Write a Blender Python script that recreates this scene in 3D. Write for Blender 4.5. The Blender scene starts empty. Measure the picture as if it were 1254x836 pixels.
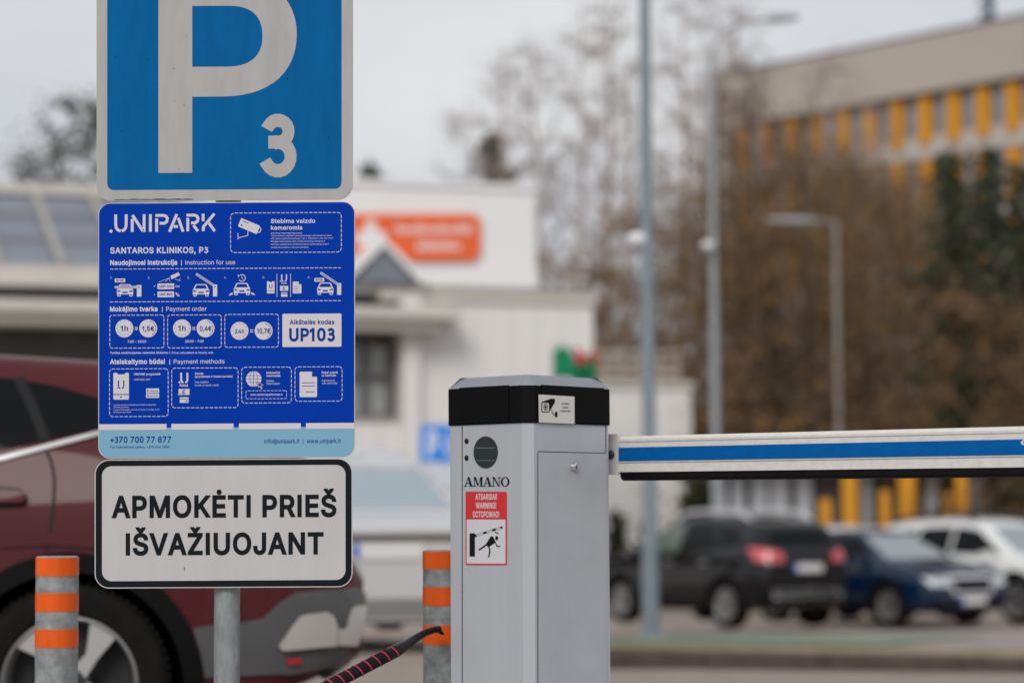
import bpy, bmesh, math, random
from mathutils import Vector, Matrix
from mathutils.bvhtree import BVHTree
from mathutils.geometry import delaunay_2d_cdt

random.seed(7)
scene = bpy.context.scene
COL = scene.collection
R = math.radians

# ---------------------------------------------------------------- camera
CAM_H = 0.96
LENS = 85.0
FPX = 1254 * LENS / 36.0          # focal length in pixels of the 1254 px wide photo
HORIZON = 630.0
PITCH = math.atan((HORIZON - 418.0) / FPX)
ROLL = R(0.30)
cam_data = bpy.data.cameras.new("camera")
cam = bpy.data.objects.new("camera", cam_data)
COL.objects.link(cam)
cam_data.lens = LENS
cam_data.sensor_width = 36.0
cam_data.clip_start = 0.05
cam_data.clip_end = 3000.0
CAM_M = (Matrix.Translation((0, 0, CAM_H)) @ Matrix.Rotation(R(90) + PITCH, 4, 'X') @ Matrix.Rotation(-ROLL, 4, 'Z'))
cam.matrix_world = CAM_M
cam_data.dof.use_dof = True
cam_data.dof.focus_distance = 5.72
cam_data.dof.aperture_fstop = 2.15
cam_data.dof.aperture_blades = 0
scene.camera = cam

# ---------------------------------------------------------------- sky, sun, exposure
SUN_EL, SUN_AZ = R(36), R(194)     # azimuth clockwise from +Y: behind the camera, to the left
world = bpy.data.worlds.new("World")
scene.world = world
world.use_nodes = True
wt = world.node_tree
wt.nodes.clear()
wo = wt.nodes.new("ShaderNodeOutputWorld")
wb = wt.nodes.new("ShaderNodeBackground")
wb.inputs["Strength"].default_value = 0.093
sky = wt.nodes.new("ShaderNodeTexSky")
sky.sky_type = 'NISHITA'
sky.sun_disc = False
sky.sun_elevation = SUN_EL
sky.sun_rotation = SUN_AZ
sky.air_density = 1.0
sky.dust_density = 3.0
hs = wt.nodes.new("ShaderNodeHueSaturation")
hs.inputs["Saturation"].default_value = 0.18
wt.links.new(sky.outputs[0], hs.inputs["Color"])
tc = wt.nodes.new("ShaderNodeTexCoord")
mp = wt.nodes.new("ShaderNodeMapping")
mp.inputs["Scale"].default_value = (1.0, 1.0, 2.6)
wt.links.new(tc.outputs["Generated"], mp.inputs["Vector"])
nz = wt.nodes.new("ShaderNodeTexNoise")
nz.inputs["Scale"].default_value = 3.2
nz.inputs["Detail"].default_value = 5.0
nz.inputs["Roughness"].default_value = 0.5
wt.links.new(mp.outputs[0], nz.inputs["Vector"])
cr = wt.nodes.new("ShaderNodeValToRGB")
cr.color_ramp.elements[0].position = 0.30
cr.color_ramp.elements[0].color = (5.5, 5.85, 6.6, 1)
cr.color_ramp.elements[1].position = 0.70
cr.color_ramp.elements[1].color = (8.0, 8.05, 8.15, 1)
wt.links.new(nz.outputs["Fac"], cr.inputs["Fac"])
mx = wt.nodes.new("ShaderNodeMixRGB")
mx.inputs["Fac"].default_value = 0.82
wt.links.new(hs.outputs["Color"], mx.inputs["Color1"])
wt.links.new(cr.outputs["Color"], mx.inputs["Color2"])
wt.links.new(mx.outputs[0], wb.inputs["Color"])
wt.links.new(wb.outputs[0], wo.inputs["Surface"])

sun_data = bpy.data.lights.new("sun", 'SUN')
sun_data.energy = 1.5
sun_data.angle = R(25)
sun_data.color = (1.0, 0.965, 0.92)
sun = bpy.data.objects.new("sun", sun_data)
COL.objects.link(sun)
sd = Vector((math.sin(SUN_AZ) * math.cos(SUN_EL), math.cos(SUN_AZ) * math.cos(SUN_EL), math.sin(SUN_EL)))
sun.rotation_euler = (-sd).to_track_quat('-Z', 'Y').to_euler()
sun.location = (0, 0, 60)

scene.view_settings.view_transform = 'Standard'
scene.view_settings.look = 'None'
scene.view_settings.exposure = 0.15
scene.view_settings.gamma = 1.0
scene.render.engine = 'CYCLES'
scene.cycles.use_denoising = True
scene.cycles.max_bounces = 6
scene.cycles.transparent_max_bounces = 8
scene.cycles.caustics_reflective = False
scene.cycles.caustics_refractive = False

# ---------------------------------------------------------------- pixel rays -> places
def ray(px, py):
    v = Vector(((px - 627.0) / FPX, -(py - 418.0) / FPX, -1.0))
    return (CAM_M.to_3x3() @ v).normalized()
CAMP = Vector((0, 0, CAM_H))
def at(px, py, d):
    """World point seen at photo pixel (px, py) at distance d along +Y."""
    r = ray(px, py)
    return CAMP + r * (d / r.y)
def on_plane(px, py, o, n):
    r = ray(px, py)
    return CAMP + r * ((o - CAMP).dot(n) / r.dot(n))

# ---------------------------------------------------------------- materials
def hexc(h):
    c = [int(h[i:i + 2], 16) / 255 for i in (0, 2, 4)]
    return tuple(x / 12.92 if x <= 0.04045 else ((x + 0.055) / 1.055) ** 2.4 for x in c)
MATS = {}
def mat(name, col, rough=0.6, metal=0.0, var=0.0, scale=8.0, bump=0.0, bscale=40.0, spec=0.25, dark=None, stretch=(1, 1, 1), coat=0.0, trans=0.0):
    if name in MATS:
        return MATS[name]
    m = bpy.data.materials.new(name)
    m.use_nodes = True
    nt = m.node_tree
    b = nt.nodes["Principled BSDF"]
    if isinstance(col, str):
        col = hexc(col)
    b.inputs["Base Color"].default_value = (*col, 1)
    b.inputs["Roughness"].default_value = rough
    b.inputs["Metallic"].default_value = metal
    b.inputs["Specular IOR Level"].default_value = spec
    b.inputs["Coat Weight"].default_value = coat
    b.inputs["Transmission Weight"].default_value = trans
    if var or bump:
        t = nt.nodes.new("ShaderNodeTexCoord")
        mpp = nt.nodes.new("ShaderNodeMapping")
        mpp.inputs["Scale"].default_value = stretch
        nt.links.new(t.outputs["Object"], mpp.inputs["Vector"])
    if var:
        n = nt.nodes.new("ShaderNodeTexNoise")
        n.inputs["Scale"].default_value = scale
        n.inputs["Detail"].default_value = 7
        n.inputs["Roughness"].default_value = 0.62
        nt.links.new(mpp.outputs[0], n.inputs["Vector"])
        rp = nt.nodes.new("ShaderNodeValToRGB")
        rp.color_ramp.elements[0].position = 0.28
        rp.color_ramp.elements[1].position = 0.72
        d = dark if dark else tuple(x * (1 - var) for x in col)
        if isinstance(d, str):
            d = hexc(d)
        rp.color_ramp.elements[0].color = (*d, 1)
        rp.color_ramp.elements[1].color = (*[min(1, x * (1 + var * 0.45)) for x in col], 1)
        nt.links.new(n.outputs["Fac"], rp.inputs["Fac"])
        nt.links.new(rp.outputs[0], b.inputs["Base Color"])
    if bump:
        n2 = nt.nodes.new("ShaderNodeTexNoise")
        n2.inputs["Scale"].default_value = bscale
        n2.inputs["Detail"].default_value = 5
        nt.links.new(mpp.outputs[0], n2.inputs["Vector"])
        bp = nt.nodes.new("ShaderNodeBump")
        bp.inputs["Strength"].default_value = bump
        bp.inputs["Distance"].default_value = 0.01
        nt.links.new(n2.outputs["Fac"], bp.inputs["Height"])
        nt.links.new(bp.outputs[0], b.inputs["Normal"])
    MATS[name] = m
    return m

def leafmat(name, cols, rough=0.7):
    """Each leaf picks its own colour."""
    m = bpy.data.materials.new(name)
    m.use_nodes = True
    nt = m.node_tree
    b = nt.nodes["Principled BSDF"]
    g = nt.nodes.new("ShaderNodeNewGeometry")
    rp = nt.nodes.new("ShaderNodeValToRGB")
    rp.color_ramp.interpolation = 'CONSTANT'
    els = rp.color_ramp.elements
    els[0].color = (*hexc(cols[0]), 1)
    els[1].position = 1.0 / len(cols)
    els[1].color = (*hexc(cols[1]), 1)
    for i, c in enumerate(cols[2:], 2):
        e = els.new(i / len(cols))
        e.color = (*hexc(c), 1)
    nt.links.new(g.outputs["Random Per Island"], rp.inputs["Fac"])
    nt.links.new(rp.outputs[0], b.inputs["Base Color"])
    b.inputs["Roughness"].default_value = rough
    return m

# ---------------------------------------------------------------- mesh building
class MB:
    def __init__(self):
        self.v, self.f, self.s = [], [], []
    def add(self, verts, faces, smooth=False):
        b = len(self.v)
        self.v += [tuple(x) for x in verts]
        self.f += [tuple(i + b for i in f) for f in faces]
        self.s += [smooth] * len(faces)
    def box(self, x0, x1, y0, y1, z0, z1, m=None):
        vs = [Vector(p) for p in ((x0, y0, z0), (x1, y0, z0), (x1, y1, z0), (x0, y1, z0), (x0, y0, z1), (x1, y0, z1), (x1, y1, z1), (x0, y1, z1))]
        if m:
            vs = [m @ p for p in vs]
        self.add(vs, [(0, 3, 2, 1), (4, 5, 6, 7), (0, 1, 5, 4), (1, 2, 6, 5), (2, 3, 7, 6), (3, 0, 4, 7)])
    def bbox(self, x0, x1, y0, y1, z0, z1, c=0.01, m=None):
        """Box with chamfered vertical and top edges."""
        def ring(z, i):
            return [(x0 + i + c, y0 + i, z), (x1 - i - c, y0 + i, z), (x1 - i, y0 + i + c, z), (x1 - i, y1 - i - c, z), (x1 - i - c, y1 - i, z), (x0 + i + c, y1 - i, z), (x0 + i, y1 - i - c, z), (x0 + i, y0 + i + c, z)]
        self.rings([ring(z0, 0), ring(z1 - c, 0), ring(z1, c)], m)
    def rings(self, rs, m=None, caps=True, smooth=False, closed=True):
        n = len(rs[0])
        vs = [Vector(p) for r in rs for p in r]
        if m:
            vs = [m @ p for p in vs]
        fs = []
        for k in range(len(rs) - 1):
            for i in range(n if closed else n - 1):
                j = (i + 1) % n
                fs.append((k * n + i, k * n + j, (k + 1) * n + j, (k + 1) * n + i))
        self.add(vs, fs, smooth)
        if caps:
            self.add(vs[:n], [tuple(range(n - 1, -1, -1))])
            self.add(vs[-n:], [tuple(range(n))])
    def tube(self, pts, rad, n=8, caps=True, smooth=True):
        pts = [Vector(p) for p in pts]
        if not isinstance(rad, (list, tuple)):
            rad = [rad] * len(pts)
        rs = []
        a = None
        for i, p in enumerate(pts):
            t = (pts[min(i + 1, len(pts) - 1)] - pts[max(i - 1, 0)]).normalized()
            if a is None:
                a = t.orthogonal().normalized()
            else:
                a = (a - t * a.dot(t))
                a = a.normalized() if a.length > 1e-6 else t.orthogonal().normalized()
            b = t.cross(a)
            rs.append([p + (a * math.cos(2 * math.pi * k / n) + b * math.sin(2 * math.pi * k / n)) * rad[i] for k in range(n)])
        self.rings(rs, caps=caps, smooth=smooth)
    def lathe(self, prof, n=32, m=None, caps=True, smooth=True):
        """prof: (radius, height) pairs about local Z."""
        self.rings([[(r * math.cos(2 * math.pi * k / n), r * math.sin(2 * math.pi * k / n), z) for k in range(n)] for r, z in prof], m, caps, smooth)
    def prism(self, poly, y0, y1, m=None):
        """2D polygon in x, z extruded along y."""
        self.rings([[(p[0], y0, p[1]) for p in poly], [(p[0], y1, p[1]) for p in poly]], m)
    def mesh(self, name, material=None, fix=True, sharp=40):
        me = bpy.data.meshes.new(name)
        me.from_pydata(self.v, [], self.f)
        me.polygons.foreach_set("use_smooth", self.s)
        if fix:
            bm = bmesh.new()
            bm.from_mesh(me)
            bmesh.ops.remove_doubles(bm, verts=bm.verts, dist=1e-6)
            bmesh.ops.recalc_face_normals(bm, faces=bm.faces)
            bm.to_mesh(me)
            bm.free()
        if any(self.s):
            me.set_sharp_from_angle(angle=R(sharp))
        if material:
            me.materials.append(material)
        return me
    def build(self, name, material, parent=None, fix=True, sharp=40):
        return link(name, self.mesh(name, material, fix, sharp), parent)

def link(name, me, parent=None):
    o = bpy.data.objects.new(name, me)
    COL.objects.link(o)
    if parent:
        o.parent = parent
    return o
def tag(o, label=None, cat=None, group=None, kind=None):
    if label: o["label"] = label
    if cat: o["category"] = cat
    if group: o["group"] = group
    if kind: o["kind"] = kind
    return o
def thing(name, label, cat, loc=(0, 0, 0), rz=0.0, group=None, mw=None):
    o = bpy.data.objects.new(name, None)
    o.empty_display_size = 0.2
    COL.objects.link(o)
    if mw is not None:
        o.matrix_world = mw
    else:
        o.location = loc
        o.rotation_euler = (0, 0, rz)
    return tag(o, label, cat, group)
def copy_tree(o, parent=None):
    kids = [c for c in COL.objects if c.parent == o]
    c = o.copy()
    COL.objects.link(c)
    c.parent = parent
    for k in kids:
        copy_tree(k, c)
    return c
def struct(o):
    o["kind"] = "structure"
    return o
def slot(o, name):
    """A sub-part node is just the object itself."""
    return o

# ---------------------------------------------------------------- letter outlines for the sign faces
GLYPH_DATA = r"""!196:67,160 63,509 132,509 128,160/98,-4 86,-3 75,1 66,9 58,18 54,29 52,41 54,53 58,64 66,73 75,80 86,85 98,86 110,85 121,80 130,73 138,64 142,53 143,41 142,29 138,18 130,9 121,1 110,-3
#440:242,0 326,509 377,509 294,0/10,140 19,192 400,192 391,140/64,0 147,509 198,509 115,0/40,316 49,368 429,368 421,316
(273:89,207 90,244 94,283 101,324 109,364 119,403 132,441 145,477 160,510 177,539 236,539 219,503 204,466 191,428 179,390 169,351 161,313 156,276 152,241 151,207 152,176 155,145 160,115 167,83 177,50 188,16 202,-19 218,-57 236,-96 177,-96 160,-66 145,-36 132,-6 121,24 111,55 103,85 97,116 93,146 90,176
)273:37,-96 56,-56 72,-18 86,18 97,52 106,85 113,116 118,147 121,177 122,207 121,241 117,276 112,313 104,351 94,390 82,428 69,466 54,503 37,539 97,539 113,510 128,477 142,441 154,403 164,364 173,323 179,283 183,244 184,207 183,176 180,145 176,115 170,84 161,53 152,23 140,-7 127,-37 113,-67 97,-96
+453:198,34 198,364 255,364 255,34/61,172 61,226 391,226 391,172
,188:38,-119 68,71 137,71 84,-119
-453:337,244 337,188 114,188 114,244
.188:95,-4 83,-3 73,1 63,9 55,18 51,29 50,41 51,53 55,64 63,73 73,81 83,85 95,87 107,85 118,81 128,73 135,64 140,53 141,41 140,29 135,18 128,9 118,1 107,-3
/249:235,533 71,-76 14,-76 178,533
0453:227,-7 191,-3 158,7 130,24 105,48 85,77 69,113 57,155 50,202 48,254 50,306 57,353 69,395 85,431 106,461 130,484 159,502 191,512 227,516 262,512 295,502 323,484 348,461 368,431 384,395 396,353 403,306 405,254 403,202 396,155 384,113 368,77 348,48 323,24 295,7 263,-3/227,50 250,52 271,60 290,74 306,92 320,116 330,144 338,176 342,213 344,254 342,295 338,332 330,365 320,393 306,416 290,435 271,449 250,457 227,460 203,457 182,449 163,435 147,416 134,393 123,365 115,332 111,295 109,254 111,213 115,176 123,144 134,116 147,92 163,74 182,60 203,52
1453:76,0 76,55 391,55 391,0/276,509 276,0 212,0 212,448 209,448 86,358 86,427 198,509
2453:64,0 64,47 234,229 282,282 294,298 303,312 311,327 316,341 319,356 320,371 319,389 315,405 308,419 298,431 287,441 273,449 258,455 241,458 224,460 205,458 188,454 172,447 159,438 148,427 139,413 132,398 128,381 127,362 66,362 68,391 75,418 86,442 102,464 121,482 143,496 168,507 196,513 225,516 254,513 281,507 306,497 328,482 346,465 361,445 372,423 379,398 381,372 380,354 377,336 371,318 363,299 351,280 336,259 267,180 153,60 153,57 389,57 389,0
3453:218,-7 188,-5 159,1 133,10 108,22 88,38 70,57 57,79 48,104 44,132 109,132 112,115 118,100 126,87 137,76 150,66 165,59 182,54 200,51 219,50 239,51 258,55 275,61 291,69 304,80 315,93 323,108 328,125 329,145 328,163 323,180 316,196 306,211 292,223 275,234 254,241 229,246 201,248 157,248 157,299 288,448 288,452 70,452 70,509 372,509 372,461 211,278 211,289 247,290 279,286 308,276 333,262 354,244 371,222 383,198 391,173 393,145 390,116 383,90 370,66 354,45 333,27 309,12 281,2 251,-5
4453:40,105 40,158 247,509 311,509 109,166 109,163 413,163 413,105/282,0 282,121 282,146 282,318 343,318 343,0
5453:221,-7 192,-5 165,1 140,11 118,25 99,41 83,60 71,82 63,105 60,130 122,130 125,115 130,102 138,89 148,78 160,68 173,60 188,54 204,51 221,50 241,51 259,56 276,64 291,75 304,89 314,104 322,122 326,141 328,162 326,183 321,203 314,221 303,237 290,251 275,262 257,270 238,275 218,277 201,276 184,273 167,268 152,262 139,255 128,246 67,253 96,509 366,509 366,452 151,452 134,301 136,301 148,311 162,318 178,325 194,330 212,333 229,334 252,332 274,328 294,321 313,311 330,299 345,285 358,269 370,251 379,231 386,210 390,187 391,163 388,132 381,102 369,76 352,52 332,32 309,15 282,3 253,-4
6453:226,-7 196,-4 168,3 142,15 119,31 100,51 84,74 73,101 66,130 64,162 65,187 71,212 80,239 93,268 112,302 137,340 252,509 322,509 151,261 145,261 151,270 157,279 165,288 174,295 184,302 196,307 208,311 221,313 235,314 265,312 291,305 316,295 337,280 355,262 370,240 380,215 387,187 389,157 387,127 379,98 368,73 352,50 333,30 310,14 284,3 257,-4/226,48 245,50 263,55 279,63 293,73 304,86 314,101 322,119 326,137 327,157 326,178 322,196 314,213 304,228 293,241 279,251 263,259 245,264 226,265 207,264 190,259 174,252 160,241 148,229 138,214 131,197 126,179 125,158 126,138 131,119 138,102 148,86 160,73 174,63 190,55 207,50
7453:97,0 323,448 323,452 62,452 62,509 391,509 391,449 165,0
8453:226,-7 193,-5 163,1 136,11 111,25 91,42 74,62 62,84 54,109 52,135 53,156 58,176 65,195 75,212 87,228 101,241 117,252 134,260 153,265 153,267 129,276 109,289 93,308 80,330 73,354 70,380 73,405 79,429 90,450 106,469 124,485 146,498 170,508 197,514 226,516 255,514 282,508 306,498 328,485 346,469 361,450 373,429 379,405 382,380 379,354 372,330 359,308 343,289 323,276 300,267 300,265 319,260 335,252 351,241 365,228 377,212 387,195 395,176 399,156 401,135 398,109 391,84 378,62 362,42 341,25 317,11 289,1 259,-5/226,49 248,50 267,54 285,60 300,69 313,79 323,91 331,106 335,121 337,139 335,157 330,173 322,189 312,202 298,213 283,223 265,230 247,234 226,235 206,234 187,230 169,223 154,213 140,202 130,189 122,173 117,157 115,139 117,121 121,106 129,91 139,79 152,69 167,60 185,54 205,50/226,290 244,291 260,294 274,300 287,308 298,318 307,330 314,344 318,359 319,376 318,392 314,407 308,420 299,432 288,442 275,449 260,455 244,459 226,460 208,459 192,455 177,449 164,442 153,432 145,420 138,407 134,392 133,376 134,359 138,344 145,330 154,318 165,308 178,300 193,294 209,291
:188:95,-4 83,-3 73,1 63,9 55,18 51,29 50,41 51,53 55,64 63,73 73,81 83,85 95,87 107,85 118,81 128,73 135,64 140,53 141,41 140,29 135,18 128,9 118,1 107,-3/95,271 83,272 73,277 63,284 55,294 51,304 50,316 51,328 55,339 63,349 73,356 83,360 95,362 107,360 118,356 128,349 135,339 140,328 141,316 140,304 135,294 128,284 118,277 107,272
@676:355,-135 307,-133 262,-126 221,-114 184,-98 151,-77 122,-53 98,-24 77,9 61,46 50,87 43,131 40,179 43,226 50,269 61,309 78,346 98,379 123,408 151,433 184,454 220,470 260,482 303,489 349,492 394,489 435,482 472,469 506,452 536,432 562,407 584,380 603,351 617,319 627,285 633,251 635,215 631,142 627,118 622,96 615,76 605,57 593,42 579,28 561,18 541,13 517,11 476,17 463,21 451,28 441,36 432,45 426,56 423,68 420,68 413,54 402,41 388,30 371,20 351,15 326,13 298,15 273,23 251,35 232,52 216,73 204,96 195,123 190,152 188,182 190,212 197,239 207,265 220,287 237,306 257,322 279,334 304,341 330,343 351,342 369,338 385,331 398,323 409,314 416,306 419,306 419,335 474,335 474,110 475,97 479,85 485,74 493,66 505,61 518,59 533,61 546,66 557,76 565,89 571,106 576,127 579,152 580,182 581,215 579,245 575,273 567,301 555,327 541,351 523,373 502,393 477,410 450,424 419,434 385,440 347,442 309,440 274,434 242,424 213,410 187,393 164,372 144,347 128,320 115,289 105,255 100,218 98,178 100,138 105,100 115,66 128,35 144,8 165,-17 188,-37 215,-54 246,-68 280,-78 317,-83 357,-85 412,-80 458,-69 489,-59 504,-107 464,-120 411,-131/329,65 350,66 368,71 382,78 395,89 405,102 412,118 417,138 421,160 422,185 421,210 417,231 411,249 403,263 393,274 381,282 366,287 350,290 331,292 313,290 297,285 283,277 271,267 260,254 252,239 246,222 243,204 242,185 243,164 246,144 251,125 258,108 267,94 279,81 293,72 310,67
A480:16,0 201,509 276,509 463,0 395,0 287,302 264,372 232,478 245,478 213,371 191,302 85,0/110,142 110,199 370,199 370,142
B456:60,0 60,509 241,509 274,507 304,501 329,491 350,477 367,461 381,442 390,421 396,398 398,374 397,353 393,336 387,320 378,307 368,295 356,286 343,278 329,272 315,267 315,262 331,260 347,254 363,245 378,234 391,220 402,203 411,184 416,161 418,136 416,111 410,88 400,67 386,48 368,31 344,18 317,8 284,2 247,0/125,57 245,57 281,60 309,67 330,80 344,96 353,115 355,137 354,153 350,169 342,184 333,197 320,209 306,218 289,225 269,229 248,231 125,231/125,285 238,285 256,287 273,290 288,296 302,304 314,314 323,326 330,340 335,355 336,372 333,393 326,412 313,429 294,442 270,449 240,452 125,452
D502:219,0 96,0 96,57 215,57 254,60 288,68 318,81 343,99 363,122 379,149 390,181 397,216 399,255 397,294 390,329 379,361 364,388 344,410 320,428 291,441 258,449 221,452 93,452 93,509 225,509 273,505 315,495 353,478 385,455 412,426 433,391 449,351 458,306 462,255 458,205 449,159 433,119 411,83 384,54 351,31 312,14 268,3/125,509 125,0 60,0 60,509
E419:60,0 60,509 372,509 372,452 125,452 125,286 355,286 355,229 125,229 125,57 375,57 375,0
F410:60,0 60,509 369,509 369,452 125,452 125,278 346,278 346,221 125,221 125,0
G520:269,-7 225,-3 185,7 149,25 118,49 91,79 69,116 53,157 43,203 40,254 43,305 53,352 69,393 91,429 117,459 149,484 184,501 223,512 265,516 291,514 316,510 340,504 363,494 384,483 403,469 421,453 436,436 449,416 460,395 468,373 474,349 408,349 402,365 395,379 387,393 378,406 368,417 356,427 344,436 330,443 315,448 300,453 283,455 265,456 236,453 209,445 183,432 160,414 141,392 125,364 113,332 106,295 103,254 106,213 113,177 125,145 141,117 161,95 184,76 210,63 238,56 269,53 296,55 322,61 345,71 365,85 382,102 396,123 407,147 413,173 415,202 434,199 283,199 283,256 478,256 478,200 475,160 466,124 451,91 431,62 406,38 377,19 344,5 308,-4
I301:31,0 31,57 118,57 118,452 31,452 31,509 269,509 269,452 183,452 183,57 269,57 269,0
J396:185,-7 143,-2 106,11 75,33 52,63 38,100 33,145 33,173 98,173 98,145 100,117 108,93 122,74 139,61 160,53 185,50 209,53 230,61 248,74 261,93 269,117 272,145 272,509 336,509 336,145 332,100 318,63 294,33 263,11 227,-2
K467:104,145 104,216 139,261 174,303 212,344 364,509 448,509 231,276 228,276/60,0 60,509 125,509 125,334 124,225 125,193 125,0/372,0 188,259 228,309 449,0
L393:60,0 60,509 125,509 125,57 361,57 361,0
M628:60,0 60,509 152,509 277,187 287,159 299,123 311,84 322,49 307,49 318,83 330,121 342,158 352,187 476,509 568,509 568,0 504,0 504,291 504,327 505,369 506,413 507,457 513,457 498,409 482,363 467,322 456,291 342,0 286,0 170,291 159,321 145,361 129,408 112,457 119,457 120,416 121,372 122,328 122,291 122,0
N524:60,0 60,509 136,509 343,183 363,151 388,107 414,55 405,54 401,108 399,157 399,195 399,509 463,509 463,0 387,0 202,290 177,331 148,381 108,452 119,454 122,384 124,328 125,291 125,0
O533:267,-7 225,-3 186,7 150,25 119,49 92,79 70,115 53,157 44,203 40,254 44,305 53,352 70,393 92,429 119,459 150,484 186,501 225,512 267,516 309,512 348,501 384,484 415,459 442,429 464,393 480,352 490,305 493,254 490,203 480,157 464,115 442,79 415,49 384,25 348,7 309,-3/267,53 296,55 324,63 349,76 372,94 392,116 408,144 420,176 428,213 430,254 428,295 420,332 408,365 392,392 372,415 349,433 324,446 296,453 267,456 237,453 210,445 184,433 161,415 142,392 125,364 113,332 106,295 103,254 106,213 113,176 125,144 142,117 161,94 184,76 210,63 237,55
P445:60,0 60,509 235,509 272,506 305,499 332,487 356,471 375,452 390,430 400,404 407,377 409,348 407,318 400,291 390,265 375,243 356,223 332,207 305,195 272,188 235,186 109,186 109,242 233,242 257,244 279,248 297,256 312,266 324,279 333,294 339,310 343,328 344,348 343,367 339,385 333,402 324,416 312,428 297,439 279,446 257,451 232,452 125,452 125,0
R449:60,0 60,509 236,509 273,506 305,500 333,489 356,473 376,455 390,433 401,408 407,381 409,352 407,323 401,296 390,271 376,250 356,232 333,217 305,206 273,200 236,198 96,198 96,255 234,255 258,256 280,260 298,267 313,276 325,287 334,300 340,316 344,333 345,352 344,371 340,389 334,405 325,419 313,430 298,440 279,446 258,451 233,452 125,452 125,0/353,0 230,229 303,229 428,0
S447:224,-9 188,-7 156,-1 128,9 102,23 81,40 64,60 51,83 42,109 38,137 104,137 108,118 114,102 123,88 136,76 150,66 166,59 185,53 204,50 224,49 246,50 267,54 286,60 303,69 317,79 329,92 338,106 344,122 346,139 344,154 340,168 332,179 322,189 310,197 296,205 245,222 184,239 145,253 112,269 86,289 67,313 56,341 52,372 54,400 62,425 75,448 92,468 113,484 138,498 165,508 195,514 227,516 259,514 289,508 316,498 340,484 360,468 377,449 390,427 398,403 401,378 337,378 332,402 320,421 302,437 280,449 254,456 225,459 204,457 185,454 167,448 152,440 139,430 129,418 121,405 117,391 115,376 117,359 122,345 131,334 142,324 155,315 169,308 212,293 264,279 312,264 328,256 344,248 359,238 372,226 384,213 395,198 402,180 407,161 408,139 406,112 399,87 386,64 370,43 349,25 323,11 294,0 261,-7
T449:32,452 32,509 417,509 417,452 257,452 257,0 193,0 193,452
U517:259,-8 220,-6 186,2 154,15 126,33 103,55 85,80 71,108 63,140 60,173 60,509 124,509 124,178 126,155 132,133 141,113 153,95 169,80 187,68 208,59 232,53 259,52 285,53 309,59 331,68 349,80 364,95 377,113 385,133 391,155 393,178 393,509 457,509 457,173 454,140 446,108 433,80 414,55 391,33 363,15 332,2 297,-6
V480:204,0 16,509 84,509 192,206 215,137 248,31 235,31 267,138 290,206 395,509 463,509 278,0
W686:155,0 16,509 82,509 163,196 175,145 187,94 197,40 189,40 200,94 211,145 224,196 306,509 380,509 462,196 474,145 486,94 497,40 488,40 499,94 510,145 523,196 603,509 670,509 530,0 455,0 368,323 351,391 336,475 350,475 335,395 318,323 230,0
Z438:42,0 42,46 273,385 306,431 341,476 348,454 285,452 223,452 40,452 40,509 397,509 397,462 169,129 134,81 97,33 90,54 152,57 214,57 399,57 399,0
_319:319,0 319,-56 0,-56 0,0
a389:160,-9 137,-7 115,-3 94,5 76,15 60,29 48,45 38,63 32,84 30,108 32,128 36,146 43,161 53,174 64,184 78,193 92,200 108,206 125,211 178,220 234,227 247,229 257,231 265,235 271,240 274,246 276,255 276,257 275,272 272,285 267,297 260,307 251,315 240,322 227,327 212,330 196,331 178,330 163,327 149,322 137,316 127,309 118,301 110,292 104,283 100,274 41,291 51,313 64,331 79,346 95,358 114,368 133,375 153,380 173,383 194,384 239,379 255,375 271,369 286,360 300,350 312,336 322,320 330,301 335,278 337,251 337,0 277,0 277,52 272,52 252,25 242,16 229,8 215,1 199,-4 181,-7/170,45 192,47 211,51 228,59 242,68 254,80 263,93 270,108 274,122 276,138 276,190 259,182 231,176 200,171 175,168 134,159 122,153 112,147 103,139 97,130 93,118 92,105 93,93 96,82 102,72 109,64 119,57 130,52 142,48 156,46
b424:229,-8 208,-7 189,-3 172,4 159,12 147,21 138,31 118,59 112,59 112,0 53,0 53,509 114,509 114,319 118,319 137,346 147,355 158,364 171,373 188,379 207,383 229,384 259,382 287,374 313,361 335,342 354,320 370,293 381,261 388,227 390,189 388,151 381,116 370,84 355,57 336,34 313,16 288,3 260,-6/220,47 242,49 262,55 279,66 294,80 306,97 316,117 323,139 327,163 328,189 327,215 323,239 316,261 307,281 295,298 280,311 262,322 243,328 220,330 198,328 178,322 161,312 147,299 134,282 125,263 118,241 114,216 113,189 114,162 118,138 125,115 135,95 147,78 162,65 179,55 198,49
c396:207,-8 174,-5 144,3 117,16 93,35 72,58 56,85 44,116 37,150 34,187 37,225 44,260 56,291 72,318 93,341 117,360 144,374 174,382 207,384 226,384 243,381 260,377 276,371 291,364 305,356 318,346 330,335 340,322 349,308 356,293 362,277 303,262 290,289 270,311 242,325 207,330 184,328 163,321 145,310 130,296 118,278 108,258 102,236 98,212 96,187 98,163 102,139 108,117 118,97 130,80 145,66 163,55 184,49 207,46 243,52 271,66 292,89 304,117 363,102 357,86 350,70 341,56 331,43 319,32 306,21 292,12 277,5 261,-1 244,-5 226,-7
d424:195,-8 165,-6 137,3 111,16 89,34 70,57 55,84 43,116 36,151 34,189 36,227 43,261 55,293 70,320 89,342 112,361 137,374 165,382 196,384 218,383 237,379 253,373 267,364 278,355 287,346 306,319 311,319 311,509 372,509 372,0 313,0 313,59 307,59 287,31 277,21 266,12 252,4 236,-3 217,-7/205,47 226,49 246,55 263,65 278,78 290,95 299,115 306,138 310,162 312,189 310,216 306,241 300,263 290,282 278,299 263,312 246,322 227,328 205,330 182,328 162,322 145,311 130,298 118,281 108,261 102,239 98,215 96,189 98,163 102,139 109,117 118,97 130,80 145,66 162,55 182,49
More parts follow.
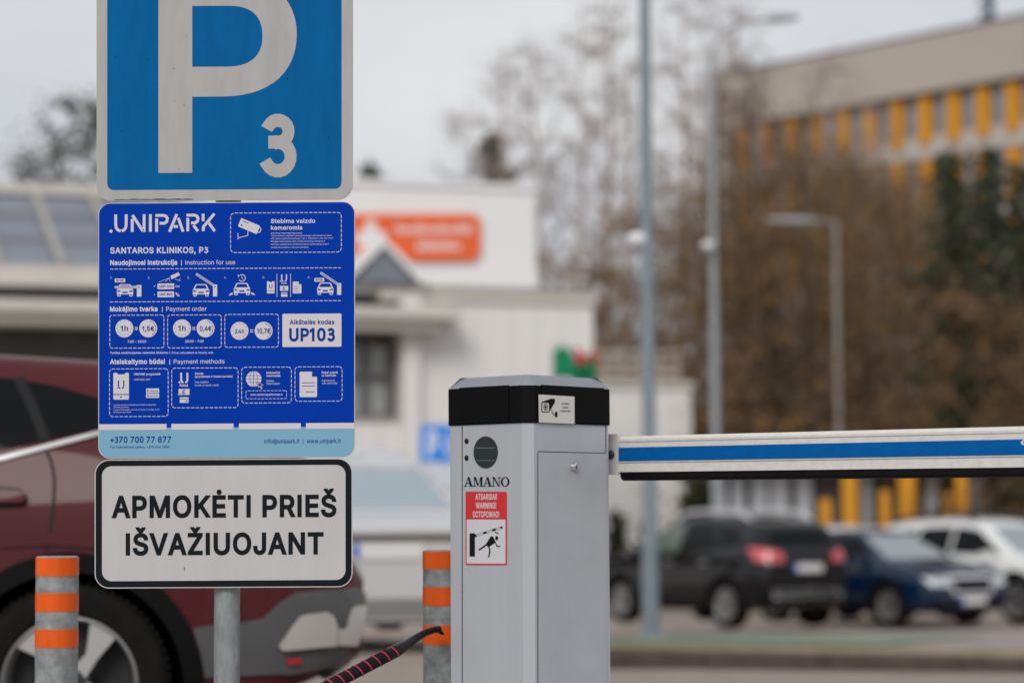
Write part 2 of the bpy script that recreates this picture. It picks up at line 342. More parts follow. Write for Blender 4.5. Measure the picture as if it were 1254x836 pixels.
e404:212,-8 177,-5 145,3 117,16 92,35 72,58 56,85 44,116 37,150 34,187 36,224 44,258 55,290 71,317 91,340 115,359 142,373 172,382 205,384 226,383 246,380 266,374 285,366 303,355 319,341 334,324 347,305 357,282 365,256 370,227 371,194 371,169 75,169 75,221 338,221 310,202 308,226 304,248 298,269 288,286 277,301 263,314 246,323 227,328 205,330 183,328 164,323 146,313 131,301 119,286 109,270 102,251 97,231 96,211 96,178 98,151 102,127 110,106 121,88 135,73 151,61 169,53 190,48 212,46 227,47 241,49 254,53 265,58 276,65 285,73 294,82 300,93 306,105 365,91 358,72 348,55 335,39 320,26 302,14 283,4 261,-3 237,-7
f254:228,379 228,327 6,327 6,379/81,0 81,432 82,452 87,470 96,486 107,499 120,510 135,519 152,525 169,529 187,530 222,527 243,521 227,468 215,472 195,474 178,472 164,468 154,460 147,449 143,435 142,419 142,0
g425:207,-151 180,-149 156,-146 134,-140 114,-132 97,-122 82,-110 70,-97 59,-84 51,-69 101,-41 122,-66 131,-74 142,-82 154,-88 169,-93 187,-96 207,-97 236,-95 261,-87 282,-75 298,-58 308,-34 311,-6 311,68 306,68 287,41 277,32 266,23 252,16 236,10 217,6 195,5 165,7 138,14 113,27 90,43 71,65 55,90 43,120 36,154 34,191 36,229 43,263 55,293 71,320 90,342 112,361 138,374 166,382 196,384 218,383 237,379 253,373 267,365 279,356 288,346 308,319 313,319 313,379 372,379 372,-9 370,-40 363,-67 350,-90 334,-109 314,-124 291,-136 265,-144 237,-149/205,59 227,61 246,66 264,75 278,87 290,103 300,121 307,142 311,166 312,193 311,219 307,242 300,264 291,283 279,299 264,312 247,322 227,328 205,330 182,328 163,322 145,312 130,298 118,282 109,262 102,241 98,218 96,193 98,167 102,144 109,123 118,104 131,88 145,76 163,66 183,61
h410:114,227 114,0 53,0 53,509 114,509 114,287 102,287 116,319 132,344 152,362 175,374 200,382 227,384 252,383 275,377 295,369 313,356 328,340 341,321 350,298 355,271 357,240 357,0 296,0 296,235 293,263 286,286 273,304 256,318 235,326 210,329 192,328 176,324 161,317 147,308 136,297 126,283 119,266 115,248
i167:53,0 53,379 114,379 114,0/84,443 73,444 63,448 54,455 47,463 43,472 41,483 43,494 47,504 54,512 63,518 73,522 84,524 95,522 105,518 114,512 121,504 125,494 126,483 125,472 121,463 114,455 105,448 95,444
j167:53,379 114,379 114,-30 112,-52 108,-72 102,-90 92,-106 80,-119 65,-129 47,-137 27,-141 4,-143 -10,-143 -10,-87 2,-87 18,-85 31,-80 40,-72 47,-61 51,-46 53,-29/83,443 72,444 62,448 53,455 47,463 42,472 41,483 42,494 47,504 53,512 62,518 72,522 83,524 95,522 105,518 114,512 120,504 125,494 126,483 125,472 120,463 114,455 105,448 95,444
k381:110,137 110,212 121,212 284,379 360,379 184,199 177,199/53,0 53,509 114,509 114,0/294,0 148,186 191,229 372,0
l189:139,-2 112,0 91,8 74,20 62,37 55,59 53,84 53,509 114,509 114,99 114,83 117,71 120,62 126,57 135,53 146,52 160,53 170,54 181,3 162,-1
m610:53,0 53,379 112,379 112,295 108,295 114,314 122,331 132,346 144,358 158,368 172,376 187,382 203,385 219,386 245,383 268,375 287,361 303,342 314,320 321,295 312,295 318,312 326,329 337,343 350,356 364,366 381,375 398,381 417,385 437,386 458,385 478,380 497,372 514,361 529,346 541,328 550,307 555,283 557,255 557,0 496,0 496,254 493,279 485,298 473,313 456,323 438,329 419,330 402,329 387,326 374,320 363,312 353,302 345,290 340,277 336,263 335,247 335,0 274,0 274,260 272,280 265,297 253,311 238,322 220,328 199,330 185,329 171,326 158,320 145,312 135,302 126,289 119,274 115,257 114,238 114,0
n410:114,227 114,0 53,0 53,379 112,379 112,287 102,287 116,319 132,344 152,362 175,374 200,382 227,384 252,383 275,377 295,369 313,356 328,340 341,321 350,298 355,271 357,240 357,0 296,0 296,235 293,263 286,286 273,304 256,318 235,326 210,329 192,328 176,324 161,317 147,308 136,297 126,283 119,266 115,248
o415:207,-8 174,-5 144,3 117,16 93,35 72,58 56,85 44,116 37,150 34,187 37,225 44,260 56,291 72,318 93,341 117,360 144,374 174,382 207,384 241,382 271,374 299,360 323,341 343,318 359,291 371,260 379,225 381,187 379,150 371,116 359,85 343,58 323,35 299,16 271,3 241,-5/207,46 231,49 252,55 270,66 285,80 298,97 307,117 314,139 318,163 319,187 318,212 314,236 307,258 298,278 285,296 270,310 252,321 231,328 207,330 184,328 163,321 145,310 130,296 118,278 108,258 102,236 98,212 96,187 98,163 102,139 108,117 118,97 130,80 145,66 163,55 184,49
p424:53,-143 53,379 112,379 112,319 118,319 137,346 147,355 158,364 171,373 188,379 207,383 229,384 259,382 287,374 313,361 335,342 354,320 370,293 381,261 388,227 390,189 388,151 381,116 370,84 355,57 336,34 313,16 288,3 260,-6 229,-8 208,-7 189,-3 173,4 159,12 147,21 138,31 118,59 114,59 114,-143/220,47 242,49 262,55 279,66 294,80 306,97 316,117 323,139 327,163 328,189 327,215 323,239 316,261 307,281 295,298 280,311 262,322 243,328 220,330 198,328 178,322 161,312 147,299 134,282 125,263 118,241 114,216 113,189 114,162 118,138 125,115 135,95 147,78 162,65 179,55 198,49
r259:53,0 53,379 112,379 112,321 115,321 124,339 137,354 152,367 171,377 191,383 213,385 229,384 243,384 243,322 230,324 207,326 190,324 174,321 159,315 146,306 135,296 126,284 119,269 115,254 114,237 114,0
s365:182,-8 157,-7 133,-3 112,3 93,12 76,24 62,38 50,54 41,73 36,94 94,107 101,87 111,72 124,60 141,52 160,47 181,45 206,47 227,53 244,62 258,74 265,88 268,103 266,115 262,126 254,136 243,144 229,150 212,155 149,170 118,180 92,192 72,208 58,227 50,249 47,274 49,295 55,314 65,332 79,347 95,360 115,370 137,378 161,383 187,384 212,383 234,379 254,372 271,363 286,352 299,339 309,324 318,308 324,290 268,277 262,291 254,304 243,316 228,325 210,331 187,333 166,331 147,326 131,317 119,305 111,292 109,277 110,264 115,253 124,243 136,235 152,229 172,223 229,209 261,200 287,187 306,171 320,153 328,131 331,107 329,85 323,65 312,47 298,31 281,18 260,6 236,-2 210,-7
t227:204,379 204,327 6,327 6,379/65,471 126,471 126,98 127,83 130,70 136,61 144,55 156,51 170,50 185,51 202,54 213,2 192,-3 168,-4 138,-1 113,7 92,21 77,41 68,64 65,93
u410:182,-5 158,-3 135,2 115,11 97,23 82,39 69,59 60,82 54,109 53,139 53,379 114,379 114,144 116,117 124,94 137,75 154,61 175,53 200,50 218,51 234,55 249,62 263,71 274,83 283,97 290,113 295,132 296,153 296,379 357,379 357,0 298,0 298,92 307,92 294,60 277,35 257,17 234,5 209,-3
v389:163,0 17,379 84,379 165,155 187,87 206,21 184,21 203,87 224,155 305,379 371,379 226,0
w567:138,0 23,379 87,379 133,214 154,137 175,41 165,41 186,135 206,214 252,379 316,379 362,214 382,136 402,41 391,41 413,135 434,214 480,379 545,379 429,0 368,0 319,172 305,225 291,280 277,338 291,338 277,280 263,225 248,172 199,0
x379:21,0 171,218 171,171 29,379 100,379 147,306 179,253 207,206 175,206 202,253 233,306 282,379 352,379 209,169 209,214 358,0 287,0 231,85 200,136 173,182 205,182 178,136 148,85 91,0
y389:47,-139 61,-86 71,-87 83,-89 94,-90 104,-89 113,-86 122,-81 130,-74 138,-64 145,-51 151,-36 163,-1 17,379 84,379 165,155 187,87 206,21 184,21 202,87 224,155 305,379 371,379 204,-58 196,-77 187,-93 177,-107 165,-119 153,-128 139,-136 125,-141 109,-144 91,-145 65,-143
z380:42,0 42,46 254,320 254,323 48,323 48,379 333,379 333,331 126,60 126,56 339,56 339,0
|230:141,673 141,-164 88,-164 88,673
ą389:160,-9 137,-7 115,-3 94,5 76,15 60,29 48,45 38,63 32,84 30,108 32,128 36,146 43,161 53,174 64,184 78,193 92,200 108,206 125,211 178,220 234,227 247,229 257,231 265,235 271,240 274,246 276,255 276,257 275,272 272,285 267,297 260,307 251,315 240,322 227,327 212,330 196,331 178,330 163,327 149,322 137,316 127,309 118,301 110,292 104,283 100,274 41,291 51,313 64,331 79,346 95,358 114,368 133,375 153,380 173,383 194,384 239,379 255,375 271,369 286,360 300,350 312,336 322,320 330,301 335,278 337,251 337,0 277,0 277,52 272,52 252,25 242,16 229,8 215,1 199,-4 181,-7/170,45 192,47 211,51 228,59 242,68 254,80 263,93 270,108 274,122 276,138 276,190 259,182 231,176 200,171 175,168 134,159 122,153 112,147 103,139 97,130 93,118 92,105 93,93 96,82 102,72 109,64 119,57 130,52 142,48 156,46/297,-145 277,-143 258,-138 242,-128 229,-115 221,-99 219,-79 220,-63 225,-48 234,-34 245,-20 259,-7 276,5 337,0 297,-32 287,-43 282,-54 280,-68 281,-75 283,-81 287,-87 292,-91 300,-93 308,-94 326,-91 339,-86 357,-130 332,-140
č396:207,-8 174,-5 144,3 117,16 93,35 72,58 56,85 44,116 37,150 34,187 37,225 44,260 56,291 72,318 93,341 117,360 144,374 174,382 207,384 226,384 243,381 260,377 276,371 291,364 305,356 318,346 330,335 340,322 349,308 356,293 362,277 303,262 290,289 270,311 242,325 207,330 184,328 163,321 145,310 130,296 118,278 108,258 102,236 98,212 96,187 98,163 102,139 108,117 118,97 130,80 145,66 163,55 184,49 207,46 243,52 271,66 292,89 304,117 363,102 357,86 350,70 341,56 331,43 319,32 306,21 292,12 277,5 261,-1 244,-5 226,-7/158,529 207,469 256,529 317,529 317,526 236,435 178,435 98,526 98,529
Ė419:60,0 60,509 372,509 372,452 125,452 125,286 355,286 355,229 125,229 125,57 375,57 375,0/218,572 207,574 197,577 188,584 181,592 177,602 175,612 177,623 181,633 188,641 197,648 207,652 218,653 229,652 239,648 248,641 255,633 259,623 260,612 259,602 255,592 248,584 239,577 229,574
ė404:212,-8 177,-5 145,3 117,16 92,35 72,58 56,85 44,116 37,150 34,187 36,224 44,258 55,290 71,317 91,340 115,359 142,373 172,382 205,384 226,383 246,380 266,374 285,366 303,355 319,341 334,324 347,305 357,282 365,256 370,227 371,194 371,169 75,169 75,221 338,221 310,202 308,226 304,248 298,269 288,286 277,301 263,314 246,323 227,328 205,330 183,328 164,323 146,313 131,301 119,286 109,270 102,251 97,231 96,211 96,178 98,151 102,127 110,106 121,88 135,73 151,61 169,53 190,48 212,46 227,47 241,49 254,53 265,58 276,65 285,73 294,82 300,93 306,105 365,91 358,72 348,55 335,39 320,26 302,14 283,4 261,-3 237,-7/204,443 193,444 183,448 174,455 167,463 163,472 161,483 163,494 167,504 174,512 183,518 193,522 204,524 215,522 225,518 234,512 241,504 245,494 247,483 245,472 241,463 234,455 225,448 215,444
Į301:31,0 31,57 118,57 118,452 31,452 31,509 269,509 269,452 183,452 183,57 269,57 269,0/230,-148 209,-146 191,-141 174,-131 161,-118 154,-102 151,-82 153,-66 158,-50 167,-35 178,-20 193,-6 212,7 269,0 229,-33 220,-45 215,-57 213,-70 213,-78 216,-84 220,-90 225,-94 232,-96 241,-97 258,-94 272,-88 290,-133 265,-143
į167:53,0 53,379 114,379 114,0/75,-148 54,-146 35,-141 19,-131 6,-118 -2,-102 -4,-82 -2,-66 3,-50 11,-35 23,-20 38,-6 56,7 114,0 74,-33 65,-45 59,-57 57,-70 58,-78 60,-84 64,-90 70,-94 77,-96 86,-97 102,-94 116,-88 134,-133 109,-143/84,443 73,444 63,448 54,455 47,463 43,472 41,483 43,494 47,504 54,512 63,518 73,522 84,524 95,522 105,518 114,512 121,504 125,494 126,483 125,472 121,463 114,455 105,448 95,444
Š447:224,-9 188,-7 156,-1 128,9 102,23 81,40 64,60 51,83 42,109 38,137 104,137 108,118 114,102 123,88 136,76 150,66 166,59 185,53 204,50 224,49 246,50 267,54 286,60 303,69 317,79 329,92 338,106 344,122 346,139 344,154 340,168 332,179 322,189 310,197 296,205 245,222 184,239 145,253 112,269 86,289 67,313 56,341 52,372 54,400 62,425 75,448 92,468 113,484 138,498 165,508 195,514 227,516 259,514 289,508 316,498 340,484 360,468 377,449 390,427 398,403 401,378 337,378 332,402 320,421 302,437 280,449 254,456 225,459 204,457 185,454 167,448 152,440 139,430 129,418 121,405 117,391 115,376 117,359 122,345 131,334 142,324 155,315 169,308 212,293 264,279 312,264 328,256 344,248 359,238 372,226 384,213 395,198 402,180 407,161 408,139 406,112 399,87 386,64 370,43 349,25 323,11 294,0 261,-7/173,659 223,599 271,659 332,659 332,656 252,565 194,565 113,656 113,659
š365:182,-8 157,-7 133,-3 112,3 93,12 76,24 62,38 50,54 41,73 36,94 94,107 101,87 111,72 124,60 141,52 160,47 181,45 206,47 227,53 244,62 258,74 265,88 268,103 266,115 262,126 254,136 243,144 229,150 212,155 149,170 118,180 92,192 72,208 58,227 50,249 47,274 49,295 55,314 65,332 79,347 95,360 115,370 137,378 161,383 187,384 212,383 234,379 254,372 271,363 286,352 299,339 309,324 318,308 324,290 268,277 262,291 254,304 243,316 228,325 210,331 187,333 166,331 147,326 131,317 119,305 111,292 109,277 110,264 115,253 124,243 136,235 152,229 172,223 229,209 261,200 287,187 306,171 320,153 328,131 331,107 329,85 323,65 312,47 298,31 281,18 260,6 236,-2 210,-7/137,529 186,469 235,529 296,529 296,526 215,435 157,435 77,526 77,529
ū410:182,-5 158,-3 135,2 115,11 97,23 82,39 69,59 60,82 54,109 53,139 53,379 114,379 114,144 116,117 124,94 137,75 154,61 175,53 200,50 218,51 234,55 249,62 263,71 274,83 283,97 290,113 295,132 296,153 296,379 357,379 357,0 298,0 298,92 307,92 294,60 277,35 257,17 234,5 209,-3/299,506 299,458 110,458 110,506
ų410:182,-5 158,-3 135,2 115,11 97,23 82,39 69,59 60,82 54,109 53,139 53,379 114,379 114,144 116,117 124,94 137,75 154,61 175,53 200,50 218,51 234,55 249,62 263,71 274,83 283,97 290,113 295,132 296,153 296,379 357,379 357,0 298,0 298,92 307,92 294,60 277,35 257,17 234,5 209,-3/318,-148 297,-146 279,-141 262,-131 250,-118 242,-102 239,-82 241,-66 246,-50 255,-35 267,-20 282,-6 300,7 357,0 318,-33 308,-45 303,-57 301,-70 302,-78 304,-84 308,-90 313,-94 320,-96 329,-97 346,-94 360,-88 378,-133 353,-143
Ž438:42,0 42,46 273,385 306,431 341,476 348,454 285,452 223,452 40,452 40,509 397,509 397,462 169,129 134,81 97,33 90,54 152,57 214,57 399,57 399,0/170,659 219,599 268,659 329,659 329,656 248,565 190,565 110,656 110,659
Ж668:366,509 366,0 302,0 302,509/18,0 183,265 32,509 110,509 241,283 429,283 559,509 636,509 486,264 650,0 576,0 439,226 229,226 91,0
Н517:60,0 60,509 125,509 125,289 392,289 392,509 457,509 457,0 392,0 392,232 125,232 125,0
О533:267,-7 225,-3 186,7 150,25 119,49 92,79 70,115 53,157 44,203 40,254 44,305 53,352 70,393 92,429 119,459 150,484 186,501 225,512 267,516 309,512 348,501 384,484 415,459 442,429 464,393 480,352 490,305 493,254 490,203 480,157 464,115 442,79 415,49 384,25 348,7 309,-3/267,53 296,55 324,63 349,76 372,94 392,116 408,144 420,176 428,213 430,254 428,295 420,332 408,365 392,392 372,415 349,433 324,446 296,453 267,456 237,453 210,445 184,433 161,415 142,392 125,364 113,332 106,295 103,254 106,213 113,176 125,144 142,117 161,94 184,76 210,63 237,55
Р445:60,0 60,509 235,509 272,506 305,499 332,487 356,471 375,452 390,430 400,404 407,377 409,348 407,318 400,291 390,265 375,243 356,223 332,207 305,195 272,188 235,186 109,186 109,242 233,242 257,244 279,248 297,256 312,266 324,279 333,294 339,310 343,328 344,348 343,367 339,385 333,402 324,416 312,428 297,439 279,446 257,451 232,452 125,452 125,0
С510:267,-7 225,-3 186,7 150,25 119,49 92,79 70,115 53,157 44,203 40,254 44,305 53,352 70,393 92,429 119,459 150,484 186,501 225,512 267,516 293,514 317,511 340,504 362,496 383,485 402,471 419,456 435,438 448,418 459,397 467,373 473,348 408,348 404,365 397,380 389,395 380,407 369,418 357,428 344,437 330,444 315,449 300,453 284,455 267,456 237,453 209,445 184,432 161,414 141,391 125,364 113,332 106,295 103,254 106,213 113,177 125,145 141,117 161,94 184,76 210,63 237,56 267,53 284,54 300,56 315,60 330,65 344,72 357,81 369,90 380,102 389,114 397,128 404,144 408,160 473,160 467,135 459,112 448,91 435,71 420,53 402,38 383,24 363,13 341,5 317,-2 293,-6
Т449:32,452 32,509 417,509 417,452 257,452 257,0 193,0 193,452
“300:52,318 104,509 151,509 121,318/175,318 228,509 274,509 244,318
„287:38,-119 68,71 138,71 85,-119/161,-119 192,71 261,71 208,-119
€464:364,329 341,279 16,279 34,329/321,229 298,179 16,179 34,229/423,463 398,409 366,433 329,450 316,453 302,455 288,456 261,453 236,446 213,433 193,415 175,392 161,365 150,333 143,296 141,254 143,213 150,176 161,144 175,116 193,94 213,76 236,63 261,55 288,53 302,54 316,55 329,59 365,74 396,96 422,43 403,28 383,15 361,6 337,-1 313,-5 288,-7 249,-3 212,7 179,25 150,49 125,79 105,115 90,156 81,203 78,254 81,305 90,352 105,393 125,430 150,460 179,484 212,501 249,512 288,516 313,514 337,510 361,502 383,492 404,479
 188:"""
GLYPHS = {}
for _l in GLYPH_DATA.split("\n"):
    _w, _p = _l[1:].split(":", 1)
    GLYPHS[_l[0]] = (int(_w), [[tuple(map(int, q.split(","))) for q in r.split(" ")] for r in _p.split("/") if r])

# ---------------------------------------------------------------- flat drawing on a plane (sign faces)
def _arc3():
    out = []
    for cx, cy, rx, ry, a0, a1 in ((205, 376, 112, 103, 152, -90), (205, 142, 134, 133, 90, -152)):
        A, B = [], []
        for k in range(15):
            a = R(a0 + (a1 - a0) * k / 14)
            A.append((cx + (rx + 31) * math.cos(a), cy + (ry + 30) * math.sin(a)))
            B.append((cx + (rx - 31) * math.cos(a), cy + (ry - 30) * math.sin(a)))
        out.append(A + B[::-1])
    out.append([(135, 305), (215, 305), (215, 247), (135, 247)])
    return out
GLYPHS["3"] = (395, _arc3())
GLYPHS["I"] = (188, [[(62, 0), (62, 509), (126, 509), (126, 0)]])
GLYPHS["1"] = (300, [[(200, 509), (200, 0), (136, 0), (136, 440), (133, 440), (20, 360), (20, 430), (125, 509)]])
GLYPHS["l"] = (170, [[(55, 0), (55, 509), (116, 509), (116, 0)]])
_gcache = {}
def _area(q):
    return sum(a[0] * b[1] - b[0] * a[1] for a, b in zip(q, q[1:] + q[:1])) / 2
def glyph_mesh(ch, bold):
    """Filled outline of one letter, thickened by bold; overlapping strokes are united."""
    key = (ch, round(bold, 4))
    if key in _gcache:
        return _gcache[key]
    w, polys = GLYPHS.get(ch, GLYPHS["-"])
    if not polys:
        _gcache[key] = ([], [])
        return _gcache[key]
    sg = 1 if _area(max(polys, key=lambda q: abs(_area(q)))) > 0 else -1
    d = bold * 1000
    loops = []
    for q in polys:
        n = len(q)
        out = []
        for i in range(n):
            p = Vector(q[i]); e1 = (p - Vector(q[i - 1])); e2 = (Vector(q[(i + 1) % n]) - p)
            if e1.length < 1e-6 or e2.length < 1e-6:
                continue
            e1.normalize(); e2.normalize()
            n1, n2 = Vector((e1.y, -e1.x)) * sg, Vector((e2.y, -e2.x)) * sg
            m = n1 + n2
            if m.length < 0.5:
                out += [p + n1 * d, p + n2 * d]
            else:
                m.normalize()
                k = min(1.8, 1 / max(0.3, m.dot(n1)))
                out.append(p + m * d * k)
        loops.append([v / 1000 for v in out])
    pts, edges = [], []
    for q in loops:
        b = len(pts)
        pts += q
        edges += [(b + i, b + (i + 1) % len(q)) for i in range(len(q))]
    V_, E_, F_, _, _, _ = delaunay_2d_cdt(pts, edges, [], 0, 1e-6)
    fs = []
    for f in F_:
        c = sum((V_[i] for i in f), Vector((0, 0))) / len(f)
        wn = 0
        for q in loops:
            for a, b in zip(q, q[1:] + q[:1]):
                if (a.y <= c.y) != (b.y <= c.y):
                    t = (b.x - a.x) * (c.y - a.y) - (c.x - a.x) * (b.y - a.y)
                    if a.y <= c.y and t > 0: wn += 1
                    elif a.y > c.y and t < 0: wn -= 1
        if wn * sg > 0:
            fs.append(tuple(f))
    _gcache[key] = ([(v.x, v.y) for v in V_], fs)
    return _gcache[key]
def font_mesh(s, bold):
    bold *= 0.72
    vs, fs, x = [], [], 0.0
    for ch in s:
        gv, gf = glyph_mesh(ch, bold)
        used = sorted({i for f in gf for i in f})
        mp_ = {i: len(vs) + k for k, i in enumerate(used)}
        vs += [(gv[i][0] + x, gv[i][1]) for i in used]
        fs += [tuple(mp_[i] for i in f) for f in gf]
        x += GLYPHS.get(ch, GLYPHS["-"])[0] / 1000 + bold * 1.2
    return vs, fs
CAPH = 0.509


class Draw:
    """Shapes given in photo pixels, laid onto a real plane (o, u right, v up, n out)."""
    def __init__(self, o, u, n, roll=0.0):
        self.o, self.u, self.n = Vector(o), Vector(u).normalized(), Vector(n).normalized()
        self.vv = self.n.cross(self.u).normalized()
        self.roll = roll
        self.M = Matrix.Translation(self.o) @ Matrix((self.u, self.vv, self.n)).transposed().to_4x4()
    def uv(self, px, py):
        p = on_plane(px, py, self.o, self.n) - self.o
        return (p.dot(self.u), p.dot(self.vv))
    def loc(self, pts, layer, anchor=None):
        if anchor is None:
            anchor = (min(p[0] for p in pts) + max(p[0] for p in pts)) / 2
        return [(*self.uv(x, y - self.roll * (x - anchor)), layer * 0.0004) for x, y in pts]
    def poly(self, mb, pts, layer=1, anchor=None):
        mb.add(self.loc(pts, layer, anchor), [tuple(range(len(pts) - 1, -1, -1))])
    def rect(self, mb, x0, y0, x1, y1, layer=1, anchor=None):
        self.poly(mb, [(x0, y0), (x1, y0), (x1, y1), (x0, y1)], layer, anchor)
    @staticmethod
    def rr(x0, y0, x1, y1, r, n=7):
        out = []
        for cx, cy, a in ((x1 - r, y0 + r, -90), (x1 - r, y1 - r, 0), (x0 + r, y1 - r, 90), (x0 + r, y0 + r, 180)):
            for k in range(n + 1):
                t = R(a + 90 * k / n)
                out.append((cx + r * math.cos(t), cy + r * math.sin(t)))
        return out
    def rrect(self, mb, x0, y0, x1, y1, r, layer=1):
        self.poly(mb, self.rr(x0, y0, x1, y1, r), layer)
    def ring(self, mb, A, B, layer=1, anchor=None):
        n = len(A)
        vs = self.loc(A + B, layer, anchor)
        mb.add(vs, [(i, n + i, n + (i + 1) % n, (i + 1) % n) for i in range(n)])
    def circle(self, mb, cx, cy, r, layer=1, n=28, ry=None):
        ry = ry or r
        self.poly(mb, [(cx + r * math.cos(2 * math.pi * k / n), cy + ry * math.sin(2 * math.pi * k / n)) for k in range(n)], layer)
    def cring(self, mb, cx, cy, r, w, layer=1, n=28, a0=0, a1=360):
        pts = [(cx + r * math.cos(R(a0 + (a1 - a0) * k / n)), cy + r * math.sin(R(a0 + (a1 - a0) * k / n))) for k in range(n + 1)]
        self.stroke(mb, pts, w, layer)
    def stroke(self, mb, pts, w, layer=1, anchor=None):
        pts = [Vector(p) for p in pts]
        L, Rr = [], []
        for i, p in enumerate(pts):
            d1 = (p - pts[i - 1]).normalized() if i > 0 else None
            d2 = (pts[i + 1] - p).normalized() if i < len(pts) - 1 else None
            t = ((d1 or d2) + (d2 or d1)).normalized()
            nn = Vector((-t.y, t.x))
            k = 1.0
            if d1 and d2:
                k = 1 / max(0.5, t.dot(d1))
            L.append(p + nn * w / 2 * k)
            Rr.append(p - nn * w / 2 * k)
        n = len(pts)
        vs = self.loc([tuple(q) for q in L + Rr], layer, anchor)
        mb.add(vs, [(i, n + i, n + i + 1, i + 1) for i in range(n - 1)])
    def dash(self, mb, pts, w, on, off, layer=1, anchor=None):
        if anchor is None:
            anchor = (min(p[0] for p in pts) + max(p[0] for p in pts)) / 2
        segs, t, cur, drawing = [], 0.0, [Vector(pts[0])], True
        lim = on
        for a, b in zip(pts[:-1], pts[1:]):
            a, b = Vector(a), Vector(b)
            L = (b - a).length
            pos = 0.0
            while pos < L - 1e-6:
                step = min(L - pos, lim - t)
                pos += step
                t += step
                p = a + (b - a) * (pos / L)
                if drawing:
                    cur.append(p)
                if t >= lim - 1e-6:
                    if drawing:
                        segs.append(cur)
                    drawing = not drawing
                    t, lim = 0.0, (on if drawing else off)
                    cur = [p]
        if drawing and len(cur) > 1:
            segs.append(cur)
        for s in segs:
            self.stroke(mb, [tuple(q) for q in s], w, layer, anchor)
    def dashbox(self, mb, x0, y0, x1, y1, r=4, w=0.8, on=4.2, off=1.5, layer=2):
        p = self.rr(x0, y0, x1, y1, r, 4)
        self.dash(mb, p + [p[0]], w, on, off, layer)
    def text(self, mb, s, x0, x1, yb, cap, bold=0.0, layer=1):
        vs, fs = font_mesh(s, bold)
        a, b = min(v[0] for v in vs), max(v[0] for v in vs)
        k = cap / CAPH
        pts = [(x0 + (x - a) / (b - a) * (x1 - x0), yb - y * k) for x, y in vs]
        mb.add(self.loc(pts, layer, (x0 + x1) / 2), fs)
    def slab(self, mb, pts, z0, z1, anchor=None):
        """Closed plate with thickness along the normal (metres)."""
        l = self.loc(pts, 0, anchor)
        mb.rings([[(p[0], p[1], z0) for p in l], [(p[0], p[1], z1) for p in l]])

# ================================================================ THE SETTING
def lerp_tab(tab, t):
    if t <= tab[0][0]: return tab[0][1]
    for (a, va), (b, vb) in zip(tab[:-1], tab[1:]):
        if t <= b:
            k = (t - a) / (b - a)
            return va + (vb - va) * k
    return tab[-1][1]
ZB = 1.10                      # buildings stand this far below the signs
GZ = [(9, 0), (13, -.07), (18.5, -.215), (24, -.5), (30, -.8), (36, -.98), (60, -1.12)]
GZL = [(9, 0), (18, -.06), (22, -.15), (26, -.5), (30, -.8), (36, -.98), (60, -1.12)]
LOTZ = [(17, -.088), (19.5, -.092), (22, -.16), (24, -.235), (27, -.36), (30, -.49), (33, -.62), (36, -.75), (40, -.88), (46, -1.0), (70, -1.06)]
def gz(y, x=5.0):
    t = min(1, max(0, (x + 0.3) / 1.0))
    return lerp_tab(GZL, y) * (1 - t) + lerp_tab(GZ, y) * t
def lz(y): return lerp_tab(LOTZ, y)

m_asph = mat("asphalt", (0.32, 0.265, 0.23), 0.9, var=0.25, scale=3.0, bump=0.4, bscale=220)
m_lot = mat("lot_asphalt", (0.33, 0.28, 0.25), 0.9, var=0.25, scale=2.0, bump=0.3, bscale=200)
m_path = mat("green_path", (0.19, 0.25, 0.18), 0.9, var=0.3, scale=2.0)
m_grass = mat("dry_grass", (0.27, 0.22, 0.13), 0.95, var=0.45, scale=5.0, bump=0.6, bscale=60)
m_kerb = mat("kerb_stone", (0.085, 0.068, 0.056), 0.85, var=0.35, scale=6.0, bump=0.3, bscale=80)
m_conc = mat("concrete", (0.33, 0.32, 0.30), 0.85, var=0.25, scale=5.0, bump=0.3, bscale=90)
m_galv = mat("galvanised", (0.27, 0.295, 0.295), 0.5, 0.25, var=0.38, scale=45.0, bump=0.06, bscale=120, stretch=(1, 1, 0.35))
m_pole = mat("pole_grey", (0.215, 0.26, 0.29), 0.5, 0.15, var=0.15, scale=10)
m_black = mat("black_plastic", (0.006, 0.006, 0.007), 0.5, var=0.25, scale=30, spec=0.12)
m_dark = mat("dark_recess", (0.01, 0.01, 0.011), 0.7)

# ground sheet, out to the horizon
g = MB()
ys = [-40, -10, 0, 4, 6, 9, 11, 13, 15, 18, 18.5, 20, 22, 24, 27, 30, 33, 36, 45, 60, 90, 140, 250, 600, 1500]
xs = [-900, -300, -100, -40, -15, -5, -1.5, -0.3, 0.2, 0.7, 2, 5, 15, 40, 100, 300, 900]
g.add([(x, y, gz(y, x)) for y in ys for x in xs], [(r * len(xs) + i, r * len(xs) + i + 1, (r + 1) * len(xs) + i + 1, (r + 1) * len(xs) + i) for r in range(len(ys) - 1) for i in range(len(xs) - 1)])
struct(g.build("ground", m_asph, fix=False))

# kerb line on the right: from (-0.3, 19.6) running forwards to the right
K0, K1 = Vector((-0.35, 19.35)), Vector((7.5, 15.5))
kd = (K1 - K0).normalized()
kn = Vector((-kd.y, kd.x))           # towards the lot
def kp(s, o): 
    p = K0 + kd * s + kn * o
    return p
Lk = (K1 - K0).length
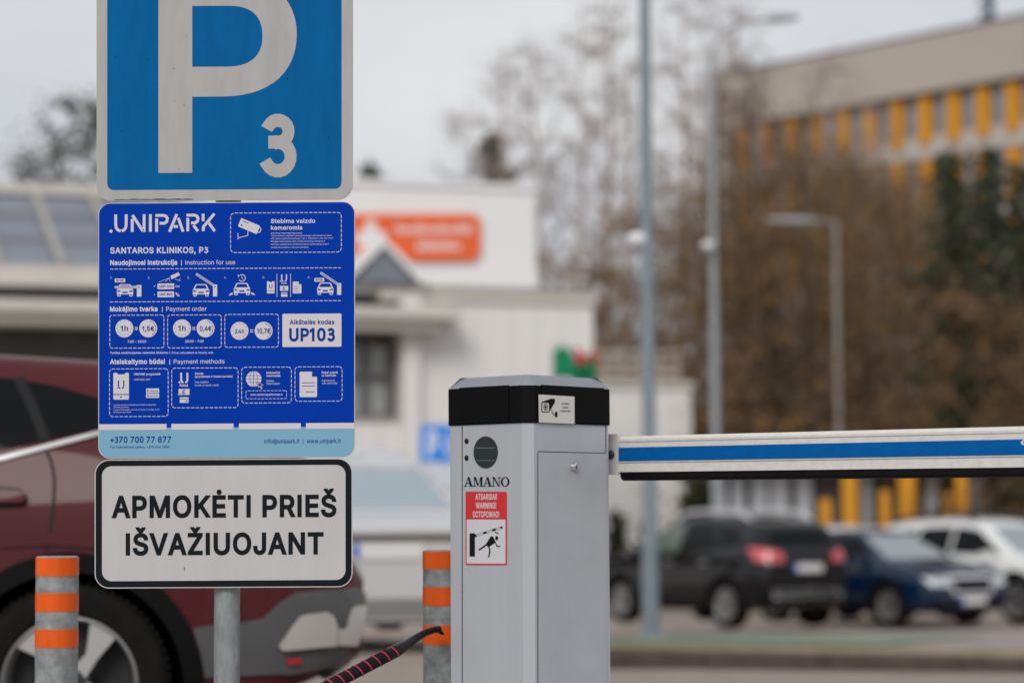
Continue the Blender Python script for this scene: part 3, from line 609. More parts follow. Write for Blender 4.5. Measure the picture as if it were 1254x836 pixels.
# lot, path, verge behind the kerb (sheets draped over the falling ground)
def drape(name, m, s0, s1, o0, o1, lift, ns=24, no=40, wob=0.0):
    b = MB()
    vs = []
    rnd = random.Random(len(name))
    for j in range(no + 1):
        for i in range(ns + 1):
            s = s0 + (s1 - s0) * i / ns
            o = o0 + (o1 - o0) * j / no
            if wob and j in (0, no):
                o += rnd.uniform(-wob, wob)
            p = kp(s, o)
            vs.append((p.x, p.y, lz(p.y) + lift))
    n = ns + 1
    b.add(vs, [(j * n + i, j * n + i + 1, (j + 1) * n + i + 1, (j + 1) * n + i) for j in range(no) for i in range(ns)], True)
    return struct(b.build(name, m, fix=False))
drape("parking_ground", m_lot, -0.1, 48, 0.02, 42, 0.0, 30, 60)
gp = drape("verge", m_grass, 0.0, Lk, 0.14, 1.15, 0.006, 40, 4, 0.06)
drape("cycle_path", m_path, -0.1, 3.0, 1.3, 4.6, 0.010, 10, 10)
kb = MB()
pitch_k = 1.0
i = 0
s = 0.0
while s < Lk:
    e = min(s + pitch_k - 0.008, Lk)
    a, b_, c, d = kp(s, 0), kp(e, 0), kp(e, 0.14), kp(s, 0.14)
    z0 = min(gz(a.y), gz(b_.y)) - 0.16
    zt = -0.080
    ch = 0.018
    kb.rings([[(a.x, a.y, z0), (b_.x, b_.y, z0), (c.x, c.y, z0), (d.x, d.y, z0)],
              [(a.x, a.y, zt - ch), (b_.x, b_.y, zt - ch), (c.x, c.y, zt - ch), (d.x, d.y, zt - ch)],
              [(a.x + kn.x * ch, a.y + kn.y * ch, zt), (b_.x + kn.x * ch, b_.y + kn.y * ch, zt), (c.x, c.y, zt), (d.x, d.y, zt)]])
    s += pitch_k
struct(kb.build("kerb", m_kerb))

# ticket-lane island under the signs and the barrier (below the frame)
isl = MB()
isl.bbox(-2.1, 0.95, 5.0, 7.4, -0.05, 0.15, 0.02)
struct(isl.build("traffic_island", m_conc))

# ---------------------------------------------------------------- clinic building on the left
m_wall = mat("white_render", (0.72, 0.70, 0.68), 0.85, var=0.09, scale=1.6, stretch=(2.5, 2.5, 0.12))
m_wall2 = mat("beige_render", (0.56, 0.53, 0.48), 0.85, var=0.07, scale=0.8)
m_boxw = mat("white_cladding", (0.76, 0.76, 0.76), 0.7, var=0.04, scale=0.6)
m_glass = mat("window_glass", (0.05, 0.06, 0.065), 0.06, spec=0.8)
m_paleglass = mat("blind_glass", (0.30, 0.32, 0.31), 0.15, spec=0.6, var=0.15, scale=2)
m_frame = mat("dark_frame", (0.11, 0.10, 0.095), 0.5)
m_sky = mat("skylight_glass", (0.19, 0.205, 0.25), 0.35, spec=0.35, var=0.12, scale=1.2)
m_cap = mat("roof_cap", (0.40, 0.38, 0.36), 0.6)
FD = Vector((math.cos(R(17)), math.sin(R(17)), 0))
FN = Vector((FD.y, -FD.x, 0))          # towards the camera
FO = at(540, 500, 45.0); FO.z = -ZB
FM = Matrix((FD, -FN, Vector((0, 0, 1)))).transposed().to_4x4()
FM = Matrix.Translation(FO) @ FM       # local x along facade, y into the building, z up
FMi = FM.inverted()
def fu(px, py, back=0.0):
    p = FMi @ on_plane(px, py, FO - FN * back, FN)
    return p.x, p.z
clinic = thing("clinic_building", "long low white clinic building with orange rounded sign and sloping glazed roof", "building", mw=FM)
def fbox(mb, px0, py0, px1, py1, y0, y1, base=None, top=None):
    u0, zt = fu(px0, (py0 + 0), y0)
    u1, zb = fu(px1, (py1 + 0), y0)
    uz, z1 = fu((px0 + px1) / 2, py0, y0)
    uz, z0 = fu((px0 + px1) / 2, py1, y0)
    if base is not None: z0 = base
    if top is not None: z1 = top
    mb.box(min(u0, u1), max(u0, u1), y0, y1, z0, z1)
    return u0, u1, z0, z1
# lower wing
uR, _ = fu(727, 500)
_, zpar = fu(640, 357)
_, zcor = fu(640, 371)
uW0, _ = fu(490, 450)
b = MB(); b.box(uW0, uR, 0, 14, 0, zcor); b.build("wall", m_wall, clinic)
b = MB(); b.box(uW0 - 0.4, uR + 0.06, -0.08, 14.06, zcor + 0.003, zpar); b.build("parapet", m_wall2, clinic)
b = MB(); b.box(uW0 - 0.45, uR + 0.11, -0.13, 14.11, zpar + 0.003, zpar + 0.07); b.build("roof_edge", m_cap, clinic)
b = MB()
u0, z0 = fu(490, 420); u1, z1 = fu(511, 420)
b.box(u0, u1, -0.22, -0.003, 0, zcor - 0.01); b.build("pilaster", m_wall, clinic)
# upper storey box
b = MB()
u0, _ = fu(250, 300, 1.2); u1, zt = fu(655, 234, 1.2)
b.box(u0, u1, 1.2, 11, zpar + 0.075, zt); b.build("upper_storey", m_boxw, clinic)
b = MB(); b.box(u0 - 0.05, u1 + 0.05, 1.14, 11.05, zt + 0.003, zt + 0.12); b.build("roof_edge", m_boxw, clinic)
# long part to the left: dark strip windows, beige bands, opening, glazed roof
uL, _ = fu(-330, 400)
_, za = fu(60, 325); _, zb = fu(60, 350); _, zc = fu(60, 371); _, zd = fu(60, 400)
b = MB(); b.box(uL, uW0 - 0.01, 0.0, 13, zb, za); b.build("cornice", m_wall2, clinic)
b = MB(); b.box(uL, uW0 - 0.01, 0.35, 13, zc - 0.005, zb - 0.003); b.build("strip_window", mat("strip_glass", (0.035, 0.04, 0.05), 0.2), clinic)
b = MB()
b.box(uL, uW0 + 0.95, -0.9, 0.30, zd + 0.2, zc - 0.008)
b.box(uL, uW0 + 0.6, -0.7, 0.30, zd, zd + 0.197); b.build("canopy", m_wall2, clinic)
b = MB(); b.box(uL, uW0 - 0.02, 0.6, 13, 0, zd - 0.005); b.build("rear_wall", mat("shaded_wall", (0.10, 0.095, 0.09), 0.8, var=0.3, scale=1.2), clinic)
# window beside the pilaster
fr = None
b = MB()
u0, z1 = fu(383, 412, -0.02); u1, z0 = fu(489, 515, -0.02)
fw = 0.13
b.box(u0, u0 + fw, 0.3, 0.5, z0, z1); b.box(u1 - fw, u1, 0.3, 0.5, z0, z1)
b.box(u0 + fw, u1 - fw, 0.3, 0.5, z1 - fw, z1); b.box(u0 + fw, u1 - fw, 0.3, 0.5, z0, z0 + fw)
zm = (z0 + z1) / 2 + 0.05
b.box(u0 + fw, u1 - fw, 0.3, 0.5, zm - 0.06, zm + 0.06)
b.box(u1 - 0.62, u1 - 0.50, 0.305, 0.495, z0 + fw, zm - 0.06); b.box(u1 - 0.62, u1 - 0.50, 0.305, 0.495, zm + 0.06, z1 - fw)
wi = b.build("window", m_frame, clinic)
b = MB(); b.box(u0 + fw, u1 - fw, 0.40, 0.43, z0 + fw, z1 - fw); b.build("pane", m_paleglass, wi)
b = MB(); b.box(u0 - 9, u1 + 0.1, -0.02, 0.6, 0, z0 - 0.003); b.build("apron_wall", m_wall, clinic)
b = MB(); b.box(u0 - 9, u1 + 0.1, -0.08, 0.28, z0, z0 + 0.05); b.build("sill", m_cap, clinic)
# sloping glazed roof: eaves at za, ridge set back
_, zr = fu(60, 240, 5.0)
ux0, ux1 = uL, uW0 - 0.6
b = MB(); b.rings([[(ux0, 0.25, za + 0.02), (ux0, 5.0, zr), (ux0, 9, zr), (ux0, 9, za + 0.02)], [(ux1, 0.25, za + 0.02), (ux1, 5.0, zr), (ux1, 9, zr), (ux1, 9, za + 0.02)]])
sk = b.build("glazed_roof", m_sky, clinic)
b = MB()
n = int((ux1 - ux0) / 1.05)
for i in range(n + 1):
    u = ux0 + i * (ux1 - ux0) / n
    b.rings([[(u - 0.07, 0.16, za + 0.03), (u + 0.07, 0.16, za + 0.03), (u + 0.07, 5.0, zr + 0.01), (u - 0.07, 5.0, zr + 0.01)], [(u - 0.07, 0.16, za + 0.13), (u + 0.07, 0.16, za + 0.13), (u + 0.07, 5.0, zr + 0.11), (u - 0.07, 5.0, zr + 0.11)]])
b.build("glazing_bars", mat("bar_beige", (0.36, 0.34, 0.315), 0.6), sk)
b = MB()
for t in (0.34, 0.68):
    y = 0.25 + 4.75 * t; z = za + 0.02 + (zr - za) * t
    b.box(ux0, ux1, y - 0.14, y + 0.14, z - 0.08, z + 0.06)
b.build("glazing_rails", mat("rail_grey", (0.22, 0.22, 0.25), 0.6), sk)
b = MB(); b.box(ux0, ux1 + 0.2, 4.9, 9.2, zr + 0.012, zr + 0.24); b.build("ridge_band", m_wall2, clinic)
# small gabled lantern in front of the sign
gp0, gz0 = fu(437, 346, -0.6); ga, gza = fu(484, 300, -0.6); gp1, _ = fu(513, 346, -0.6)
half = max(ga - gp0, gp1 - ga)
half = (gp1 - gp0) / 2; ga = (gp0 + gp1) / 2
b = MB(); b.prism([(ga - half, zpar + 0.09), (ga + half, zpar + 0.09), (ga, gza)], -0.25, 5.0)
lan = b.build("roof_lantern", m_sky, clinic)
b = MB()
for sgn in (-1, 1):
    b.rings([[(ga + sgn * (half + 0.12), -0.35, zpar + 0.075), (ga + sgn * 0.0, -0.35, gza + 0.02), (ga + sgn * 0.0, -0.35, gza + 0.16), (ga + sgn * (half + 0.30), -0.35, zpar + 0.08)],
             [(ga + sgn * (half + 0.12), 5.1, zpar + 0.075), (ga + sgn * 0.0, 5.1, gza + 0.02), (ga + sgn * 0.0, 5.1, gza + 0.16), (ga + sgn * (half + 0.30), 5.1, zpar + 0.08)]])
b.build("lantern_edge", m_boxw, lan)
# orange sign on the upper storey
SO = FO + Vector((0, 0, 0)) - FN * 1.2
ds = Draw(SO + FN * 0.10, FD, FN)
sgn_t = thing("orange_clinic_sign", "orange rounded sign with white cross and two rows of white lettering on upper storey", "sign", mw=ds.M)
b = MB(); ds.slab(b, ds.rr(395, 262, 589, 319, 12), -0.10, 0.0); b.build("panel", mat("sign_orange", (0.78, 0.13, 0.035), 0.5, var=0.06, scale=1), sgn_t)
b = MB()
ds.rect(b, 448, 270, 460, 316, 12); ds.rect(b, 437, 283, 472, 300, 13)
b.build("cross", m_boxw, sgn_t)
b = MB()
rnd = random.Random(5)
for (x0, x1, y0, y1) in ((486, 576, 273, 287), (512, 560, 294, 308)):
    x = x0
    while x < x1:
        w = rnd.choice((4.5, 6, 7))
        ds.cring(b, x + w / 2, (y0 + y1) / 2 + 1.5, w / 2, 2.0, 12, 14)
        if rnd.random() < 0.45:
            ds.rect(b, x, y0, x + 2, y1 - 2, 12.5)
        x += w + 2.4
b.build("lettering", m_boxw, sgn_t)

# low annex right of it, with a terrace railing on its roof
AO = at(790, 560, 58.0); AO.z = -ZB
AM = Matrix.Translation(AO) @ Matrix.Rotation(R(6), 4, 'Z')
an = thing("annex_building", "plain low white annex with beige terrace railing behind the barrier arm", "building", mw=AM)
sA = FPX / 58.0
xl, xr = (650 - 790) / sA, (848 - 790) / sA
zt = CAM_H + ZB + (HORIZON - 476) / sA
zt2 = CAM_H + ZB + (HORIZON - 434) / sA
b = MB(); b.box(xl, xr, 0, 9, 0, zt); b.build("wall", m_wall, an)
b = MB(); b.box(xl - 0.05, xr + 0.08, -0.08, 9.1, zt + 0.003, zt + 0.14); b.build("roof_edge", m_wall2, an)
b = MB()
xr2 = (834 - 790) / sA
for k in range(9):
    x = xl + (xr2 - xl) * k / 8
    b.box(x - 0.04, x + 0.04, 0.2, 0.28, zt + 0.145, zt2)
for zz in (zt + 0.35, zt + 0.60):
    b.box(xl, xr2 + 0.04, 0.17, 0.20, zz - 0.05, zz + 0.05)
b.box(xl, xr2 + 0.04, 0.14, 0.34, zt2 + 0.003, zt2 + 0.09)
b.box(xl, xr2, 0.30, 0.33, zt + 0.15, zt2 - 0.2)
b.build("railing", mat("rail_beige", (0.42, 0.36, 0.30), 0.7, var=0.15, scale=3), an)

# two flags on the clinic corner
def flag(name, label, px0, py0, px1, py1, m, seed):
    d = 43.2
    t = thing(name, label, "flag", at(px0, py1 + 30, d), group="flags at the clinic corner")
    s_ = d / FPX
    w, h = (px1 - px0) * s_, (py1 - py0) * s_
    z0 = 30 * s_
    b = MB(); b.tube([(0, 0, 0), (0, 0, z0 + h + 0.06)], 0.02, 8); b.build("pole", m_pole, t)
    b = MB()
    n = 14; k = 6
    rnd = random.Random(seed); ph = rnd.random() * 6
    vs = []
    for j in range(k + 1):
        for i in range(n + 1):
            u = i / n; v = j / k
            vs.append((0.022 + w * u, 0.16 * u * math.sin(u * 11 + ph + 2 * v), z0 + h * (v - 0.5) * (1 - 0.35 * u) + h * 0.5 - 0.38 * u ** 1.5 * h + 0.13 * h * math.sin(u * 9 + ph) * (0.4 + v)))
    fs = [(j * (n + 1) + i, j * (n + 1) + i + 1, (j + 1) * (n + 1) + i + 1, (j + 1) * (n + 1) + i) for j in range(k) for i in range(n)]
    b.add(vs, fs, True)
    o = b.build("cloth", m, t, fix=False)
    sm = o.modifiers.new("thick", 'SOLIDIFY'); sm.thickness = 0.012
flag("green_flag", "larger green flag drooping above the barrier lid by the clinic corner", 678, 426, 729, 464, mat("flag_green", (0.006, 0.23, 0.10), 0.7, var=0.4, scale=4), 2)
flag("red_flag", "smaller red flag beside the green one by the clinic corner", 704, 428, 733, 446, mat("flag_red", (0.60, 0.04, 0.045), 0.7, var=0.3, scale=4), 3)

# ---------------------------------------------------------------- hospital block on the right
m_hconc = mat("hospital_concrete", (0.43, 0.385, 0.335), 0.9, var=0.06, scale=0.25)
m_yel = mat("yellow_panel", (0.62, 0.27, 0.014), 0.55, var=0.08, scale=1.0)
m_hband = mat("hospital_band", (0.47, 0.43, 0.39), 0.9, var=0.08, scale=0.4)
m_hwin = mat("hospital_glass", (0.20, 0.22, 0.25), 0.12, spec=0.6, var=0.6, scale=0.5)
Hd = Vector((-0.65, 0.76, 0)).normalized()
Hn = Vector((-Hd.y, Hd.x, 0))
if Hn.y > 0: Hn = -Hn
HO = at(1254, 120, 125.0); HO.z = -ZB
HM = Matrix.Translation(HO) @ Matrix((-Hd, -Hn, Vector((0, 0, 1)))).transposed().to_4x4()
HMi = HM.inverted()
hosp = thing("hospital_block", "tall beige concrete hospital block with rows of yellow window panels", "building", mw=HM)
def hu(px, py):
    p = HMi @ on_plane(px, py, HO, Hn)
    return p.x, p.z
_, ztop = hu(1254, 22); _, zpb = hu(1254, 94); _, zw1 = hu(1254, 152); _, zw2 = hu(1254, 182)
uEnd, _ = hu(884, 120)
fl = (zpb - 0) / 8.0
_, zwa = hu(1254, 100); 
fl = zpb - hu(1254, 176)[1]
uMax = 30.0
nfl = int(zpb / fl)
b = MB(); b.box(uEnd, uMax, 0.35, 16, 0, zpb); b.build("core_wall", m_hband, hosp)
b = MB(); b.box(uEnd - 0.4, uMax, -0.5, 16.5, zpb + 0.003, ztop); b.build("parapet", m_hconc, hosp)
b = MB(); b.box(uEnd - 0.48, uMax, -0.58, 16.6, ztop + 0.003, ztop + 0.12); b.build("roof_edge", m_frame, hosp)
pw = (hu(1208, 120)[0] - hu(1005, 170)[0]) / 6.0
pm = wm = None
ustart = hu(1240, 120)[0]
ncol = int((ustart - uEnd) / pw)
cols = [ustart - pw * k for k in range(-11, ncol + 1)]
winh = fl * 0.60
for fl_i in range(nfl):
    z1 = zpb - fl * fl_i - 0.12
    z0 = z1 - winh - 0.1
    if z0 < 0.2: break
    b = MB(); b.box(uEnd, uMax, 0.04, 0.345, z1 - fl + 0.125, z0 - 0.004); b.build("spandrel", m_hband, hosp)
    if fl_i in (0, 1, 2, nfl - 1):
        for u in cols:
            if pm is None:
                q = MB(); q.box(-0.42, 0.42, -0.10, 0.34, -winh - 0.55, 0.0); pm = q.mesh("yellow_panel", m_yel)
                q = MB(); q.box(-0.5, 0.5, 0.20, 0.34, -winh - 0.09, 0.0); wm = q.mesh("window", m_hwin)
            o = link("yellow_panel", pm, hosp); o.location = (u, 0, z1)
            o = link("window", wm, hosp); o.location = (u - pw / 2, 0, z1)
# ground-floor glazing and yellow piers seen under the barrier arm
b = MB(); b.tube([(hu(1128, 40)[0], 6.0, ztop + 0.1), (hu(1128, 40)[0], 6.0, ztop + 5.5)], [0.35, 0.10], 8)
for zz in (1.0, 1.8, 2.6, 3.4): b.box(hu(1128, 40)[0] - 0.55, hu(1128, 40)[0] + 0.55, 5.6, 5.75, ztop + zz, ztop + zz + 0.35)
an_ = b.build("antenna_mast", mat("mast_blue", (0.10, 0.14, 0.20), 0.6), None)
tag(an_, "dark antenna mast standing on the hospital roof", "antenna")
an_.matrix_world = HM

# yellow entrance frame between the trees at the hospital's foot
EO = at(1090, 640, 53.0); EO.z = -ZB
ent = thing("entrance_pavilion", "glazed entrance pavilion with yellow posts seen under the barrier arm", "building", mw=Matrix.Translation(EO) @ Matrix.Rotation(R(-8), 4, 'Z'))
sE = FPX / 53.0
def ex(px): return (px - 1090) / sE
zE = CAM_H + ZB + (HORIZON - 545) / sE
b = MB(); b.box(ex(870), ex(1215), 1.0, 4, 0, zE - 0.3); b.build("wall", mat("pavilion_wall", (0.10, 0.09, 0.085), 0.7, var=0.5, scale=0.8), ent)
b = MB(); b.box(ex(865), ex(1220), -0.3, 4.2, zE - 0.297, zE); b.build("roof", m_wall2, ent)
for px, w, h in ((1012, 14, 30), (1042, 18, 60), (1084, 12, 40), (1111, 20, 90), (1160, 9, 36), (1176, 13, 90)):
    b = MB(); b.box(ex(px) - w / 2 / sE, ex(px) + w / 2 / sE, -0.1 - 0.05 * (w % 5), 0.22, 0, min(zE - 0.3, CAM_H + ZB + (HORIZON - 662 + h + 8) / sE + 0.2) if h < 90 else zE - 0.3); b.build("yellow_post", m_yel, ent)
for px, w in ((880, 18), (903, 16), (930, 20), (955, 22), (985, 20), (1062, 12), (1142, 14), (1195, 12)):
    b = MB(); b.box(ex(px) - w / 2 / sE, ex(px) + w / 2 / sE, 0.85, 0.99, 0.3, zE - 0.5); b.build("pane", mat("pavilion_pane", (0.45, 0.47, 0.50), 0.2), ent)

# ---------------------------------------------------------------- lamp posts
m_pole3 = mat("pole_weathered", (0.27, 0.25, 0.23), 0.6, var=0.2, scale=6)
m_pole2 = mat("pole_pale", (0.30, 0.32, 0.335), 0.5, var=0.15, scale=6)
def lamp_post(px, d, base_z, h, r, label, arm=None, m_pole=m_pole):
    p = at(px, 700, d); p.z = base_z
    t = thing("lamp_post", label, "lamp post", p, group="grey lamp posts")
    b = MB()
    b.tube([(0, 0, 0), (0, 0, 0.9)], r * 1.06, 12)
    b.tube([(0, 0, 0.9), (0, 0, 0.96), (0, 0, h)], [r * 1.05, r * 0.92, r * 0.62], 12)
    b.build("post", m_pole, t)
    b = MB(); b.bbox(-r * 1.5, r * 1.5, -r * 1.5, r * 1.5, -0.05, 0.03, 0.01); b.build("base_plate", m_pole, t)
    if arm:
        ax, az, tip = arm
        b = MB()
        pts = [(0, 0, h - 0.02)]
        if az > 0:
            for k in range(1, 9):
                a = k / 8 * math.pi / 2
                pts.append((math.copysign(1, ax) * az * 1.0 * (1 - math.cos(a)), 0, h + az * math.sin(a)))
        pts.append((ax, 0, h + az + 0.05))
        b.tube(pts, r * 0.36, 8)
        b.build("arm", m_pole, t)
        sx = math.copysign(1, ax)
        b = MB()
        b.rings([[(ax, -0.06, h + az), (ax, 0.06, h + az), (ax, 0.06, h + az + 0.09), (ax, -0.06, h + az + 0.09)],
                 [(ax + sx * tip * .3, -0.15, h + az), (ax + sx * tip * .3, 0.15, h + az), (ax + sx * tip * .3, 0.13, h + az + 0.12), (ax + sx * tip * .3, -0.13, h + az + 0.12)],
                 [(ax + sx * tip, -0.11, h + az + 0.04), (ax + sx * tip, 0.11, h + az + 0.04), (ax + sx * tip, 0.09, h + az + 0.10), (ax + sx * tip, -0.09, h + az + 0.10)]])
        b.build("luminaire", mat("lamp_grey", (0.30, 0.33, 0.36), 0.4, var=0.05), t)
    return t
lamp_post(796, 24.0, lz(24.0) - 0.005, 8.0, 0.082, "nearest grey lamp post, standing on the green strip right of the barrier cabinet", (1.4, 0.3, 0.7))
lamp_post(878, 42.0, lz(42.0), 9.75, 0.088, "grey lamp post with arm curving up to the right, behind the black SUV", (1.0, 0.75, 0.55), m_pole2)
lamp_post(1030, 56.0, -1.04, 8.75, 0.095, "grey lamp post with flat lamp pointing left, among the brown trees", (-0.45, 0.0, 1.15), m_pole3)
def dome_cam(px, py, d, rpost, label, sx):
    t = thing("security_camera", label, "camera", at(px, py, d), group="white cameras on lamp posts")
    b = MB(); b.tube([(-sx * 0.14, 0, 0.02), (sx * 0.0, 0, 0.02)], 0.03, 8); b.build("bracket", m_boxw, t)
    b = MB(); b.lathe([(0.002, 0.075), (0.07, 0.06), (0.105, 0.01), (0.10, -0.03)], 16); b.build("housing", m_boxw, t)
    b = MB(); b.lathe([(0.095, -0.033), (0.085, -0.075), (0.05, -0.11), (0.002, -0.125)], 16); b.build("dome", mat("camera_dome", (0.5, 0.5, 0.52), 0.1), t)
dome_cam(780, 293, 24.0, .08, "white dome camera fixed to the nearest lamp post", -1)
dome_cam(866, 300, 41.8, .12, "white dome camera fixed to the curved lamp post", -1)

# blue parking sign in front of the clinic
bo = at(545, 600, 31.0)
bd = Draw(bo, (1, 0.12, 0), (0.12, -1, 0))
bt = thing("blue_parking_sign", "blurred blue parking sign with pale plate below, left of the barrier cabinet", "sign", mw=bd.M)
b = MB(); bd.slab(b, bd.rr(514, 520, 576, 566, 2), -0.02, 0); b.build("blue_panel", mat("far_blue", (0.03, 0.23, 0.72), 0.5), bt)
b = MB(); bd.text(b, "P", 523, 537, 559, 30, 0.03, 2); bd.cring(b, 553, 550, 6.5, 3, 2); bd.stroke(b, [(550, 530), (551, 543), (560, 545)], 3.5, 3); b.build("lettering", m_boxw, bt)
b = MB(); bd.slab(b, bd.rr(511, 568, 578, 598, 2), -0.02, 0); b.build("lower_plate", mat("pale_plate", (0.55, 0.60, 0.64), 0.5), bt)
b = MB(); q = bd.loc([(545, 520)], 0)[0]; b.tube([(q[0], q[1], -0.06), (q[0], -2.6, -0.06)], 0.03, 8); b.build("post", m_pole, bt)

# ================================================================ SIGNS ON THE POST
SIGN_D = 5.67
m_white = mat("sign_white", (0.51, 0.498, 0.498), 0.5, spec=0.15, var=0.07, scale=14, stretch=(1, 0.25, 1))
m_whiteP = mat("sign_white_aged", (0.41, 0.40, 0.39), 0.5, spec=0.15, var=0.12, scale=22, stretch=(1, 0.2, 1))
m_blueP = mat("sign_blue", (0.0005, 0.115, 0.325), 0.6, spec=0.05, var=0.20, scale=16, stretch=(1, 0.25, 1))
m_info = mat("board_blue", (0.0004, 0.038, 0.36), 0.6, var=0.08, scale=8, spec=0.04)
m_pale = mat("board_pale_blue", (0.185, 0.385, 0.53), 0.4, var=0.04, scale=8)
m_print = mat("print_white", (0.60, 0.57, 0.60), 0.45)
m_printb = mat("print_blue", (0.004, 0.04, 0.25), 0.6, spec=0.06)
m_ink = mat("ink_black", (0.008, 0.011, 0.014), 0.6, spec=0.08)
m_alu = mat("plate_edge", (0.42, 0.42, 0.43), 0.4, 0.6, var=0.2, scale=30)
m_rust = mat("dirt_edge", (0.16, 0.12, 0.09), 0.9, var=0.6, scale=60)
SR = 0.0058
do = at(277, 480, SIGN_D)
so = Vector((do.x, SIGN_D, 0))
D = Draw((do.x, SIGN_D, do.z), (1, 0, 0), (0, -1, 0), SR)

# post, standing on the island
b = MB()
pz = Vector((at(278, 760, SIGN_D + 0.045).x, SIGN_D + 0.045, 0))
b.tube([(0, 0, 0), (0, 0, 2.12)], 0.0305, 28)
b.lathe([(0.0305, 2.12), (0.027, 2.127), (0.001, 2.13)], 28)
post = b.build("sign_post", m_galv)
post.location = (pz.x, pz.y, 0.15)
tag(post, "round galvanised post carrying the three stacked signs", "post")

def panel(name, label, x0, y0, x1, y1, r, m_face, thick=0.003):
    cx = (x0 + x1) / 2
    zb = D.loc([(cx, y1)], 0)[0][1]
    t = thing(name, label, "sign", mw=D.M)
    b = MB()
    D.slab(b, D.rr(x0, y0, x1, y1, r, 10), -thick, 0.0)
    b.build("plate", m_face, t, sharp=30)
    # mounting rails and clamps behind
    b = MB()
    for k in (0.25, 0.75):
        y = y0 + (y1 - y0) * k
        u0, v0 = D.uv(x0 + 60, y); u1, _ = D.uv(x1 - 60, y)
        b.box(u0, u1, v0 - 0.012, v0 + 0.012, -0.014, -thick - 0.0005)
    b.build("mounting_rails", m_alu, t)
    return t

# ---- blue parking sign, P 3
t = panel("parking_sign", "large blue parking sign with big white P and small 3, top of the post", 118.3, -68, 432.3, 245.5, 19, m_whiteP)
b = MB(); D.rrect(b, 131.3, -55, 418.3, 232, 8, 1); b.build("blue_field", m_blueP, t)
b = MB()
# P outline with its counter, as two strips
def bez(p0, p1, p2, p3, n=14):
    out = []
    for k in range(n + 1):
        s = k / n
        out.append(tuple((1 - s) ** 3 * a + 3 * (1 - s) ** 2 * s * b_ + 3 * (1 - s) * s * s * c + s ** 3 * d for a, b_, c, d in zip(p0, p1, p2, p3)))
    return out
D.rect(b, 194, -28.5, 235.5, 211.5, 2, 277)
outer = [(235.5, -28.5), (284, -28.5)] + bez((284, -28.5), (338, -28.5), (363.5, 4), (363.5, 43))[1:] + bez((363.5, 43), (363.5, 85), (336, 118.5), (272, 118.5))[1:] + [(235.5, 118.5)]
inner = [(235.5, 7.5), (280, 7.5)] + bez((280, 7.5), (310, 7.5), (321.5, 22), (321.5, 45))[1:] + bez((321.5, 45), (321.5, 68), (308, 82), (278, 82))[1:] + [(235.5, 82)]
vs = D.loc(outer + inner, 2, 277)
n = len(outer)
b.add(vs, [(i, n + i, n + i + 1, i + 1) for i in range(n - 1)])
b.build("lettering", m_whiteP, t)
b = MB(); D.text(b, "3", 317.8, 363.3, 210.6, 67.0, 0.044, 2); b.build("digit", m_whiteP, t)
b = MB()
rnd = random.Random(4)
xs_g = [140 + 3.2 * k for k in range(31)]
D.poly(b, [(x, 244.2 - (0 if k in (0, 30) else rnd.uniform(0.1, 1.0))) for k, x in enumerate(xs_g)] + [(xs_g[-1], 245.0), (xs_g[0], 245.0)], 1.3)
b.build("grime", m_rust, t)
b = MB()
for k in range(30):
    x, y = rnd.uniform(136, 415), rnd.uniform(5, 228)
    D.circle(b, x, y, rnd.uniform(0.25, 0.7), 3, 6)
b.build("specks", m_ink, t)

# ---- instruction board
t = panel("instruction_board", "blue parking instruction board with white pictograms and pale blue foot, middle of the post", 120.3, 247.6, 434.8, 560.6, 15, m_white)
b = MB()
sh = D.rr(121.3, 248.6, 433.8, 559.6, 14, 8)
ymid = 523.0
top = [p for p in sh if p[1] < ymid]
lo = [p for p in sh if p[1] >= ymid]
# order: rr starts top-right going clockwise
tr = [p for p in top if p[0] > 277]; tl = [p for p in top if p[0] <= 277]
D.poly(b, tr + [(433.8, ymid), (121.3, ymid)] + tl, 1, 277); b.build("blue_field", m_info, t)
b = MB(); D.poly(b, [(433.8, ymid)] + lo + [(121.3, ymid)], 1, 277); b.build("pale_band", m_pale, t)
b = MB()
for x0, x1 in ((121.3, 204), (210, 286), (292.6, 368.4), (374.7, 433.8)):
    c = (x0 + x1) / 2
    dy = -SR * (c - 135)
    D.rect(b, x0, 519.2 + dy, x1, 526.4 + dy, 2)
b.build("white_bars", m_print, t)

# logo
logo = MB()
def Z(ox, oy, pts, k=7.8375): return [(ox + x / k, oy + y / k) for x, y in pts]
A1 = (125, 250)
w = 27 / 7.8375
for pts in ([(131, 97), (131, 195), (136, 225), (152, 246), (180, 257)], [(232, 97), (232, 195), (227, 225), (212, 246), (190, 257)],
            [(290, 140), (290, 266)], [(292, 105), (392, 258)], [(404, 97), (404, 266)], [(464, 97), (464, 266)],
            [(524, 137), (524, 266)], [(512, 109), (590, 109), (615, 117), (627, 140), (622, 168), (600, 184), (553, 184)],
            [(647, 266), (718, 97)], [(688, 216), (728, 216)], [(732, 135), (778, 266)],
            [(823, 135), (823, 262)], [(810, 108), (885, 108), (910, 116), (922, 140), (917, 166), (896, 182), (855, 182)], [(878, 205), (920, 262)],
            [(970, 95), (970, 166)], [(1078, 95), (972, 222), (972, 262)], [(1022, 180), (1082, 262)]):
    D.stroke(logo, Z(*A1, pts), w, 2, 195)
D.circle(logo, 136, 283.2, 2.0, 2)
logo.build("logo", m_print, t)

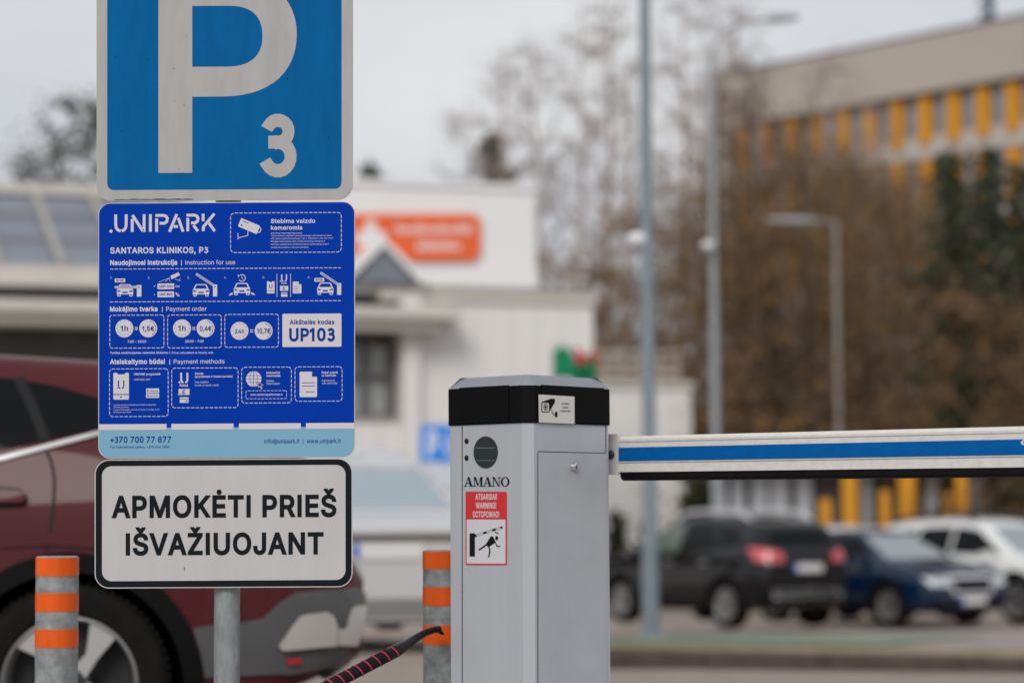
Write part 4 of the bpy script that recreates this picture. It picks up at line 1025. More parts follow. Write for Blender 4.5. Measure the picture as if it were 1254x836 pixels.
def heading(items):
    h = MB()
    for f in items: f(h)
    return h.build("heading", m_print, t)
heading([lambda h: D.text(h, "SANTAROS KLINIKOS, P3", 135, 255, 309.9, 6.9, 0.032, 2)])
for a, c, yb, (x0, x1, xs_, x2, x3) in (("Naudojimosi instrukcija", "Instruction for use", 324.2, (135, 217, 222.2, 227, 288)),
                                       ("Mokėjimo tvarka", "Payment order", 381.0, (134.7, 193, 198.8, 203.6, 253)),
                                       ("Atsiskaitymo būdai", "Payment methods", 445.4, (134.7, 202, 207.9, 212.8, 275))):
    heading([lambda h: D.text(h, a, x0, x1, yb, 5.5, 0.042, 2)])
    heading([lambda h: D.rect(h, xs_ - 0.4, yb - 5.6, xs_ + 0.4, yb + 1.0, 2), lambda h: D.text(h, c, x2, x3, yb - 0.3, 5.3, 0.004, 2)])
heading([lambda h: D.text(h, "Tarifas skaičiuojamas valandos tikslumu", 135, 206, 432.9, 2.3, 0.03, 2)])
heading([lambda h: D.rect(h, 207.9, 430.2, 208.3, 433.4, 2), lambda h: D.text(h, "Price calculated at hourly rate", 210.5, 261, 432.8, 2.3, 0.015, 2)])
for yy in (328.7, 368.9):
    rules = MB(); D.dash(rules, [(134.7, yy), (417.5, yy)], 0.8, 4.3, 1.4, 2); rules.build("dashed_rule", m_print, t)

# camera notice
cn = MB()
D.dashbox(cn, 282.4, 260.6, 418, 309, 5)
cnp = cn.build("camera_notice", m_print, t)
B1 = (275, 250)
q = MB()
D.poly(q, Z(*B1, [(160, 135), (172, 138), (334, 206), (340, 216), (312, 282), (302, 287), (136, 216), (130, 206)]), 2)
D.stroke(q, Z(*B1, [(338, 222), (350, 240), (340, 270), (316, 272)]), 1.0, 2)
D.stroke(q, Z(*B1, [(224, 252), (224, 302), (130, 323)]), 0.9, 2)
D.stroke(q, Z(*B1, [(130, 278), (130, 340)]), 0.9, 2)
q.build("pictogram", m_print, cnp)
q = MB()
D.stroke(q, Z(*B1, [(176, 163), (234, 186)]), 0.7, 3); D.circle(q, 275 + 164 / 7.84, 250 + 202 / 7.84, 1.0, 3)
q.build("pictogram_detail", m_info, cnp)
q = MB()
D.text(q, "Stebima vaizdo", 331.8, 386, 273.0, 4.8, 0.03, 2)
D.text(q, "kameromis", 331.8, 370.3, 281.2, 4.8, 0.03, 2)
for s_, xw, yb in (("SANTAROS PARKAVIMO PASLAUGOS", 745, 285), ("Vaizdo duomenų valdytojas: parkavimo paslaugos administratorius, Vilnius", 1030, 308),
                   ("UAB „Santaros parkavimo paslaugos“ | Įm. k. 302036124 | +370 700 77 877", 1045, 335), ("Daugiau informacijos apie vaizdo duomenų tvarkymą ir", 965, 362),
                   ("duomenų subjekto teises pateikiama: https://santarosparkavimas.lt", 1000, 390), ("skelbiamose taisyklėse ir privatumo politikoje.", 810, 420)):
    D.text(q, s_, 331.8, 275 + xw / 7.84, 250 + yb / 7.84, 1.45, 0.012, 2)
q.build("lettering", m_print, cnp)

# pictogram helpers: W draws white, K draws blue on top
def front_car(W, K, cx, top, k=1.0):
    """Front view of a car about 20 px wide, 15 px high."""
    def P(pts): return [(cx + x * k, top + y * k) for x, y in pts]
    D.poly(W, P([(-5.6, 0), (5.6, 0), (7.0, 0.8), (9.0, 5.4), (10, 7), (10, 12.4), (-10, 12.4), (-10, 7), (-9.0, 5.4), (-7.0, 0.8)]), 2)
    for s_ in (-1, 1):
        D.rrect(W, *[v for p in P([(s_ * 7.3 - 2.1, 11.6), (s_ * 7.3 + 2.1, 15)]) for v in p], 0.7, 2.3)
        D.poly(K, P([(s_ * 9.2, 7.4), (s_ * 5.4, 8.0), (s_ * 6.0, 9.3), (s_ * 9.2, 9.2)]), 3)
        D.rect(K, *[v for p in P([(s_ * 7.3 - 1.1, 12.6), (s_ * 7.3 + 1.1, 13.8)]) for v in p], 3)
    D.poly(K, P([(-5.3, 1.2), (5.3, 1.2), (7.4, 5.3), (-7.4, 5.3)]), 3)
    D.rect(K, *[v for p in P([(-3.2, 9.2), (3.2, 10.8)]) for v in p], 3)
def gate_post(W, K, x0, y0, x1, y1):
    D.rect(W, x0, y0, x1, y1, 2); D.rect(K, x0 + 1.8, y0 + 2, x1 - 2, y0 + 3.4, 3)
def arm(W, K, x0, y0, x1, y1):
    D.stroke(W, [(x0, y0), (x1, y1)], 2.9, 2.5)
    v = Vector((x1 - x0, y1 - y0)); nn = Vector((-v.y, v.x)).normalized() * 0.45
    for q_ in (-1, 1):
        D.stroke(K, [(x0 + v.x * .06 + nn.x * q_, y0 + v.y * .06 + nn.y * q_), (x0 + v.x * .9 + nn.x * q_, y0 + v.y * .9 + nn.y * q_)], 0.4, 3.2)
    D.circle(K, x0 + v.x * 0.95, y0 + v.y * .95, 0.7, 3.4, 10)
def smallU(W, cx, y0, y1, wd, st, layer=2):
    r = wd * 0.5
    D.stroke(W, [(cx - r, y0), (cx - r, y1 - r * .9), (cx - r * .75, y1 - r * .25), (cx - 0.3 * r, y1)], st, layer)
    D.stroke(W, [(cx + r, y0), (cx + r, y1 - r * .9), (cx + r * .75, y1 - r * .25), (cx + 0.3 * r, y1)], st, layer)
    D.circle(W, cx - r - st * 0.95, y1 - st * .2, st * 0.55, layer, 12)
W, K = MB(), MB()
C1, C2 = (125, 325), (275, 325)
NUMS = {"1.": (135, 341.5), "2.": (181.2, 341.5), "3.": (229.3, 341.2), "4.": (274.5, 341.0), "5.": (321.5, 341), "6.": (377, 340.7)}
T = MB()
def flush(name, num=None):
    global W, K, T
    if num:
        x, y = NUMS[num]; D.text(W, num, x, x + 2.6, y, 2.6, 0, 2)
    o = W.build(name, m_print, t)
    if K.v: K.build("pictogram_detail", m_info, o)
    if T.v: T.build("lettering", m_print, o)
    W, K, T = MB(), MB(), MB()
front_car(W, K, 153.2, 348.0)
D.rrect(W, 140.6, 341, 153.3, 345.7, 0.8, 2); D.text(K, "STOP", 142.4, 151.4, 344.6, 2.4, 0.03, 3)
D.rrect(W, 140.4, 350.1, 168.4, 353.1, 1.4, 3.4); D.rect(K, 144, 350.9, 165, 351.3, 3.8); D.rect(K, 144, 351.9, 165, 352.3, 3.8); D.circle(K, 142.2, 351.6, .7, 3.8, 10); D.circle(K, 166.6, 351.6, .7, 3.8, 10)
gate_post(W, K, 167.6, 349, 173.2, 363.2)
flush("instruction_pictogram", "1.")
# 2: camera reading plates
D.poly(W, Z(*C1, [(655, 100), (735, 66), (748, 95), (668, 132)]), 2)
for e in ((545, 160), (605, 157), (650, 152)): D.stroke(W, Z(*C1, [(650, 118), e]), 0.45, 2)
D.stroke(W, Z(*C1, [(705, 122), (712, 138), (748, 145)]), 0.5, 2); D.stroke(W, Z(*C1, [(748, 125), (748, 150)]), 0.5, 2)
D.rrect(W, 192.9, 347.1, 213.2, 354, 0.6, 2); D.text(K, "UNP 000", 195, 211.3, 352.0, 2.9, 0.03, 3)
D.rrect(W, 192.9, 356.9, 213.2, 363.9, 0.6, 2); D.text(K, "UNP #00", 195, 211.3, 361.8, 2.9, 0.03, 3)
D.text(W, "OK", 215, 220.2, 352, 2.6, 0.02, 2)
D.stroke(W, [(188.4, 350.2), (189, 351), (190, 349.2)], .5, 2); D.rect(W, 188.7, 360.2, 189.7, 361.2, 2)
D.stroke(W, [(215.6, 358.2), (216.2, 360.4), (217.6, 361.8), (219.8, 362.6)], 1.2, 2); D.cring(W, 216.6, 361.4, 2.6, .4, 2, 8, -80, -10)
flush("instruction_pictogram", "2.")
# 3
front_car(W, K, 246.2, 348.0); gate_post(W, K, 260.8, 348.4, 266, 363); arm(W, K, 262.6, 350, 240.2, 335.3)
flush("instruction_pictogram", "3.")
# 4
front_car(W, K, 296.3, 346.4)
D.cring(W, 296.3, 340.4, 4.1, 0.9, 2, 24, -160, 150); D.poly(W, [(291, 336.6), (294, 337.2), (292, 339.6)], 2)
D.stroke(W, [(296.3, 338), (296.3, 340.8), (298, 342)], 0.7, 2)
D.poly(W, [(279.8, 361.8), (282.6, 358.8), (285.8, 358.6), (284.2, 361)], 2); D.poly(W, [(312.8, 361.4), (310, 358.2), (306.8, 358.2), (308.4, 360.6)], 2)
flush("instruction_pictogram", "4.")
# 5
D.poly(W, Z(*C2, [(407, 152), (425, 152), (432, 160), (455, 160), (462, 152), (480, 152), (480, 268), (407, 268)]), 2)
smallU(K, 331.7, 348, 353, 3.0, 0.8, 3); D.rect(K, 327.4, 356.2, 335.8, 356.6, 3)
D.rect(W, 338.9, 335.2, 339.5, 363.8, 2); D.rect(W, 355.6, 335, 356.2, 363.6, 2)
smallU(W, 347.9, 336, 344.6, 5.8, 1.5); D.text(W, "Kasa", 344.5, 351.2, 347.6, 1.8, 0.03, 2)
D.rect(W, 343, 350, 353, 356, 2); D.cring(K, 348.2, 353, 1.5, 0.7, 3, 14, 50, 310); D.rect(K, 346.2, 352.8, 348.6, 353.2, 3)
D.rect(W, 344.2, 358, 352, 363.3, 2); D.rect(K, 344.2, 359.3, 352, 360.0, 3)
D.poly(W, Z(*C2, [(655, 155), (712, 155), (738, 180), (738, 268), (655, 268)]), 2)
for yy in (350.5, 353.2, 356.4): D.rect(K, 359.8, yy, 365.4, yy + .45, 3)
D.poly(K, Z(*C2, [(712, 155), (738, 180), (712, 180)]), 3)
flush("instruction_pictogram", "5.")
# 6
front_car(W, K, 398.4, 346.0); D.rrect(W, 385, 340.3, 397, 345, .8, 2); D.text(K, "STOP", 386.6, 395.3, 343.9, 2.4, .03, 3)
gate_post(W, K, 412.8, 346.7, 417.9, 361); arm(W, K, 414.6, 348.6, 392.6, 333.8)
flush("instruction_pictogram", "6.")

# payment order
W, K = MB(), MB()
D.dashbox(W, 134.5, 385.8, 200.8, 426, 3); D.dashbox(W, 205.3, 385.6, 271, 425.8, 3); D.dashbox(W, 275.3, 384.8, 341, 425, 3)
for cx, cy, s1, s2, c2 in ((152.4, 402.1, "1h", "1,5€", 181.6), (222.9, 402.0, "1h", "0,4€", 251.8), (293.4, 405.0, "24h", "10,7€", 322.9)):
    D.circle(W, cx, cy, 11, 2); D.circle(W, c2, cy - 0.1, 11, 2)
    for k in range(12):
        a = R(30 * k)
        D.stroke(K, [(cx + 8.6 * math.cos(a), cy + 8.6 * math.sin(a)), (cx + 9.8 * math.cos(a), cy + 9.8 * math.sin(a))], 0.5, 3)
    D.circle(W, cx, cy, 7.7, 3.4)
    D.cring(K, c2, cy, 9.2, 0.5, 3, 20, -80, 60)
    wd = 4.6 if len(s1) == 2 else 5.6
    D.text(K, s1, cx - wd, cx + wd, cy + 3.1, 6.2 if len(s1) == 2 else 4.9, 0.025, 4)
    wd = 7.2 if len(s2) == 4 else 8.0
    D.text(K, s2, c2 - wd, c2 + wd, cy + 2.9, 5.6, 0.022, 4)
    mx_ = (cx + c2) / 2
    D.rect(W, mx_ - 1.9, cy - 1.6, mx_ + 1.9, cy - 0.5, 2); D.rect(W, mx_ - 1.9, cy + 0.7, mx_ + 1.9, cy + 1.8, 2)
D.text(W, "7:00 - 20:00", 156.3, 179, 419.6, 3.0, 0.02, 2); D.text(W, "20:00 - 7:00", 227, 249.4, 419.2, 3.0, 0.02, 2)
po = W.build("payment_order", m_print, t)
K.build("figures", m_printb, po)
W, K = MB(), MB()
D.rrect(W, 345.8, 384, 418.2, 424.6, 1.6, 2)
D.text(K, "Aikštelės kodas", 354.7, 409.5, 396.9, 5.2, 0.03, 3)
D.text(K, "UP103", 354.2, 410.2, 416.9, 14.5, 0.042, 3)
cp = W.build("code_plate", m_print, t); K.build("lettering", m_printb, cp)

# payment methods
W, K, T = MB(), MB(), MB()
D.dashbox(W, 134.2, 451.4, 206, 509.7, 4)
E1, E2 = (125, 440), (275, 440)
D.poly(W, Z(*E1, [(108, 135), (116, 127), (140, 127), (155, 143), (215, 143), (230, 127), (250, 127), (258, 135), (258, 378), (250, 385), (116, 385), (108, 378)]), 2)
smallU(K, 148.4, 465.5, 475.4, 6.6, 1.4, 3); D.rect(K, 138.8, 482.3, 157.9, 483.3, 3); D.circle(K, 148.3, 485.9, 1.0, 3, 12)
for (x0, y0, x1, y1, s_) in ((178.9, 475.4, 194.9, 481, "Google Play"), (178.9, 481.9, 194.9, 487, "App Store")):
    D.rrect(W, x0, y0, x1, y1, .6, 2); D.text(K, s_, x0 + 4.4, x1 - 1.2, y1 - 1.7, 1.8, 0.01, 3)
D.poly(K, [(180.2, 476.8), (182.4, 478.1), (180.2, 479.5)], 3); D.circle(K, 181.3, 484.5, 1.1, 3, 10)
for s_, x1, yb, h, bo_ in (("UNIPARK programėlė", 560, 150, 2.5, .03), ("UNIPARK APP", 462, 202, 2.3, 0)):
    D.text(T, s_, 164.2, 125 + x1 / 7.84, 440 + yb / 7.84, h, bo_, 2)
for s_, x1, yb in (("Vartotojo parkavimo mokestis automatiškai programėlėje", 518, 440), ("aikštelės aprašyme", 255, 463), ("A service fee applies, and can be found in the App, in the", 550, 486), ("parking lot description", 280, 510)):
    D.text(T, s_, 139, 125 + x1 / 7.84, 440 + yb / 7.84, 1.3, 0.012, 2)
flush("payment_method")
D.dashbox(W, 210.3, 450.4, 291.6, 499, 4)
smallU(W, 225.7, 456.2, 468.4, 7.6, 2.2)
D.text(T, "Kasa", 220.2, 230.2, 473, 2.9, .03, 2)
D.rect(W, 218.8, 476, 232.1, 483.4, 2); D.cring(K, 225.8, 479.5, 2.1, .9, 3, 16, 50, 310); D.rect(K, 222.8, 479.2, 226.4, 479.8, 3)
for k in range(5): D.cring(W, 218.8 + k * 1.3, 482.6 + (k % 2) * .6, .8, .35, 2, 10)
D.rect(W, 220.2, 486.2, 231, 493, 2); D.rect(K, 220.2, 488, 231, 488.6, 3); D.rect(K, 227.4, 490.3, 229.6, 491.6, 3)
for s_, x1, yb, bo_ in (("Kasoje", 249.2, 458.3, .03), ("(grynaisiais ir banko kortele)", 284.8, 461.9, .03), ("Pay station", 255.6, 468.8, 0), ("(cash or bank card)", 267.6, 472.5, 0)):
    D.text(T, s_, 238.8, x1, yb, 2.3, bo_, 2)
flush("payment_method")
D.dashbox(W, 296, 449.4, 356.8, 493.2, 4)
gx, gy, gr = 310.7, 463.9, 9.5
D.circle(W, gx, gy, gr, 2)
for e in (0.45, 0.02):
    D.ring(K, [(gx + gr * e * math.cos(R(a)) * 1.06 + .25 * math.copysign(1, math.cos(R(a))), gy + gr * math.sin(R(a))) for a in range(0, 360, 12)], [(gx + gr * e * math.cos(R(a)), gy + gr * math.sin(R(a))) for a in range(0, 360, 12)], 3)
for dy in (-4, 0, 4): D.rect(K, gx - math.sqrt(gr * gr - dy * dy), gy + dy - .2, gx + math.sqrt(gr * gr - dy * dy), gy + dy + .2, 3)
D.poly(K, Z(*E2, [(312, 210), (385, 245), (352, 256), (365, 282), (350, 288), (338, 264), (322, 282)]), 3.5)
D.stroke(W, Z(*E2, [(318, 218), (374, 245), (348, 252), (362, 278), (352, 282), (340, 256), (326, 270), (318, 218)]), .55, 4)
D.dashbox(W, 301.2, 478.2, 351, 488, 1.5, .6, 3.4, 1.3)
for s_, x0, x1, yb, bo_ in (("Internetinė", 326.3, 343, 457.3, .03), ("rezervacija", 326.3, 343.2, 461, .03), ("Online", 326.3, 335.6, 467.3, 0), ("reservation", 326.3, 342.8, 470.6, 0), ("www.santarosparkavimas.lt", 306.5, 345.9, 484, .01)):
    D.text(T, s_, x0, x1, yb, 2.3, bo_ + .008, 2)
flush("payment_method")
D.dashbox(W, 361.3, 449, 419, 491, 4)
for s_, x0, x1, yb, bo_ in (
                            ("Pagal sutartį", 394, 413.4, 457, .03), ("su UNIPARK", 394, 411.5, 460.8, .03), ("Agreement", 394, 410, 466.8, 0), ("with UNIPARK", 394, 413.2, 470.3, 0)):
    D.text(T, s_, x0, x1, yb, 2.3, bo_, 2)
D.poly(W, Z(*E2, [(720, 125), (728, 117), (840, 117), (888, 165), (888, 352), (880, 361), (728, 361), (720, 352)]), 2)
D.poly(K, Z(*E2, [(840, 117), (888, 165), (840, 165)]), 3)
for x0, y0 in ((746, 224), (746, 254), (778, 311)): D.rect(K, 275 + x0 / 7.84, 440 + y0 / 7.84 - .35, 275 + 865 / 7.84, 440 + y0 / 7.84 + .35, 3)
flush("payment_method")
# contact line
K = MB()
D.text(K, "+370 700 77 877", 135, 209.5, 541.5, 7.0, 0.03, 2)
D.text(K, "For international callers: +370 666 7850", 135.2, 208, 548.3, 2.6, 0.015, 2)
K.build("telephone_line", m_printb, t); K = MB()
D.text(K, "info@unipark.lt", 323.7, 367, 542.4, 5.0, 0.012, 2); D.rect(K, 370.9, 537, 371.5, 543.6, 2); D.text(K, "www.unipark.lt", 375.6, 417.5, 542.2, 5.0, 0.012, 2)
K.build("contact_line", m_printb, t)

# ---- pay-before-leaving plate
t = panel("payment_notice_sign", "white sign with black border reading pay before leaving in Lithuanian, lowest on the post", 115.9, 561.6, 431.8, 719.3, 18, m_white)
b = MB()
D.ring(b, D.rr(117.2, 562.9, 430.5, 718.0, 16.6, 10), D.rr(124.8, 569.6, 423.2, 710.4, 12, 10), 1, 274); b.build("border", m_ink, t)
b = MB(); D.text(b, "APMOKĖTI PRIEŠ", 136.6, 412, 632, 24.8, 0.038, 2); b.build("lettering", m_ink, t)
b = MB(); D.text(b, "IŠVAŽIUOJANT", 154, 396.3, 677.7, 24.6, 0.038, 2); b.build("lettering", m_ink, t)
b = MB(); D.circle(b, 225.8, 696, 0.9, 2, 8, 2.6); b.build("drip_stain", mat("stain", (0.26, 0.25, 0.14), 0.9), t)

# ================================================================ BARRIER
m_cab = mat("cabinet_grey", (0.45, 0.468, 0.505), 0.42, 0.12, var=0.09, scale=7, stretch=(1, 1, 0.12), bump=0.05, bscale=300)
m_cab2 = mat("cabinet_frame", (0.41, 0.42, 0.44), 0.4, 0.2, var=0.05, scale=5)
m_lid = mat("lid_grey", (0.27, 0.285, 0.32), 0.5, 0.1, var=0.08, scale=60, bump=0.25, bscale=400)
m_band = mat("band_black", (0.0035, 0.0036, 0.004), 0.6, spec=0.10, var=0.2, scale=25, bump=0.1, bscale=200)
CB = at(647, 560, 5.90); CB.z = 0.15
ang = R(47.5)
Ld = Vector((-math.sin(ang), math.cos(ang), 0))      # along the left face, away
Rd = Vector((math.cos(ang), math.sin(ang), 0))       # along the right face, away
# cabinet plan: sharp virtual corner at CB, chamfer c, found widths from the pixels of its edges
def along(px, d):
    r = ray(px, 560); n = Vector((r.y, -r.x, 0))
    return -(CB - CAMP).dot(n) / d.dot(n)
wL, wR = along(548.6, Ld), along(747.6, Rd)
cc = 0.021
BM = Matrix.Translation(CB) @ Matrix((Rd, Ld, Vector((0, 0, 1)))).transposed().to_4x4()   # x: right face, y: left face
zl = at(647, 518, 5.93).z - 0.15
ztp = at(647, 472.3, 5.93).z - 0.15
bar = thing("parking_barrier", "grey parking barrier cabinet with black lid band and raised white and blue arm lowered across lane", "barrier", mw=BM)
bar["label"] = "grey parking barrier cabinet with black top band and lowered white and blue arm"
def plan(ex, z, c=cc, c2=0.008):
    k, k2 = c - .414 * ex, c2 - .414 * ex
    return [(k, -ex, z), (wR - k2, -ex, z), (wR + ex, k2, z), (wR + ex, wL - k2, z), (wR - k2, wL + ex, z), (k2, wL + ex, z), (-ex, wL - k2, z), (-ex, k, z)]
b = MB(); b.rings([plan(0, 0.0), plan(0, zl)]); cabm = b.build("cabinet", m_cab, bar)
b = MB(); b.rings([plan(0.012, 0.0), plan(0.012, 0.03)]); b.build("plinth", m_conc, cabm)
# lid: black band and shallow grey hip on top
b = MB(); b.rings([plan(0.004, zl + 0.001), plan(0.004, ztp)])
lid = b.build("lid", m_band, bar)
b = MB()
b.rings([[(0.045 - .0, -0.0058, zl + .004), (wR - 0.03, -0.0058, zl + .004), (wR - 0.03, -0.0058, ztp + .0025), (0.045, -0.0058, ztp + .0025)], [(0.045, 0.004, zl + .004), (wR - 0.03, 0.004, zl + .004), (wR - 0.03, 0.004, ztp + .0025), (0.045, 0.004, ztp + .0025)]])
b.rings([[(-0.0058, 0.06, zl + .004), (-0.0058, wL - 0.045, zl + .004), (-0.0058, wL - 0.045, ztp + .0025), (-0.0058, 0.06, ztp + .0025)], [(0.004, 0.06, zl + .004), (0.004, wL - 0.045, zl + .004), (0.004, wL - 0.045, ztp + .0025), (0.004, 0.06, ztp + .0025)]])
b.build("band_panels", m_band, lid)
b = MB(); b.rings([plan(0.003, ztp + 0.0005), plan(-0.026, ztp + 0.028), plan(-0.034, ztp + 0.029)]); b.build("lid_top", m_lid, lid, sharp=20)

# left face (carries the lens, lettering, sticker): plane x = 0, seen from -x
FLn = -Rd
DL = Draw(CB + FLn * 0.0, -Ld, FLn)
DLM = BM.inverted() @ DL.M
def part(mb, name, m, parent, dr=None):
    """Object drawn in a Draw plane, parented under the barrier (whose matrix is BM)."""
    o = mb.build(name, m, parent)
    o.matrix_local = DLM if dr is None else BM.inverted() @ dr.M
    return o
seam = MB(); DL.rect(seam, 565.6, 522, 566.6, 836 + 130, 1); DL.rect(seam, 654.0, 519, 654.6, 519.3, 1); part(seam, "seam", m_dark, bar)
b = MB(); DL.slab(b, [(595 + 14.8 * math.cos(R(a)), 553.6 + 19.6 * math.sin(R(a))) for a in range(0, 360, 10)], -0.01, 0.0012)
lens = part(b, "sensor_window", mat("lens_dark", (0.016, 0.024, 0.027), 0.2, spec=0.3), bar)
b = MB(); DL.rect(b, 583, 548, 607, 548.4, 3.6); DL.rect(b, 584, 563.4, 606, 563.7, 3.6); o = b.build("lens_line", m_cab2, lens)
b = MB()
for yy in (540, 560.6): DL.slab(b, [(571.5 + 2.5 * math.cos(R(a)), yy + 3.5 * math.sin(R(a))) for a in range(0, 360, 20)], -0.004, 0.0008)
part(b, "socket", m_dark, bar)
# maker's name in slab letters: unit letters 0..1
b = MB()
def serif(pts_list, x0, w):
    for q in pts_list:
        DL.poly(b, [(x0 + x * w, 595.4 - y * 11.6) for x, y in q], 2)
Aq = [[(0.12, .06), (.46, 1), (.55, 1), (.2, .06)], [(.40, 1), (.62, 1), (.93, .06), (.68, .06)], [(.26, .30), (.72, .30), (.72, .38), (.26, .38)], [(0, 0), (.36, 0), (.36, .08), (0, .08)], [(.56, 0), (1.02, 0), (1.02, .08), (.56, .08)]]
Mq = [[(.1, .06), (.17, .06), (.17, .95), (.1, .95)], [(.08, 1), (.28, 1), (.54, .18), (.45, 0)], [(.45, 0), (.53, .12), (.80, 1), (.72, 1)], [(.72, .06), (.92, .06), (.92, .95), (.72, .95)], [(0, 0), (.28, 0), (.28, .08), (0, .08)], [(.64, 0), (1, 0), (1, .08), (.64, .08)], [(0, .92), (.2, .92), (.2, 1), (0, 1)], [(.78, .92), (1, .92), (1, 1), (.78, 1)]]
Nq = [[(.12, .06), (.21, .06), (.21, .95), (.12, .95)], [(.1, 1), (.32, 1), (.88, 0), (.72, 0)], [(.8, 0), (.88, 0), (.88, .94), (.8, .94)], [(0, 0), (.34, 0), (.34, .08), (0, .08)], [(.66, .92), (1, .92), (1, 1), (.66, 1)], [(0, .92), (.2, .92), (.2, 1), (0, 1)]]
for q, x0, w in ((Aq, 568.2, 11.2), (Mq, 579.6, 12.2), (Aq, 591.6, 10.8), (Nq, 602.6, 10.6)): serif(q, x0, w)
DL.ring(b, [(618.8 + 5.3 * math.cos(R(a)), 589.6 + 6.0 * math.sin(R(a))) for a in range(0, 360, 12)], [(618.8 + 3.1 * math.cos(R(a)), 589.6 + 5.0 * math.sin(R(a))) for a in range(0, 360, 12)], 2)
part(b, "maker_lettering", m_ink, bar)
# warning sticker
m_red = mat("sticker_red", (0.60, 0.030, 0.035), 0.45)
m_stw = mat("sticker_white", (0.60, 0.60, 0.63), 0.45)
b = MB(); DL.poly(b, DL.rr(570.4, 601.7, 621.0, 691.6, 1.6, 4), 2, 0); st = part(b, "warning_sticker", m_red, bar)
b = MB(); DL.poly(b, DL.rr(571.9, 635.8, 619.4, 689.6, 1.2, 4), 3, 0); b.build("white_field", m_stw, st)
b = MB()
for s_, x0, x1, yb in (("ATSARGIAI!", 582.6, 609, 611.4), ("WARNING!", 583.2, 608, 622), ("ОСТОРОЖНО!", 579.4, 611.6, 632.8)): DL.text(b, s_, x0, x1, yb, 6.8, 0.03, 3)
b.build("lettering", m_stw, st)
b = MB()
V = lambda pts: [(560 + x / 7.6, 590 + y / 7.6) for x, y in pts]
DL.poly(b, V([(118, 475), (168, 475), (168, 692), (118, 692)]), 4)
DL.poly(b, V([(165, 488), (182, 484), (185, 505), (168, 512)]), 4.2)
for a, c in ((0.26, .40), (.60, .74), (.92, 1.0)):
    p0, p1 = Vector((182, 496)), Vector((425, 418))
    DL.stroke(b, V([tuple(p0 + (p1 - p0) * a), tuple(p0 + (p1 - p0) * c)]), 2.6, 4.3)
for off in (-9, 9): DL.stroke(b, V([(182, 496 + off), (425, 418 + off)]), 0.35, 4.1)
DL.circle(b, 608.8, 658.4, 1.9, 4.4, 16, 2.6)
DL.stroke(b, V([(352, 462), (388, 480)]), 1.2, 4.4)
DL.poly(b, V([(318, 500), (336, 505), (356, 562), (310, 597), (282, 596), (270, 576)]), 4.4)
DL.stroke(b, V([(340, 520), (375, 597), (404, 597)]), 1.25, 4.5); DL.stroke(b, V([(285, 575), (205, 632)]), 1.9, 4.5); DL.stroke(b, V([(292, 585), (308, 632), (296, 698)]), 1.6, 4.5)
b.build("pictogram", m_ink, st)

# right face: plane y = 0, door with lock, camera notice on the band
FRn = -Ld
DR = Draw(CB, Rd, FRn)
b = MB()
DR.slab(b, [(659, 553.4), (741.2, 555.2), (741.4, 966), (659, 966)], 0.0005, 0.0042); door = part(b, "door", m_cab, bar, DR)
b = MB()
DR.rect(b, 658.2, 554.5, 659.0, 966, 2); DR.poly(b, [(658, 552.2), (741.6, 554.2), (741.6, 555.2), (658, 553.2)], 2); DR.rect(b, 741.3, 521, 742.1, 966, 2)
part(b, "seam", m_dark, bar, DR)
b = MB(); b.lathe([(0.0105, 0), (0.0105, 0.004), (0.0085, 0.009), (0.004, 0.0105), (0.0005, 0.0108)], 20)
lk = b.build("lock", mat("chrome", (0.75, 0.75, 0.77), 0.12, 1.0), door)
u, v = DR.uv(700.3, 571.4); lk.location = (u, v, 0.0042)
b = MB(); b.box(-0.001, 0.001, -0.005, 0.005, 0.0100, 0.0112); b.build("keyhole", m_dark, lk)
DR2 = Draw(CB + FRn * 0.0062, Rd, FRn)
b = MB(); DR2.poly(b, [(659.3, 482.8), (703.4, 485.4), (703.5, 518.8), (659.8, 517.1)], 1, 0); no = part(b, "camera_sticker", mat("sticker_cream", (0.62, 0.61, 0.57), 0.5), bar, DR2)
b = MB()
V2 = lambda pts: [(645 + x / 10.45, 450 + y / 10.45) for x, y in pts]
DR2.poly(b, V2([(188, 440), (215, 428), (310, 396), (358, 398), (360, 440), (322, 505), (300, 548), (285, 545), (285, 455), (200, 440)]), 2)
DR2.ring(b, V2(DR2.rr(184, 438, 292, 572, 22, 4)), V2(DR2.rr(194, 448, 282, 562, 18, 4)), 2.5)
DR2.ring(b, V2([(238 + 26 * math.cos(R(a)), 505 + 46 * math.sin(R(a))) for a in range(0, 360, 20)]), V2([(238 + 19 * math.cos(R(a)), 505 + 37 * math.sin(R(a))) for a in range(0, 360, 20)]), 2.5)
DR2.circle(b, 645 + 238 / 10.45, 450 + 505 / 10.45, 1.1, 2.5, 12, 2.2)
DR2.stroke(b, V2([(318, 545), (325, 580), (340, 600), (365, 598)]), 0.8, 2.5); DR2.poly(b, V2([(358, 565), (390, 565), (390, 632), (358, 632)]), 2.5)
for s_, x0, x1, yy in (("STEBIMA", 442, 540, 472), ("VAIZDO", 450, 532, 520), ("KAMEROMIS", 425, 560, 566)): DR2.text(b, s_, 645 + x0 / 10.45, 645 + x1 / 10.45, 450 + yy / 10.45, 2.0, 0.01, 2.5)
b.build("pictogram", m_ink, no)

